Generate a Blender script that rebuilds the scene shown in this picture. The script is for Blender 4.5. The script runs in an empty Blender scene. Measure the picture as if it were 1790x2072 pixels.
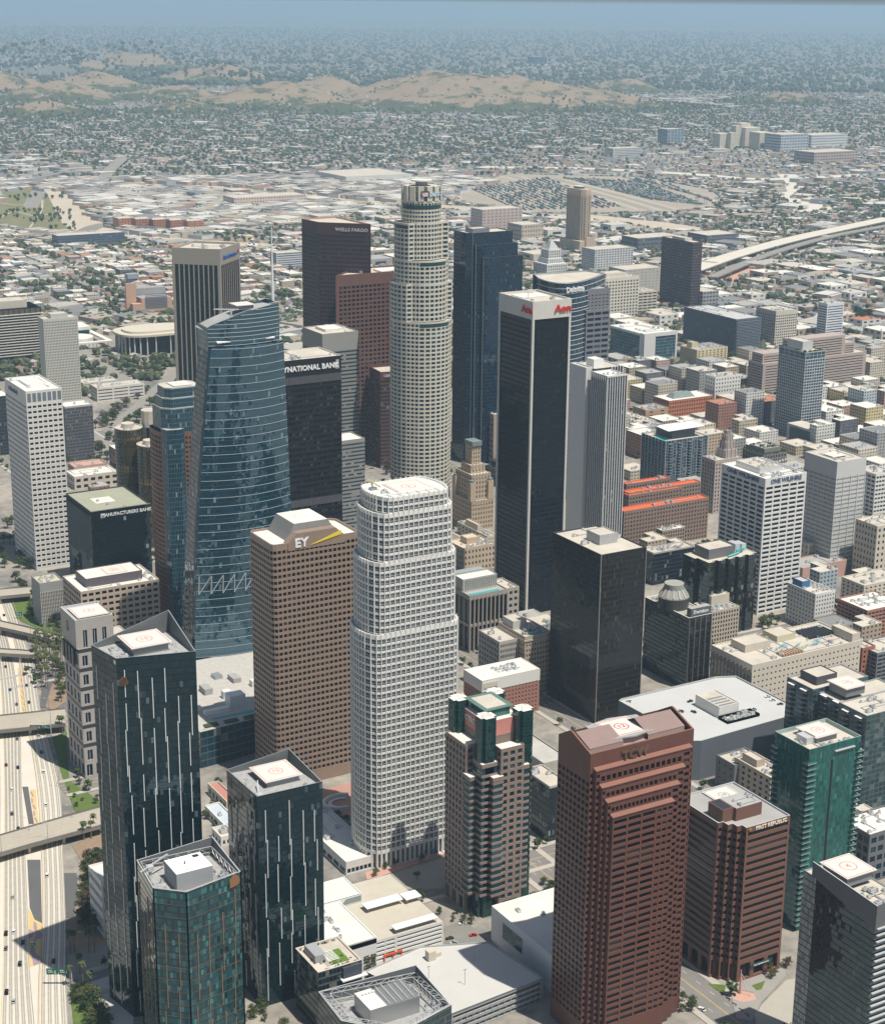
import bpy, bmesh, math, random
import numpy as np
from mathutils import Matrix, Vector
random.seed(7); RNG = np.random.default_rng(7)
SC = bpy.context.scene
COL = SC.collection
# ------------------------------------------------------------------ camera
HAZE_D = 5.6e-5
CAM = np.array([-847.2, -1464.6, 505.6])          # metres; x runs along the cross streets, y up the avenues
YAW, PIT, ROLL, FPX = math.radians(30.364), 0.2896376, 0.0088196, 3455.97   # FPX: focal length for a 1790 px wide picture
FW = np.array([math.sin(YAW)*math.cos(PIT), math.cos(YAW)*math.cos(PIT), -math.sin(PIT)])
_r = np.array([math.cos(YAW), -math.sin(YAW), 0.0]); _u = np.cross(_r, FW)
RT = math.cos(ROLL)*_r + math.sin(ROLL)*_u; UP = -math.sin(ROLL)*_r + math.cos(ROLL)*_u
cd = bpy.data.cameras.new('camera'); cam = bpy.data.objects.new('camera', cd); COL.objects.link(cam)
cam.matrix_world = Matrix(((RT[0], UP[0], -FW[0], CAM[0]), (RT[1], UP[1], -FW[1], CAM[1]), (RT[2], UP[2], -FW[2], CAM[2]), (0, 0, 0, 1)))
cd.sensor_fit = 'HORIZONTAL'; cd.sensor_width = 36; cd.lens = 36*FPX/1790; cd.clip_start = 5; cd.clip_end = 500000
SC.camera = cam
# ------------------------------------------------------------------ light
SUN_EL, SUN_AZ = math.radians(66.5), math.radians(161)   # azimuth clockwise from +y
w = bpy.data.worlds.new('World'); SC.world = w; w.use_nodes = True
wn = w.node_tree; bg = wn.nodes['Background']
sky = wn.nodes.new('ShaderNodeTexSky'); sky.sky_type = 'NISHITA'; sky.sun_disc = False
sky.sun_elevation = SUN_EL; sky.sun_rotation = SUN_AZ; sky.air_density = 1.0; sky.dust_density = 1.5; sky.ozone_density = 1.6
wn.links.new(sky.outputs[0], bg.inputs[0]); bg.inputs[1].default_value = 0.065
sl = bpy.data.lights.new('sun', 'SUN'); sl.energy = 4.9; sl.angle = math.radians(0.55); sl.color = (1.0, 0.945, 0.85)
so = bpy.data.objects.new('sun', sl); COL.objects.link(so)
sd = Vector((math.sin(SUN_AZ)*math.cos(SUN_EL), math.cos(SUN_AZ)*math.cos(SUN_EL), math.sin(SUN_EL)))
so.rotation_euler = sd.to_track_quat('Z', 'Y').to_euler(); so.location = (0, 0, 900)
vs = SC.view_settings; vs.view_transform = 'Standard'; vs.look = 'None'; vs.exposure = 0.15; vs.gamma = 1.0; vs.use_curve_mapping = False
SC.cycles.use_denoising = True
SC.cycles.max_bounces = 6; SC.cycles.diffuse_bounces = 2; SC.cycles.glossy_bounces = 3; SC.cycles.transmission_bounces = 2
SC.cycles.volume_bounces = 1; SC.cycles.caustics_reflective = False; SC.cycles.caustics_refractive = False
# ------------------------------------------------------------------ surveying: from a measured picture point to metres
def at(px, py, z=0.0):
 d = FW + RT*(px-895)/FPX - UP*(py-1036)/FPX
 return CAM + (z-CAM[2])/d[2]*d
def pr(p):
 d = np.asarray(p, float)-CAM; k = d@FW
 return 895+FPX*(d@RT)/k, 1036-FPX*(d@UP)/k
def bis(fn, a, b):
 fa = fn(a) > 0
 for _ in range(50):
  m = (a+b)/2
  if (fn(m) > 0) == fa: a = m
  else: b = m
 return (a+b)/2
def survey(fx, fy, lx=None, rx=None, H=None, by=None):   # nearest roof corner, ends of its two faces -> x, y, width, depth, height
 if H is None: H = bis(lambda h: pr([*at(fx, fy, h)[:2], 0])[1]-by, 0, 400)
 x, y, _ = at(fx, fy, H)
 wd = bis(lambda v: pr([x+v, y, H])[0]-rx, 0, 400) if rx is not None else None
 dp = bis(lambda v: pr([x, y+v, H])[0]-lx, 0, 400) if lx is not None else None
 return x, y, wd, dp, H
def zfor(x, y, py): return bis(lambda h: pr([x, y, h])[1]-py, -5, 480)
# ------------------------------------------------------------------ materials
def _mat(name):
 m = bpy.data.materials.new(name); m.use_nodes = True
 return m, m.node_tree, m.node_tree.nodes['Principled BSDF']
class NT:
 def __init__(s, nt): s.nt = nt
 def n(s, t, **k):
  o = s.nt.nodes.new(t)
  for a, b in k.items(): setattr(o, a, b)
  return o
 def put(s, sock, v):
  if hasattr(v, 'is_output') or isinstance(v, bpy.types.NodeSocket): s.nt.links.new(v, sock)
  else: sock.default_value = v
 def m(s, op, a, b=0.0, c=0.0):
  o = s.n('ShaderNodeMath', operation=op)
  s.put(o.inputs[0], a); s.put(o.inputs[1], b)
  if len(o.inputs) > 2: s.put(o.inputs[2], c)
  return o.outputs[0]
 def vm(s, op, a, b=(0, 0, 0)):
  o = s.n('ShaderNodeVectorMath', operation=op)
  s.put(o.inputs[0], a); s.put(o.inputs[1], b)
  return o.outputs[0]
 def mix(s, f, a, b):
  o = s.n('ShaderNodeMix', data_type='RGBA')
  s.put(o.inputs[0], f); s.put(o.inputs[6], a); s.put(o.inputs[7], b)
  return o.outputs[2]
 def noise(s, scale, vec=None, detail=3, rough=0.55):
  o = s.n('ShaderNodeTexNoise'); o.inputs['Scale'].default_value = scale; o.inputs['Detail'].default_value = detail; o.inputs['Roughness'].default_value = rough
  if vec is not None: s.nt.links.new(vec, o.inputs['Vector'])
  return o
 def pos(s): return s.n('ShaderNodeNewGeometry').outputs['Position']
 def ramp(s, f, lo, hi): # remap 0..1 clamped
  o = s.n('ShaderNodeMapRange'); s.put(o.inputs[0], f); o.inputs[1].default_value = lo; o.inputs[2].default_value = hi
  return o.outputs[0]
def c4(c): return (c[0], c[1], c[2], 1.0)
_MC = {}
def plain(name, col, rough=0.75, var=0.14, scale=0.12, metal=0.0, streak=0.0, spec=0.3):
 if name in _MC: return _MC[name]
 m, nt, b = _mat(name); g = NT(nt)
 p = g.pos(); nz = g.noise(scale, p, 4)
 f = g.m('SUBTRACT', nz.outputs[0], 0.5)
 fine = g.noise(scale*14, p, 2)
 f = g.m('ADD', f, g.m('MULTIPLY', g.m('SUBTRACT', fine.outputs[0], 0.5), 0.5))
 if streak:
  mp = g.n('ShaderNodeMapping'); mp.inputs['Scale'].default_value = (1.1, 1.1, 0.035); nt.links.new(p, mp.inputs[0])
  st = g.noise(0.9, mp.outputs[0], 3)
  f = g.m('ADD', f, g.m('MULTIPLY', g.m('SUBTRACT', st.outputs[0], 0.5), streak*4))
 k = g.m('ADD', 1.0, g.m('MULTIPLY', f, var*2.2))
 mul = g.n('ShaderNodeVectorMath', operation='SCALE'); mul.inputs[0].default_value = col[:3]; nt.links.new(k, mul.inputs['Scale'])
 nt.links.new(mul.outputs[0], b.inputs['Base Color'])
 b.inputs['Roughness'].default_value = rough; b.inputs['Metallic'].default_value = metal; b.inputs['Specular IOR Level'].default_value = spec
 _MC[name] = m; return m
def glass(name, col, ior=1.9, rough=0.06, jit=0.012, blind=0.08, bcol=(0.35, 0.36, 0.34)):
 if name in _MC: return _MC[name]
 m, nt, b = _mat(name); g = NT(nt)
 uv = g.n('ShaderNodeUVMap').outputs[0]
 oi = g.n('ShaderNodeObjectInfo').outputs['Random']
 cb = g.n('ShaderNodeCombineXYZ'); nt.links.new(oi, cb.inputs[2])
 wn_ = g.n('ShaderNodeTexWhiteNoise', noise_dimensions='3D')
 nt.links.new(g.vm('ADD', g.vm('FLOOR', uv), cb.outputs[0]), wn_.inputs[0])
 r = wn_.outputs[0]
 f = g.m('MULTIPLY', g.m('GREATER_THAN', r, 1-blind), g.m('FRACT', g.m('MULTIPLY', r, 37.0)))
 var = g.m('ADD', 0.55, g.m('MULTIPLY', g.m('FRACT', g.m('MULTIPLY', r, 91.0)), 0.9))
 sc = g.n('ShaderNodeVectorMath', operation='SCALE'); sc.inputs[0].default_value = col[:3]; nt.links.new(var, sc.inputs['Scale'])
 nt.links.new(g.mix(f, sc.outputs[0], c4(bcol)), b.inputs['Base Color'])
 ior = 1+(ior-1)*.72; b.inputs['Roughness'].default_value = rough; b.inputs['IOR'].default_value = ior; b.inputs['Specular Tint'].default_value = (.58, .82, 1, 1)
 if jit:
  geo = g.n('ShaderNodeNewGeometry')
  j = g.vm('SUBTRACT', wn_.outputs[1], (0.5, 0.5, 0.5))
  s_ = g.n('ShaderNodeVectorMath', operation='SCALE'); nt.links.new(j, s_.inputs[0]); s_.inputs['Scale'].default_value = jit*2
  nt.links.new(g.vm('NORMALIZE', g.vm('ADD', geo.outputs['Normal'], s_.outputs[0])), b.inputs['Normal'])
 _MC[name] = m; return m
def cells(name, wall, gl, fx=0.7, fz=0.6, ior=1.9, grough=0.06, jit=0.012, wrough=0.6, blind=0.1, bcol=(0.3, 0.31, 0.3), wave=0.0, wvar=0.12, gvar=0.8, wmetal=0.0):
 """a wall whose UV counts bays and storeys: one pane per unit cell"""
 if name in _MC: return _MC[name]
 m, nt, b = _mat(name); g = NT(nt)
 ior = 1+(ior-1)*.72
 uv = g.n('ShaderNodeUVMap').outputs[0]
 sx = g.n('ShaderNodeSeparateXYZ'); nt.links.new(uv, sx.inputs[0])
 u = g.m('ABSOLUTE', g.m('SUBTRACT', g.m('FRACT', sx.outputs[0]), 0.5)); v = g.m('ABSOLUTE', g.m('SUBTRACT', g.m('FRACT', sx.outputs[1]), 0.5))
 mask = g.m('MULTIPLY', g.m('LESS_THAN', u, fx/2), g.m('LESS_THAN', v, fz/2))
 wn_ = g.n('ShaderNodeTexWhiteNoise', noise_dimensions='3D')
 loc = g.n('ShaderNodeObjectInfo').outputs['Location']
 nt.links.new(g.vm('ADD', g.vm('FLOOR', uv), g.vm('FLOOR', loc)), wn_.inputs[0]); r = wn_.outputs[0]
 f = g.m('MULTIPLY', g.m('GREATER_THAN', r, 1-blind), g.m('FRACT', g.m('MULTIPLY', r, 37.0)))
 var = g.m('ADD', 1-gvar/2, g.m('MULTIPLY', g.m('FRACT', g.m('MULTIPLY', r, 91.0)), gvar))
 sc = g.n('ShaderNodeVectorMath', operation='SCALE'); sc.inputs[0].default_value = gl[:3]; nt.links.new(var, sc.inputs['Scale'])
 gcol = g.mix(f, sc.outputs[0], c4(bcol))
 p = g.pos(); nz = g.noise(0.07, p, 4)
 wk = g.m('ADD', 1.0, g.m('MULTIPLY', g.m('SUBTRACT', nz.outputs[0], 0.5), wvar*2.4))
 ws = g.n('ShaderNodeVectorMath', operation='SCALE'); ws.inputs[0].default_value = wall[:3]; nt.links.new(wk, ws.inputs['Scale'])
 nt.links.new(g.mix(mask, ws.outputs[0], gcol), b.inputs['Base Color'])
 nt.links.new(g.m('ADD', wrough, g.m('MULTIPLY', mask, grough-wrough)), b.inputs['Roughness'])
 nt.links.new(g.m('ADD', 1.3, g.m('MULTIPLY', mask, ior-1.3)), b.inputs['IOR'])
 b.inputs['Specular Tint'].default_value = (.58, .82, 1, 1)
 if wmetal: nt.links.new(g.m('MULTIPLY', g.m('SUBTRACT', 1.0, mask), wmetal), b.inputs['Metallic'])
 geo = g.n('ShaderNodeNewGeometry')
 j = g.vm('SUBTRACT', wn_.outputs[1], (0.5, 0.5, 0.5))
 s_ = g.n('ShaderNodeVectorMath', operation='SCALE'); nt.links.new(j, s_.inputs[0]); nt.links.new(g.m('MULTIPLY', mask, jit*2), s_.inputs['Scale'])
 nrm = g.vm('ADD', geo.outputs['Normal'], s_.outputs[0])
 if wave:
  nw = g.noise(0.16, p, 2); jw = g.vm('SUBTRACT', nw.outputs[1], (0.5, 0.5, 0.5))
  s2 = g.n('ShaderNodeVectorMath', operation='SCALE'); nt.links.new(jw, s2.inputs[0]); nt.links.new(g.m('MULTIPLY', mask, wave), s2.inputs['Scale'])
  nrm = g.vm('ADD', nrm, s2.outputs[0])
 nt.links.new(g.vm('NORMALIZE', nrm), b.inputs['Normal'])
 _MC[name] = m; return m
# ------------------------------------------------------------------ mesh building
class MB:
 def __init__(s): s.q = []; s.p = []; s.n = 0
 def quads(s, P, mat=0, uv=None):
  P = np.asarray(P, float).reshape(-1, 4, 3)
  if uv is None: uv = np.zeros((len(P), 4, 2))
  s.q.append((P, mat, np.asarray(uv, float).reshape(-1, 4, 2)))
 def poly(s, pts, mat=0): s.p.append((np.asarray(pts, float), mat))
 def wall(s, a, b, z0, z1, mat=0, nb=1, nf=1):
  s.quads([[(a[0], a[1], z0), (b[0], b[1], z0), (b[0], b[1], z1), (a[0], a[1], z1)]], mat, [[(0, 0), (nb, 0), (nb, nf), (0, nf)]])
 def box(s, x0, y0, z0, x1, y1, z1, mat=0, top=None, bottom=False):
  c = [(x0, y0), (x1, y0), (x1, y1), (x0, y1)]
  s.prism(c, z0, z1, mat, top, bottom)
 def prism(s, c, z0, z1, mat=0, top=None, bottom=False):
  n = len(c)
  for i in range(n): s.wall(c[i], c[(i+1) % n], z0, z1, mat)
  s.poly([(x, y, z1) for x, y in c], mat if top is None else top)
  if bottom: s.poly([(x, y, z0) for x, y in reversed(c)], mat)
 def bar(s, a, b, r, mat=0, n=4):
  a = np.asarray(a, float); b = np.asarray(b, float); d = b-a; L = np.linalg.norm(d)
  if L < 1e-6: return
  d /= L; h = np.array([0, 0, 1.0]) if abs(d[2]) < 0.9 else np.array([1.0, 0, 0])
  e = np.cross(d, h); e /= np.linalg.norm(e); f = np.cross(d, e)
  ra, rb = (r, r) if np.isscalar(r) else r
  t = [math.pi*2*(k+.5)/n for k in range(n)]
  A = [a+ra*(math.cos(x)*e+math.sin(x)*f) for x in t]; B = [b+rb*(math.cos(x)*e+math.sin(x)*f) for x in t]
  s.quads([[A[k], B[k], B[(k+1) % n], A[(k+1) % n]] for k in range(n)], mat)
  s.poly(A, mat); s.poly(B[::-1], mat)
 def build(s, name, mats, parent=None, smooth=False, origin=None):
  V, LS, LT, MI, UV, LV = [], [], [], [], [], []
  off = 0; lo = 0
  for P, mat, uv in s.q:
   n = len(P); V.append(P.reshape(-1, 3)); UV.append(uv.reshape(-1, 2))
   LV.append(np.arange(off, off+4*n)); LS.append(lo+4*np.arange(n)); LT.append(np.full(n, 4)); MI.append(np.full(n, mat))
   off += 4*n; lo += 4*n
  for pts, mat in s.p:
   n = len(pts); V.append(pts); UV.append(np.zeros((n, 2))); LV.append(np.arange(off, off+n)); LS.append(np.array([lo])); LT.append(np.array([n])); MI.append(np.array([mat]))
   off += n; lo += n
  me = bpy.data.meshes.new(name)
  if off:
   V = np.concatenate(V).astype(np.float32)
   o = np.zeros(3, np.float32)
   if parent is not None: o = np.array(parent['_o'], np.float32)
   elif origin is not None: o = np.array(origin, np.float32)
   V = V-o
   me.vertices.add(len(V)); me.vertices.foreach_set('co', V.ravel())
   me.loops.add(lo); me.loops.foreach_set('vertex_index', np.concatenate(LV).astype(np.int32))
   ls = np.concatenate(LS).astype(np.int32)
   me.polygons.add(len(ls)); me.polygons.foreach_set('loop_start', ls); me.polygons.foreach_set('loop_total', np.concatenate(LT).astype(np.int32))
   me.polygons.foreach_set('material_index', np.concatenate(MI).astype(np.int32))
   ul = me.uv_layers.new(name='UVMap'); ul.data.foreach_set('uv', np.concatenate(UV).astype(np.float32).ravel())
   me.update(calc_edges=True)
   if smooth: me.polygons.foreach_set('use_smooth', np.ones(len(ls), bool))
  for m in (mats if isinstance(mats, (list, tuple)) else [mats]): me.materials.append(m)
  ob = bpy.data.objects.new(name, me); COL.objects.link(ob)
  if parent is not None:
   ob.parent = parent; ob['_o'] = list(parent['_o'])
  elif origin is not None: ob.location = origin; ob['_o'] = list(origin)
  else: ob['_o'] = [0, 0, 0]
  return ob
def tag(o, label=None, cat=None, group=None, kind=None):
 if label: o['label'] = label
 if cat: o['category'] = cat
 if group: o['group'] = group
 if kind: o['kind'] = kind
 return o
def thing(name, label, cat, loc, group=None):
 o = bpy.data.objects.new(name, None); COL.objects.link(o); o.location = loc; o.empty_display_size = 1; o['_o'] = [float(v) for v in loc]
 return tag(o, label, cat, group)
def struct(mb, name, mats): return tag(mb.build(name, mats), kind='structure')
def inst(name, me, parent, loc, rz=0.0, sc=(1, 1, 1)):   # a mesh shared by several parts, placed in world metres
 o = bpy.data.objects.new(name, me); COL.objects.link(o)
 po = parent['_o'] if parent is not None else (0, 0, 0)
 o.location = (loc[0]-po[0], loc[1]-po[1], loc[2]-po[2]); o.rotation_euler = (0, 0, rz); o.scale = sc
 o['_o'] = [float(v) for v in loc]
 if parent is not None: o.parent = parent
 return o
# ------------------------------------------------------------------ facades
def facade(W, G, a, b, z0, z1, nb, nf, fx=0.7, fz=0.6, rec=0.5, mx=0.0, mt=0.0, mb=0.0, mat=0, flat=False, lift=0.5):
 """pierced wall from a to b (outside on the right hand); window openings go to the list G"""
 a = np.array(a, float); b = np.array(b, float); L = np.linalg.norm(b-a); t = (b-a)/L; nrm = np.array([t[1], -t[0]])
 if mt > 0: W.wall(a, b, z1-mt, z1, mat)
 if mb > 0: W.wall(a, b, z0, z0+mb, mat)
 if mx > 0:
  W.wall(a, a+t*mx, z0+mb, z1-mt, mat); W.wall(b-t*mx, b, z0+mb, z1-mt, mat)
 A = a+t*mx; l = (L-2*mx)/nb; h = (z1-mt-z0-mb)/nf
 i, j = np.meshgrid(np.arange(nb), np.arange(nf), indexing='ij'); i = i.ravel(); j = j.ravel()
 u0 = i*l; u1 = u0+l; v0 = z0+mb+j*h; v1 = v0+h
 a0 = u0+l*(1-fx)/2; a1 = u1-l*(1-fx)/2; b0 = v0+h*(1-fz)*lift; b1 = b0+h*fz
 def P(u, v, d=0.0):
  return np.stack([A[0]+t[0]*u-nrm[0]*d, A[1]+t[1]*u-nrm[1]*d, v], -1)
 def Q(c): return np.stack(c, 1)
 o = [P(u0, v0), P(u1, v0), P(u1, v1), P(u0, v1)]; q = [P(a0, b0), P(a1, b0), P(a1, b1), P(a0, b1)]
 for k in range(4):
  if fx >= .999 and k in (1, 3): continue
  W.quads(Q([o[k], o[(k+1) % 4], q[(k+1) % 4], q[k]]), mat)
 r = [P(a0, b0, rec), P(a1, b0, rec), P(a1, b1, rec), P(a0, b1, rec)]
 if rec and not flat:
  for k in range(4): W.quads(Q([q[k], q[(k+1) % 4], r[(k+1) % 4], r[k]]), mat)
 else: r = [P(a0, b0, 0.02), P(a1, b0, 0.02), P(a1, b1, 0.02), P(a0, b1, 0.02)]
 G.append((Q(r), nrm, math.atan2(t[1], t[0])))
_wmesh = {}
def window_mesh(w, h, gm, frame=None, bars=(0, 0)):
 k = (round(w, 2), round(h, 2), gm.name, frame.name if frame else '', bars)
 if k in _wmesh: return _wmesh[k]
 mb = MB(); x, z = w/2, h/2
 mb.quads([[(-x, 0, -z), (x, 0, -z), (x, 0, z), (-x, 0, z)]], 0, [[(.5, .5)]*4])
 if frame:
  f = 0.09
  def strip(x0, x1, z0, z1): mb.quads([[(x0, -.05, z0), (x1, -.05, z0), (x1, -.05, z1), (x0, -.05, z1)]], 1)
  for q in range(bars[0]): c = -x+w*(q+1)/(bars[0]+1); strip(c-f, c+f, -z, z)
  for q in range(bars[1]): c = -z+h*(q+1)/(bars[1]+1.6); strip(-x, x, c-f, c+f)
 o = mb.build('window', [gm]+([frame] if frame else [])); me = o.data; bpy.data.objects.remove(o)
 _wmesh[k] = me; return me
def windows(root, G, gm, nobj=100, frame=None, bars=(0, 0), name='window', fmat=None):
 """the nearest openings in view become window objects of their own, the others one mesh"""
 if not G: return
 Qs = np.concatenate([g[0] for g in G]); N = np.concatenate([np.repeat(g[1][None], len(g[0]), 0) for g in G]); R = np.concatenate([np.full(len(g[0]), g[2]) for g in G])
 c = Qs.mean(1); d = CAM[None]-c
 facing = (d[:, :2]*N).sum(1) > 0
 dist = np.linalg.norm(d, axis=1)+np.where(facing, 0, 1e6)
 order = np.argsort(dist); nf = int(facing.sum())
 pick = order[:min(nobj, nf)]; rest = np.setdiff1d(np.arange(len(Qs)), pick)
 for k in pick:
  q = Qs[k]; w = np.linalg.norm(q[1]-q[0]); h = q[2][2]-q[1][2]
  inst(name, window_mesh(w, h, gm, frame, bars), root, c[k], R[k])
 if len(rest):
  m = MB(); ids = RNG.random((len(rest), 1, 2))*500
  m.quads(Qs[rest], 0, np.repeat(np.floor(ids)+.5, 4, 1))
  if frame:
   q = Qs[rest]; n3 = np.concatenate([N[rest], np.zeros((len(rest), 1))], 1)*0.05
   ex = q[:, 1]-q[:, 0]; ez = q[:, 3]-q[:, 0]; lw = np.linalg.norm(ex, axis=1)[:, None]; lh = np.linalg.norm(ez, axis=1)[:, None]
   for t_ in range(bars[0]):
    s = (t_+1)/(bars[0]+1); A = q[:, 0]+ex*(s-.09/lw)+n3; B = q[:, 0]+ex*(s+.09/lw)+n3
    m.quads(np.stack([A, B, B+ez, A+ez], 1), 1)
   for t_ in range(bars[1]):
    s = (t_+1)/(bars[1]+1.6); A = q[:, 0]+ez*(s-.09/lh)+n3; B = q[:, 0]+ez*(s+.09/lh)+n3
    m.quads(np.stack([A, A+ex, B+ex, B], 1), 1)
  o = m.build(name+'s', [gm]+([frame] if frame else []), root); o['kind'] = 'stuff'
def inset(c, t):
 c = [np.array(p[:2], float) for p in c]; n = len(c); out = []
 for i in range(n):
  a, b, d = c[i-1], c[i], c[(i+1) % n]
  e1 = (b-a)/max(1e-9, np.linalg.norm(b-a)); e2 = (d-b)/max(1e-9, np.linalg.norm(d-b))
  n1 = np.array([-e1[1], e1[0]]); n2 = np.array([-e2[1], e2[0]])
  k = n1+n2; k = k/max(0.3, 1+n1@n2); out.append(b+k*t)
 return out
def roof(root, c, z, mat, cap=None, t=0.6, drop=1.1, name='roof'):
 W = MB(); n = len(c); i = inset(c, t)
 for k in range(n):
  a, b, p, q = c[k], c[(k+1) % n], i[k], i[(k+1) % n]
  W.quads([[(*a, z), (*b, z), (*q, z), (*p, z)]], 1)
  W.quads([[(*p, z), (*q, z), (*q, z-drop), (*p, z-drop)]], 1)
 W.poly([(*p, z-drop) for p in i], 0)
 return W.build(name, [mat, cap or mat], root)
def rect(x, y, w, d): return [(x, y), (x+w, y), (x+w, y+d), (x, y+d)]
# ------------------------------------------------------------------ shared materials
ROOFW = plain('roof_white', (0.70, 0.675, 0.61), 0.85, 0.16, 0.06)
ROOFC = plain('roof_cream', (0.53, 0.485, 0.41), 0.9, 0.24, 0.06)
ROOFG = plain('roof_grey', (0.36, 0.355, 0.34), 0.9, 0.24, 0.06)
ROOFD = plain('roof_dark', (0.17, 0.17, 0.17), 0.9, 0.2, 0.1)
CONC = plain('concrete', (0.50, 0.47, 0.41), 0.9, 0.16, 0.1, streak=0.08)
WHITE = plain('white_paint', (0.80, 0.80, 0.78), 0.5, 0.05)
LIGHTM = plain('light_metal', (0.62, 0.63, 0.63), 0.4, 0.08, metal=0.3)
STEEL = plain('steel', (0.42, 0.45, 0.46), 0.4, 0.1, metal=0.5)
GREYM = plain('grey_metal', (0.27, 0.29, 0.30), 0.5, 0.12, metal=0.3)
DARKM = plain('dark_metal', (0.035, 0.038, 0.042), 0.45, 0.15)
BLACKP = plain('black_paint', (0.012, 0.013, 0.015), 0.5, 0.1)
RED = plain('red_paint', (0.50, 0.035, 0.03), 0.5, 0.05)
FADED = plain('faded_red_paint', (0.62, 0.30, 0.27), 0.7, 0.1)
PADC = plain('pad_concrete', (0.66, 0.63, 0.57), 0.8, 0.07, 0.2)
ORANGE = plain('orange_paint', (0.75, 0.12, 0.03), 0.5, 0.05)
GREENS = plain('sign_green', (0.004, 0.13, 0.075), 0.5, 0.05)
YELLOW = plain('yellow_paint', (0.80, 0.60, 0.03), 0.5, 0.05)
WATER = glass('pool_water', (0.05, 0.42, 0.42), 1.33, 0.05, 0.0, 0.0)
GRASS = plain('grass', (0.10, 0.15, 0.035), 0.95, 0.35, 0.3)
SHRUB = plain('shrub_leaves', (0.045, 0.075, 0.022), 0.95, 0.35, 0.5)
SOIL = plain('dry_soil', (0.27, 0.20, 0.135), 0.95, 0.25, 0.15)
WINB = glass('window_blue', (0.006, 0.015, 0.034), 1.45, 0.06, 0.012, 0.22, (0.10, 0.11, 0.12))
WINK = glass('window_black', (0.006, 0.007, 0.010), 1.42, 0.08, 0.012, 0.25, (0.075, 0.066, 0.058))
WING = glass('window_green', (0.008, 0.045, 0.056), 1.7, 0.06, 0.018, 0.25, (0.10, 0.18, 0.18))
# ------------------------------------------------------------------ repeated small parts
def _ac(k):
 m = MB()
 if k == 0:
  m.box(-1.2, -.9, .25, 1.2, .9, 1.7, 0); m.box(-1.3, -1, 0, 1.3, 1, .25, 1)
  for s in (-.55, .55):
   ci = [(s+.45*math.cos(t*math.pi/4), .45*math.sin(t*math.pi/4)) for t in range(8)]; m.prism(ci, 1.7, 1.85, 1)
  m.box(1.2, -.5, .5, 1.5, .5, 1.2, 1)
 elif k == 1:
  m.box(-2.2, -1.1, .3, 1.2, 1.1, 2.3, 0); m.box(1.2, -.9, .3, 2.6, .9, 1.6, 1); m.box(-2.3, -1.2, 0, 2.7, 1.2, .3, 1)
  m.box(-1.6, -.7, 2.3, .3, .7, 2.55, 1)
 else:
  m.prism([(1.0*math.cos(t*math.pi/5), 1.0*math.sin(t*math.pi/5)) for t in range(10)], 0, 1.9, 0, 1)
  m.box(-1.3, -.5, 0, 1.3, .5, .7, 1); m.bar((0, 0, 1.8), (0, 0, 2.5), .25, 0, 6)
 o = m.build('air_conditioner', [LIGHTM, GREYM]); me = o.data; bpy.data.objects.remove(o); return me
ACM = [_ac(0), _ac(1), _ac(2)]
def acs(root, z, spots=None, area=None, n=0, sc=1.0, rz=0.0, poly=None, clear=()):
 if spots is None:
  spots = []; t = 0; x0, y0, x1, y1 = area
  while len(spots) < n and t < n*12:
   t += 1; p = (random.uniform(x0, x1), random.uniform(y0, y1))
   if any(a-2 < p[0] < c+2 and b-2 < p[1] < d+2 for a, b, c, d in clear): continue
   if all(math.hypot(p[0]-q[0], p[1]-q[1]) > 3.3*sc for q in spots): spots.append(p)
 if n >= 4 and len(spots) > 3:
  m = MB()
  for k in range(len(spots)//2): p, q = spots[k], spots[-1-k]; m.bar((p[0], p[1], z+.5), (q[0], p[1], z+.5), .32*sc, 0); m.bar((q[0], p[1], z+.5), (q[0], q[1], z+.5), .32*sc, 0)
  m.build('ducts', [LIGHTM], root)['kind'] = 'stuff'
 for p in spots:
  s = sc*random.uniform(.8, 1.2)
  inst('air_conditioner', random.choice(ACM), root, (p[0], p[1], z), rz+random.choice((0, math.pi/2)), (s, s, s))
def ring(m, c, r0, r1, z, mat=0, n=28):
 for k in range(n):
  a, b = 2*math.pi*k/n, 2*math.pi*(k+1)/n
  P = lambda r, t: (c[0]+r*math.cos(t), c[1]+r*math.sin(t), z)
  m.quads([[P(r0, a), P(r1, a), P(r1, b), P(r0, b)]], mat)
def lettering(text, loc, size, mat, parent, face='front', depth=0.25, name='sign_lettering', sx=1.0, align='CENTER', rot=None, bold=0.02):
 cu = bpy.data.curves.new(name, 'FONT'); cu.body = text; cu.size = size; cu.extrude = depth; cu.align_x = align; cu.align_y = 'CENTER'; cu.offset = bold*size; cu.resolution_u = 2
 cu.materials.append(mat)
 tmp = bpy.data.objects.new(name, cu); COL.objects.link(tmp); me = bpy.data.meshes.new_from_object(tmp); bpy.data.objects.remove(tmp); me.name = name
 o = bpy.data.objects.new(name, me); COL.objects.link(o)
 po = parent['_o']; o.parent = parent; o.location = (loc[0]-po[0], loc[1]-po[1], loc[2]-po[2]); o['_o'] = list(loc)
 o.rotation_euler = rot if rot else {'front': (math.pi/2, 0, 0), 'left': (math.pi/2, 0, -math.pi/2), 'flat': (0, 0, 0), 'flat_left': (0, 0, -math.pi/2)}[face]
 o.scale = (sx, 1, 1); return o
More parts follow.
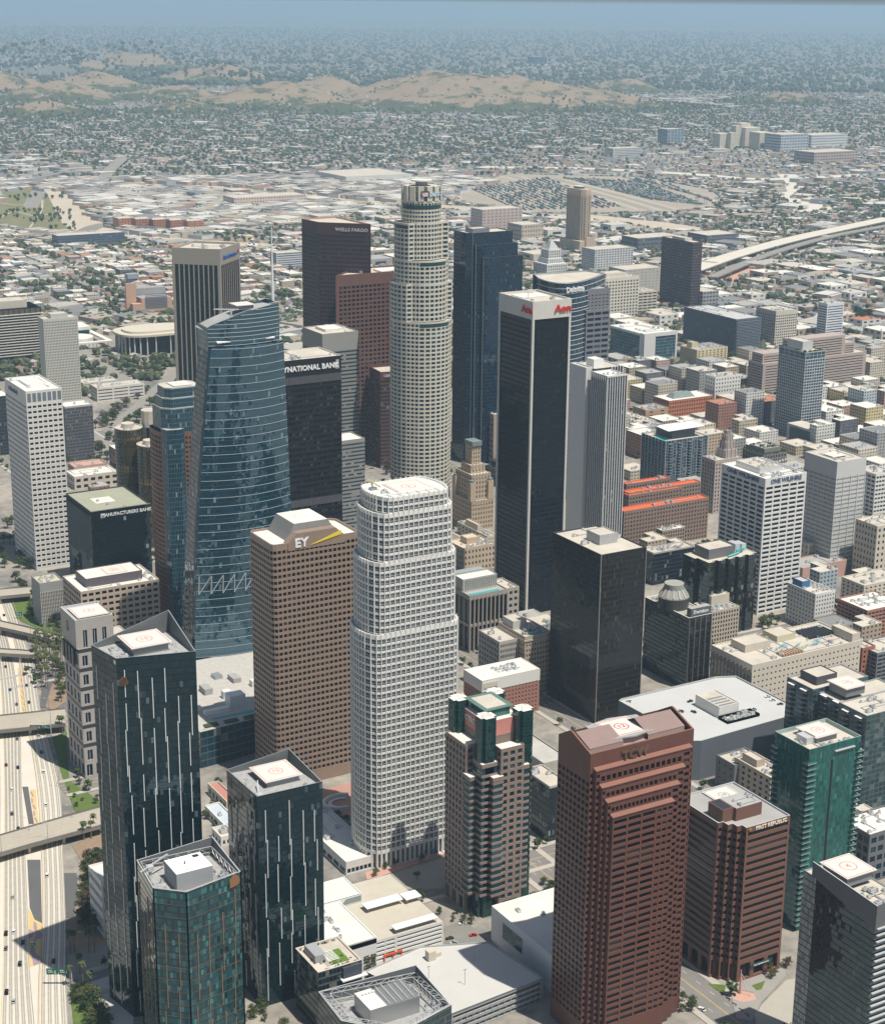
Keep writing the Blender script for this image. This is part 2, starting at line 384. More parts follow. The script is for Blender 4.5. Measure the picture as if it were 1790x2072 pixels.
def helipad(root, cx, cy, z, half, text='', base=0.0, ringmat=None, edge=True, textrot=0.0, r=None, thick=0.4):
 """raised landing deck with red border, circle and number"""
 m = MB(); m.box(cx-half, cy-half, z, cx+half, cy+half, z+thick, 0)
 if base > 0: m.box(cx-half*.86, cy-half*.86, z-base, cx+half*.86, cy+half*.86, z-.004, 1)
 p = m.build('helipad', [PADC, GREYM], root)
 k = MB(); zz = z+thick+.012; r = r or half*.36; rm = ringmat or RED
 ring(k, (cx, cy), r*.86, r, zz)
 if edge:
  a, b = half*.88, half*.93
  for s in (-1, 1):
   k.quads([[(cx-b, cy+s*a, zz), (cx+b, cy+s*a, zz), (cx+b, cy+s*b, zz), (cx-b, cy+s*b, zz)][::s]], 0)
   k.quads([[(cx+s*a, cy-a, zz), (cx+s*b, cy-a, zz), (cx+s*b, cy+a, zz), (cx+s*a, cy+a, zz)][::s]], 0)
 k.build('marking', [rm], p)
 if text: lettering(text, (cx, cy, zz+.02), r*1.15, rm, p, rot=(0, 0, textrot), depth=0.01, name='number')
 return p
def penthouse(root, x0, y0, x1, y1, z0, z1, wall, top, name='penthouse', nac=0):
 m = MB(); c = rect(x0, y0, x1-x0, y1-y0)
 for k in range(4): m.wall(c[k], c[(k+1) % 4], z0, z1, 0, max(1, int(abs(c[k][0]-c[(k+1) % 4][0])+abs(c[k][1]-c[(k+1) % 4][1]))//3), 1)
 i = inset(c, .4)
 for k in range(4):
  a, b, p, q = c[k], c[(k+1) % 4], i[k], i[(k+1) % 4]
  m.quads([[(*a, z1), (*b, z1), (*q, z1), (*p, z1)]], 0); m.quads([[(*p, z1), (*q, z1), (*q, z1-.7), (*p, z1-.7)]], 0)
 m.poly([(*p, z1-.7) for p in i], 1)
 m.build(name, [wall, top], root)
 if nac: acs(root, z1-.7, area=(x0+2, y0+2, x1-2, y1-2), n=nac, sc=.8)
FOOT = []   # footprints kept clear by the low blocks and trees
def claim(x, y, w, d): FOOT.append((x, y, x+w, y+d))
def tower(name, label, x, y, w, d, H, wall, gm, nb=(8, 8), nf=20, fx=.65, fz=.55, rec=.5, mx=.8, mt=1.6, mb=0.0, roofm=None, cap=None, faces='SEWN', nobj=100, frame=None, bars=(0, 0), ac=6, pent=None, lift=.5, group=None, cat='office tower', z0=0.0, wname='window', clear=(), blank=''):
 root = thing(name, label, cat, (x+w/2, y+d/2, z0), group); claim(x, y, w, d); ac = int(ac*1.6)
 W = MB(); G = []; c = rect(x, y, w, d)
 for k, f in enumerate('SENW'):
  a, b = c[k], c[(k+1) % 4]
  if f in blank or f not in faces: W.wall(a, b, z0, H, 0); continue
  n = nb[0] if f in 'SN' else nb[1]
  facade(W, G, a, b, z0, H, n, nf, fx, fz, rec, mx, mt, mb, 0, flat=(f in 'EN'), lift=lift)
 W.build('wall', [wall], root)
 windows(root, G, gm, nobj, frame, bars, wname)
 roof(root, c, H, roofm or ROOFC, cap or wall)
 cl = list(clear)
 for q in (pent or []):
  fx0, fy0, fx1, fy1, hh = q[:5]; pw = q[5] if len(q) > 5 else wall; pt = q[6] if len(q) > 6 else (roofm or ROOFC)
  X0, Y0, X1, Y1 = x+fx0*w, y+fy0*d, x+fx1*w, y+fy1*d; cl.append((X0, Y0, X1, Y1))
  penthouse(root, X0, Y0, X1, Y1, H-1.1, H+hh, pw, pt)
 if ac: acs(root, H-1.1, area=(x+2.5, y+2.5, x+w-2.5, y+d-2.5), n=ac, clear=cl)
 return root
def sheer(name, label, x, y, w, d, H, skin, nb, nf, roofm=None, cap=None, ac=6, pent=None, cat='office tower', z0=0.0, mt=0.0, mtm=None, pname='curtain_wall', group=None, side=None, clear=()):
 """box clad in one patterned skin; mt is a blank band at the top"""
 root = thing(name, label, cat, (x+w/2, y+d/2, z0), group); claim(x, y, w, d)
 W = MB(); c = rect(x, y, w, d)
 for k in range(4):
  W.wall(c[k], c[(k+1) % 4], z0, H-mt, 2 if (side and k == 3) else 0, nb[k % 2], nf)
  if mt: W.wall(c[k], c[(k+1) % 4], H-mt, H, 1)
 W.build(pname, [skin, mtm or skin]+([side] if side else []), root)
 roof(root, c, H, roofm or ROOFC, cap or mtm or ROOFC)
 cl = list(clear)
 for q in (pent or []):
  fx0, fy0, fx1, fy1, hh = q[:5]; pw = q[5] if len(q) > 5 else ROOFC; pt = q[6] if len(q) > 6 else (roofm or ROOFC)
  X0, Y0, X1, Y1 = x+fx0*w, y+fy0*d, x+fx1*w, y+fy1*d; cl.append((X0, Y0, X1, Y1))
  penthouse(root, X0, Y0, X1, Y1, H-1.1, H+hh, pw, pt)
 if ac: acs(root, H-1.1, area=(x+2.5, y+2.5, x+w-2.5, y+d-2.5), n=ac, clear=cl)
 return root
# ================================================================== the towers
def S(*a, **k): return survey(*a, **k)
whitew_ = plain('terrace_white', (.66, .65, .62), .7)
# --- white oval tower (777) -----------------------------------------------------------
def oval_tower():
 x0, y0 = -405.6, -641.5
 root = thing('office_tower', 'tall white oval tower with rounded ends, stepping in twice below its helipad', 'office tower', (x0+22, y0+17, 0)); claim(x0-7, y0, 59, 34)
 wall = plain('white_stone', (0.76, 0.75, 0.70), 0.55, 0.05, 0.3, streak=0.03)
 tiers = [(0, 0.0, 152.0), (2.4, 152.0, 196.0), (5.2, 196.0, 225.0), (8.0, 225.0, 234.5)]
 fh = 195.0/44; BW = 49.5
 def plan(ins, D=34.0, bow=7.5):
  xa, xb = x0+ins, x0+BW-ins
  pts = [(xa, y0), (xb, y0)]; n = 9
  for k in range(1, n): t = math.pi*k/n; pts.append((xb+bow*math.sin(t), y0+D*(1-math.cos(t))/2))
  pts += [(xb, y0+D), (xa, y0+D)]
  for k in range(1, n): t = math.pi*k/n; pts.append((xa-bow*math.sin(t), y0+D*(1+math.cos(t))/2))
  return pts
 W = MB(); G = []; F = MB()
 for ti, (ins, z0, z1) in enumerate(tiers):
  c = plan(ins); n = len(c); nf = max(2, round((z1-z0-(12 if ti == 0 else 1.6))/fh))
  for k in range(n):
   a, b = c[k], c[(k+1) % n]; L = math.hypot(b[0]-a[0], b[1]-a[1])
   nb = max(1, round(L/3.35)); back = k > 11 and k < 12+1
   if ti == 0:
    facade(W, G, a, b, 12, z1, nb, nf, .74, .70, .3, 0, 2.2, 0, 0)
    facade(W, G, a, b, 0, 12, nb, 1, .55, .80, 1.4, 0, 0, 0, 0, lift=.3)
   else: facade(W, G, a, b, z0, z1, nb, nf, .74, .70, .3, 0, 1.8, 0, 0)
   # ribs standing proud between the bays, with a knob over the rim
   t = np.array([(b[0]-a[0])/L, (b[1]-a[1])/L]); nn = np.array([t[1], -t[0]])
   for q in range(nb+(1 if k == 0 else 0)):
    p = np.array(a)+t*(q*L/nb)
    e = [p-t*.17, p+t*.17, p+t*.17+nn*.35, p-t*.17+nn*.35]; e = [tuple(v) for v in (e[3], e[2], e[1], e[0])]
    F.prism(e, z0 if ti else 0, z1+.9, 0)
  roof(root, c, z1, plain('white_deck', (.66, .65, .60), .8, .08), wall, .8, .9)
 W.build('wall', [wall], root); F.build('ribs', [wall], root)
 windows(root, G, WINB, 100, WHITE, (1, 1))
 cx, cy, z = x0+24.7, y0+18.5, 233.4
 p = helipad(root, cx+3.5, cy, z+.3, 11.5, '2', 0, FADED, r=4.5)
 m = MB()                                             # steel beams of the open front well
 for k in range(6): m.bar((cx-16+k*6.2, y0+1.5, z+.9), (cx-16+k*6.2, y0+8, z+.9), .3)
 m.bar((cx-18, y0+8, z+.9), (cx+18, y0+8, z+.9), .3)
 m.build('roof_beams', [WHITE], root)
 wc = MB(); b0 = np.array((x0+7, y0+23, z)); wc.box(b0[0]-2, b0[1]-1.4, z, b0[0]+2, b0[1]+1.4, z+1.6, 0); wc.bar(b0+[0, 0, 1.5], b0+[-1, 0, 5], .5, 0); wc.bar(b0+[-2.5, 2, 6.2], b0+[3.5, -3, 2.2], (.35, .6), 1)
 wc.build('window_cleaning_crane', [GREYM, plain('crane_cream', (.62, .50, .30), .6)], root)
 acs(root, z, area=(x0+9, y0+9, x0+14, y0+18), n=3, sc=.8)
oval_tower()
# --- brown granite tower with the slanted EY crown --------------------------------------
def granite_tower():
 x, y, w, d, H = S(550, 1104, 501.7, 727.6, H=172); claim(x, y, w, d)
 root = thing('office_tower', 'brown granite tower with square windows and a yellow wedge on its crown sign', 'office tower', (x+w/2, y+d/2, 0))
 wall = plain('brown_granite', (0.285, 0.205, 0.155), 0.42, 0.10, 0.25, streak=.03, spec=.5)
 r = 3.2
 c = [(x+r, y), (x+w-r, y), (x+w-r*.3, y+r*.3), (x+w, y+r), (x+w, y+d-r), (x+w-r, y+d), (x+r, y+d), (x, y+d-r), (x, y+r), (x+r*.3, y+r*.3)]
 W = MB(); G = []
 for k in range(len(c)):
  a, b = c[k], c[(k+1) % len(c)]; L = math.hypot(b[0]-a[0], b[1]-a[1]); nb = max(1, round(L/3.35))
  if L < 4: facade(W, G, a, b, 0, H, 1, 39, 1.0, .55, .4, 0, 3.6, 8)
  else: facade(W, G, a, b, 0, H, nb, 39, .72, .56, .5, .3, 3.6, 8, flat=k in (3, 4, 5))
 facade(W, G, (x+3, y-.05), (x+w-3, y-.05), 0.5, 8, 8, 1, .62, .8, .6)
 W.build('wall', [wall], root); windows(root, G, WINK, 100)
 roof(root, c, H, ROOFW, wall, .9, 1.5)
 # slanted crown block across the roof
 m = MB(); a0, a1 = x+w*.20, x+w*.80; yb = y+d; t = 9.5
 P = lambda u, v, z: (u, v, z)
 f = [(a0-1.5, H-5.5), (a1+1.5, H-5.5), (a1+1.5, H-.5), (a1-5, H+5.5), (a0+5, H+5.5), (a0-1.5, H-.5)]
 m.poly([(u, y-.35, z) for u, z in f], 0); m.poly([(u, y+6, z) for u, z in f][::-1], 0)
 for k in range(6): u, v = f[k], f[(k+1) % 6]; m.quads([[(u[0], y-.35, u[1]), (u[0], y+6, u[1]), (v[0], y+6, v[1]), (v[0], y-.35, v[1])]], 0)
 s = [(a0+1, H-1.4), (a1-1, H-1.4), (a1-7, H+t), (a0+7, H+t)]
 m.quads([[(s[3][0], y+8, H+t), (s[2][0], y+8, H+t), (s[2][0], yb-2, H+t), (s[3][0], yb-2, H+t)]], 1)
 m.quads([[(s[0][0], y+6, H), (s[1][0], y+6, H), (s[2][0], y+8, H+t), (s[3][0], y+8, H+t)]], 2)
 m.quads([[(s[0][0], yb-1, H-1.4), (s[0][0], y+6, H-1.4), (s[3][0], y+8, H+t), (s[3][0], yb-2, H+t)], [(s[1][0], y+6, H-1.4), (s[1][0], yb-1, H-1.4), (s[2][0], yb-2, H+t), (s[2][0], y+8, H+t)]], 2)
 m.quads([[(s[1][0], yb-1, H-1.4), (s[0][0], yb-1, H-1.4), (s[3][0], yb-2, H+t), (s[2][0], yb-2, H+t)]], 2)
 m.build('crown', [wall, ROOFW, plain('slope_louvres', (.20, .20, .19), .6, .2)], root)
 cx = (a0+a1)/2; k = MB(); ring(k, (cx, y+d*.62), 4.2, 4.6, H+t+.03); ring(k, (x+w*.12, y+d*.5), 1, 1.2, H-1.4); k.build('helipad_marking', [ROOFG], root)
 lettering('EY', (a0+8, y-.6, H-1.2), 8.2, WHITE, root, depth=.3, sx=1.05, bold=.03)
 m = MB(); q = [(a0+14.5, H-3.6), (a1-1.2, H+3.4), (a1-1.2, H+.6)]
 m.poly([(u, y-.75, z) for u, z in q][::1], 0); m.poly([(u, y-.4, z) for u, z in q][::-1], 0)
 for i in range(3): u, v = q[i], q[(i+1) % 3]; m.quads([[(u[0], y-.75, u[1]), (u[0], y-.4, u[1]), (v[0], y-.4, v[1]), (v[0], y-.75, v[1])]], 0)
 m.build('sign_wedge', [YELLOW], root)
granite_tower()
# --- stepped brown and green glass tower (CTBC) -----------------------------------------
def turret_tower():
 wall = plain('rose_granite', (0.27, 0.20, 0.17), 0.5, 0.10, 0.25); pink = plain('pink_panel', (.60, .255, .21), .7, .06)
 gg = cells('turret_glass', (0.03, 0.05, 0.045), (0.006, 0.035, 0.032), .9, .86, 2.0, .05, .012, blind=.05, bcol=(.1, .3, .28))
 xr, yr, wr, HR, HL, zt = -373.5, -723.5, 15.5, 105.0, 105.0, 124.0
 root = thing('office_tower', 'stepped brown tower with four green glass turrets round a pink penthouse', 'office tower', (-357, -684, 0)); claim(-384, -714, 48, 52)
 W = MB(); G = []; fl = 4.15
 cx0, cy0, cx1, cy1 = -378, -714.5, -356, -687       # core
 def block(x0, y0, x1, y1, H, nbx, nby, fxx=.62):
  c = rect(x0, y0, x1-x0, y1-y0)
  for k, f in enumerate('SENW'):
   n = nbx if f in 'SN' else nby
   facade(W, G, c[k], c[(k+1) % 4], 10, H, n, int((H-11)/fl), fxx, .62, .5, .5, 1.4, 0)
   facade(W, G, c[k], c[(k+1) % 4], 0, 10, max(1, n//2), 1, .6, .8, 1.0)
  roof(root, c, H, ROOFW, wall, .5, .9); return c
 R0 = block(xr, yr, xr+wr, cy0+1, HR, 3, 2); L0 = block(-388, -709.5, cx0+1, -686.5, HL, 2, 6)
 block(cx1-1, -709, -347, -690, HL-7, 2, 5); block(cx0+4, cy1-1, cx1-4, cy1+9, HL-3, 4, 2)
 W.build('wall', [wall], root); windows(root, G, WING, 100)
 m = MB(); m.box(cx0, cy0, 0, cx1, cy1, zt-5, 0, 1); m.build('penthouse', [pink, ROOFW], root)
 m = MB(); m.box(cx0-.08, cy0-.08, HL-2, cx1+.08, cy1+.08, HL+4.5, 0); m.build('penthouse_base', [plain('brown_band', (.21, .16, .14), .7)], root)
 m = MB(); m.box(cx0+4, cy0+4, zt-5, cx1-4, cy1-4, zt, 0, 1); ca = rect(cx0+1, cy0+3, cx1-cx0-3, cy1-cy0-4); i = inset(ca, 3)
 for k in range(4):
  a, b, p, q = ca[k], ca[(k+1) % 4], i[k], i[(k+1) % 4]; m.quads([[(*a, zt+.3), (*b, zt+.3), (*q, zt+.3), (*p, zt+.3)], [(*b, zt), (*a, zt), (*p, zt), (*q, zt)], [(*a, zt), (*b, zt), (*b, zt+.3), (*a, zt+.3)]], 2)
 m.poly([(*p, zt+.32) for p in i], 1); m.build('roof_canopy', [plain('teal_wall', (.06, .16, .15), .4), ROOFC, plain('canopy_glass', (.12, .20, .17), .15)], root)
 tw = MB(); zb = {}
 for (px, py, zb0, zt0) in ((cx0-1.2, cy0-1.3, 0, zt), (cx0-1.3, cy1+1, 0, zt), (cx1+1, cy0-2, 0, zt), (cx1, cy1-1, 0, zt)):
  r = 5.0; r2 = 3.0
  c = [(px-r, py-r2), (px-r2, py-r2), (px-r2, py-r), (px+r2, py-r), (px+r2, py-r2), (px+r, py-r2), (px+r, py+r2), (px+r2, py+r2), (px+r2, py+r), (px-r2, py+r), (px-r2, py+r2), (px-r, py+r2)]
  for k in range(12): a, b = c[k], c[(k+1) % 12]; L = abs(a[0]-b[0])+abs(a[1]-b[1]); tw.wall(a, b, 0, zt0, 0, max(1, round(L/1.7)), int(zt0/2.05))
  tw.poly([(*p, zt0) for p in c], 1)
  for q in range(8): tw.bar((px+random.uniform(-5, 5), py+random.uniform(-3, 3), zt0), (px+random.uniform(-5, 5), py+random.uniform(-3, 3), zt0+.9), .12, 1)
 tw.build('turrets', [gg, ROOFW], root)['kind'] = 'stuff'
 # saw-tooth bays with stone bands in the notch and on the far corner
 sb = MB()
 def stack(px, py, s, H):
  z = 14.0
  while z+fl <= H:
   sb.box(px-s, py-s, z, px+s, py+s, z+fl*.36, 0, 0, True); z += fl
  sb.box(px-s, py-s, H-2.5, px+s, py+s, H, 0, 1); sb.box(px-s+.4, py-s+.4, 14, px+s-.4, py+s-.4, H-2, 2)
 stack(-379.2, -715.9, 5.3, 97); stack(-385.2, -711.8, 3.7, 88); stack(-375.6, -721, 3.5, 89)
 stack(-357.0, -720.8, 2.8, 92); stack(-354, -716.6, 3.4, 100); stack(-350.5, -711.5, 3.2, 99)
 sb.build('banded_bays', [wall, ROOFW, WING], root)['kind'] = 'stuff'
 lettering('CTBC', (cx0-.3, cy0+17.5, zt-9.5), 4.2, WHITE, root, 'left', .15)
turret_tower()
# --- red granite tower with a gabled crown (TCW) ---------------------------------------------
def gable_tower():
 x, y, w, d, H = S(1195, 1527, 1130, 1404, by=2110); claim(x-1, y-9, w+2, d+9)
 root = thing('office_tower', 'red granite tower with a gabled metal roof and round helipad drum', 'office tower', (x+w/2, y+d/2, 0))
 wall = plain('red_granite', (0.135, 0.055, 0.040), 0.4, 0.14, 0.12, streak=.05, spec=.4); ledge = plain('red_granite_ledge', (.24, .115, .085), .5, .08)
 fl = 3.72; W = MB(); G = []; nf = int((H-20)/fl)
 lay = []                                     # the front steps forward in four layers that stop lower and lower
 for k, (py, fxl, fxr) in enumerate(((1560, 1205, 1396), (1594, 1218, 1384), (1624, 1230, 1375), (1654, 1242, 1365))):
  yy = y-2.1*(k+1); t = (fxl-1195)/(1404-1195)*w; u = (fxr-1195)/(1404-1195)*w
  xa = x+bis(lambda v: pr([x+v, yy, H-20])[0]-fxl, -5, w); xb = x+bis(lambda v: pr([x+v, yy, H-20])[0]-fxr, 0, w+5)
  lay.append((xa, xb, yy, zfor(xa, yy, py)))
 lay = [(x, x+w, y, H)]+lay
 def grid(a, b, z1, nb, fxx, fz=.58, top=1.5):
  n = max(1, int((z1-top-8)/fl)); z0 = z1-top-n*fl
  facade(W, G, a, b, z0, z1, nb, n, fxx, fz, .55, .15, top, 0); W.wall(a, b, 0, z0, 0)
 for k in range(5):
  xa, xb, yy, zz = lay[k]; 
  if k < 4:
   na, nbx, ny, nz = lay[k+1]
   # band of this layer that shows above the next layer: one row of square windows
   if k == 0: W.wall((xa, yy), (xb, yy), nz, H, 0)
   else: facade(W, G, (na, yy), (nbx, yy), nz, zz, 15, 1, .68, .42, .55, .1, 1.6, 0, lift=.45)
   grid((xa, yy), (na, yy), (nz if k == 0 else zz), 1, .92); grid((nbx, yy), (xb, yy), (nz if k == 0 else zz), 1, .74)
  else:
   grid((xa, yy), (xb-10.5, yy), zz, 3, .88, .58); grid((xb-10.5, yy), (xb, yy), zz, 3, .74, .5)
  if k:
   py_ = lay[k-1][2]; W.wall((xa, py_), (xa, yy), 0, zz, 0); W.wall((xb, yy), (xb, py_), 0, zz, 0)
   W.quads([[(xa-.5, yy-.5, zz), (xb+.5, yy-.5, zz), (xb+.5, py_, zz+.9), (xa-.5, py_, zz+.9)], [(xa-.5, yy-.5, zz-.4), (xb+.5, yy-.5, zz-.4), (xb+.5, yy-.5, zz), (xa-.5, yy-.5, zz)]], 1)
   W.quads([[(xa-.5, py_, zz-.4), (xa-.5, yy-.5, zz-.4), (xa-.5, yy-.5, zz), (xa-.5, py_, zz+.9)], [(xb+.5, yy-.5, zz-.4), (xb+.5, py_, zz-.4), (xb+.5, py_, zz+.9), (xb+.5, yy-.5, zz)]], 1)
 # side and rear walls, gable ends
 zg = H+5.6; e = 1.0
 for (a, b, nb) in (((x, y+d), (x, y), 8), ((x+w, y), (x+w, y+d), 8), ((x+w, y+d), (x, y+d), 16)): grid(a, b, H-13, nb, .7); W.wall(a, b, H-13, H, 0)
 for xx, s in ((x, -1), (x+w, 1)):
  for x2, o in ((xx, 1), (xx-s*e, -1)):
   p = [(x2, y, H), (x2, y+d*.60, zg), (x2, y+d*.66, zg), (x2, y+d, H)]
   W.poly(p[::(1 if s*o > 0 else -1)], 0)
  q = [(y, H), (y+d*.60, zg), (y+d*.66, zg), (y+d, H)]
  for i in range(3):
   f = [(xx, q[i][0], q[i][1]), (xx-s*e, q[i][0], q[i][1]), (xx-s*e, q[i+1][0], q[i+1][1]), (xx, q[i+1][0], q[i+1][1])]
   W.quads([f if s < 0 else f[::-1]], 1)
 W.quads([[(x, y, H), (x+w, y, H), (x+w, y+1, H), (x, y+1, H)], [(x+w, y+1, H), (x, y+1, H), (x, y+1, H-2.5), (x+w, y+1, H-2.5)][::-1]], 1)
 W.build('wall', [wall, ledge], root); windows(root, G, WINK, 100)
 m = MB(); rm = plain('ribbed_roof', (.30, .215, .195), .5, .08)
 z0 = H+.5
 for xa, xb in ((x+2.5, x+w*.36), (x+w*.60, x+w-2.5)):
  m.quads([[(xa, y+4.5, z0), (xb, y+4.5, z0), (xb, y+d*.6, zg-.8), (xa, y+d*.6, zg-.8)], [(xa, y+d*.6, zg-.8), (xb, y+d*.6, zg-.8), (xb, y+d-1, H-.5), (xa, y+d-1, H-.5)]], 0)
  m.quads([[(xa, y+4.6, H-2.5), (xb, y+4.6, H-2.5), (xb, y+4.6, z0-.2), (xa, y+4.6, z0-.2)]], 1)
  m.quads([[(xa, y+4.5, z0-.3), (xb, y+4.5, z0-.3), (xb, y+4.5, z0), (xa, y+4.5, z0)]], 1)
  for q in range(int((xb-xa)/1.2)): u = xa+.6+q*1.2; m.bar((u, y+4.5, z0+.08), (u, y+d*.6, zg-.72), .09, 0)
 m.quads([[(x+1, y+1, H-2.5), (x+w-1, y+1, H-2.5), (x+w-1, y+d-1, H-2.5), (x+1, y+d-1, H-2.5)]], 1)
 m.build('roof', [rm, plain('pink_metal', (.36, .27, .25), .5, .08)], root)
 cx, cy = x+w*.485, y+d*.62; HD = zfor(cx, cy, 1470)-10.8; m = MB(); drum = [(cx-12.5, cy-8), (cx-9, cy-11), (cx-5, cy-11.3), (cx, cy-12.5), (cx+5, cy-11.3), (cx+9, cy-11), (cx+12.5, cy-8), (cx+12.5, cy+9), (cx, cy+12), (cx-12.5, cy+9)]
 drum = [(cx+(p[0]-cx)*1.12, cy+(p[1]-cy)*.88) for p in drum]; m.prism(drum, H-2.4, HD+10, 0); dk = [(cx+(p[0]-cx)*1.12, cy+(p[1]-cy)*1.12) for p in drum]; m.prism(dk, HD+10, HD+10.7, 1, 1, True)
 m.build('drum', [plain('pink_metal', (.36, .27, .25)), ROOFG], root)
 helipad(root, cx, cy, HD+10.72, 9.4, '12', 0, RED, r=3.9, thick=.2)
 lettering('TCW', (x+w*.42, y-.5, H-5.0), 6.2, plain('bronze_letters', (.20, .13, .09), .35, .1, metal=.6), root, depth=.5, sx=1.1, bold=.04)
gable_tower()
# --- red granite ribbon-window building (First Republic) --------------------------------------
def ribbon_tower():
 x, y, w, d, H = S(1510, 1675.5, None, 1598.6, by=1990.5); wall = plain('red_brown_granite', (0.17, 0.084, 0.061), 0.5, 0.10, 0.2)
 fl = 4.35; D = 47; x0, y0 = x-9.5, y; claim(x0, y, w+9.5, D)
 root = thing('office_building', 'red granite block with dark ribbon windows and a notched corner', 'office building', (x+w/2, y+D/2, 0))
 W = MB(); G = []
 def rib(a, b, nb=1, fxx=.93):
  n = int((H-12)/fl); top = 2.2; zb = H-top-n*fl; facade(W, G, a, b, zb, H, nb, n, fxx, .50, .5, .3, top, 0, lift=.5)
  L = math.hypot(b[0]-a[0], b[1]-a[1]); facade(W, G, a, b, 0, zb, max(1, round(L/9)), 1, .72, .74, 1.6, .5)
 n1 = 11.5
 c = [(x, y), (x+w, y), (x+w, y+D), (x0, y+D), (x0, y+n1), (x0+3.2, y+n1), (x0+3.2, y+7.4), (x0+6.4, y+7.4), (x0+6.4, y+3.6), (x, y+3.6)]
 for k in range(len(c)): rib(c[k], c[(k+1) % len(c)], 1, .93 if k in (0, 1, 2, 3) else .995)
 W.build('wall', [wall], root); windows(root, G, WINK, 100, name='window_band')
 roof(root, c, H, ROOFG, plain('roof_grey_light', (.5, .5, .5), .8), .5, 1.0)
 a = (x+1, y+10, x+w*.62, y+24); m = MB(); c2 = rect(a[0], a[1], a[2]-a[0], a[3]-a[1])
 m.prism(c2, H-1, H+6.5, 0, 1); m.build('penthouse', [wall, ROOFG], root)
 m = MB(); m.box(a[0]-7.5, a[1]+2, H-1, a[0]-.01, a[3], H+6.4, 0); m.box(a[0]-6.8, a[1]+2.7, H+6.4, a[0]-.8, a[3]-.7, H+6.44, 1); m.build('cooling_well', [wall, DARKM], root)
 helipad(root, x+w*.5, y+D-10, H-.6, 8.5, '10', 0, GREYM, r=3.2)
 acs(root, H+6.5, area=(a[0]+2, a[1]+2, a[2]-2, a[3]-2), n=4, sc=.6)
 lettering('FIRST REPUBLIC', (x+w*.56, y-.3, H-1.9), 2.9, plain('cream_letters', (.80, .70, .58), .4), root, depth=.2, sx=1.05)
 m = MB(); m.box(x+8.5, y-.8, 7.2, x+23.5, y-.2, 8.9, 0); b = m.build('sign_board', [plain('dark_green_board', (.02, .06, .055), .5)], root); lettering('FIRST REPUBLIC BANK', (x+16, y-.9, 8.05), 1.05, WHITE, b, depth=.05)
 m = MB(); e = x+2.3; m.bar((e, y-.5, H-2.6), (e, y-.5, H-.6), .5, 0, 3); m.bar((e-.9, y-.5, H-1), (e+.2, y-.5, H-2.4), .25, 0); m.bar((e+.9, y-.5, H-1), (e-.2, y-.5, H-2.4), .25, 0); m.build('sign_emblem', [plain('gold', (.62, .42, .16), .4, metal=.5)], root)
ribbon_tower()
# --- the three dark glass apartment towers with white fins and the low one in front -------------
def fin_tower(label, P, H, skin, fin, edges, nfl, padtext, seed, crown, deck, logo=None, finside=(0, 1), pent=None, nfins=9, edgecol=None):
 """P: roof corners counter-clockwise from the left one; edges: which walls carry fins"""
 rn = random.Random(seed); cx = sum(p[0] for p in P)/len(P); cy = sum(p[1] for p in P)/len(P)
 root = thing('apartment_tower', label, 'apartment tower', (cx, cy, 0)); xs = [p[0] for p in P]; ys = [p[1] for p in P]; claim(min(xs), min(ys), max(xs)-min(xs), max(ys)-min(ys))
 W = MB(); n = len(P); F = []; m = MB()
 for k in range(n):
  a, b = np.array(P[k]), np.array(P[(k+1) % n]); L = np.linalg.norm(b-a); t = (b-a)/L; nn = np.array([t[1], -t[0]])
  ha, hb = crown[k], crown[(k+1) % n]; nb = max(2, round(L/1.65))
  W.quads([[(*a, 0), (*b, 0), (*b, H+hb), (*a, H+ha)]], 0, [[(0, 0), (nb, 0), (nb, nfl*(1+hb/H)), (0, nfl*(1+ha/H))]])
  ia, ib = a-nn*.5+t*.3, b-nn*.5-t*.3                      # inner face and coping of the screen wall
  W.quads([[(*ib, deck), (*ia, deck), (*ia, H+ha), (*ib, H+hb)]], 1); W.quads([[(*a, H+ha), (*b, H+hb), (*ib, H+hb), (*ia, H+ha)]], 2)
  if k in edges:
   lanes = max(2, round(L/7)); fh = H/nfl
   for q in range(lanes):
    u = L*(q+.6)/(lanes+.2); z = H-rn.uniform(4, 26)
    while z > 10:
     ln = fh*rn.choice((4, 5, 6, 7)); p = a+t*(u+rn.choice((-.7, 0, .7)))
     e = [tuple(p-t*.22), tuple(p+t*.22), tuple(p+t*.22+nn*.35), tuple(p-t*.22+nn*.35)]; m.prism(e[::-1], max(3, z-ln), z, 0, None, True); z -= ln*rn.uniform(.75, 1.3)
 W.build('curtain_wall', [skin, plain('screen_back', (.13, .14, .145), .5), edgecol or STEEL], root)
 m.build('fins', [fin], root)['kind'] = 'stuff'
 r = MB(); r.poly([(*p, deck) for p in inset(P, .5)], 0); r.build('roof', [plain('plant_deck', (.36, .36, .35), .8, .3, .5)], root)
 return root, cx, cy
skA = cells('dark_tower_glass', (.006, .013, .015), (.003, .014, .018), .95, .90, 1.9, .045, .02, blind=.05, bcol=(.10, .13, .14), wave=.06)
FINW = plain('fin_white', (.62, .64, .63), .5, .06)
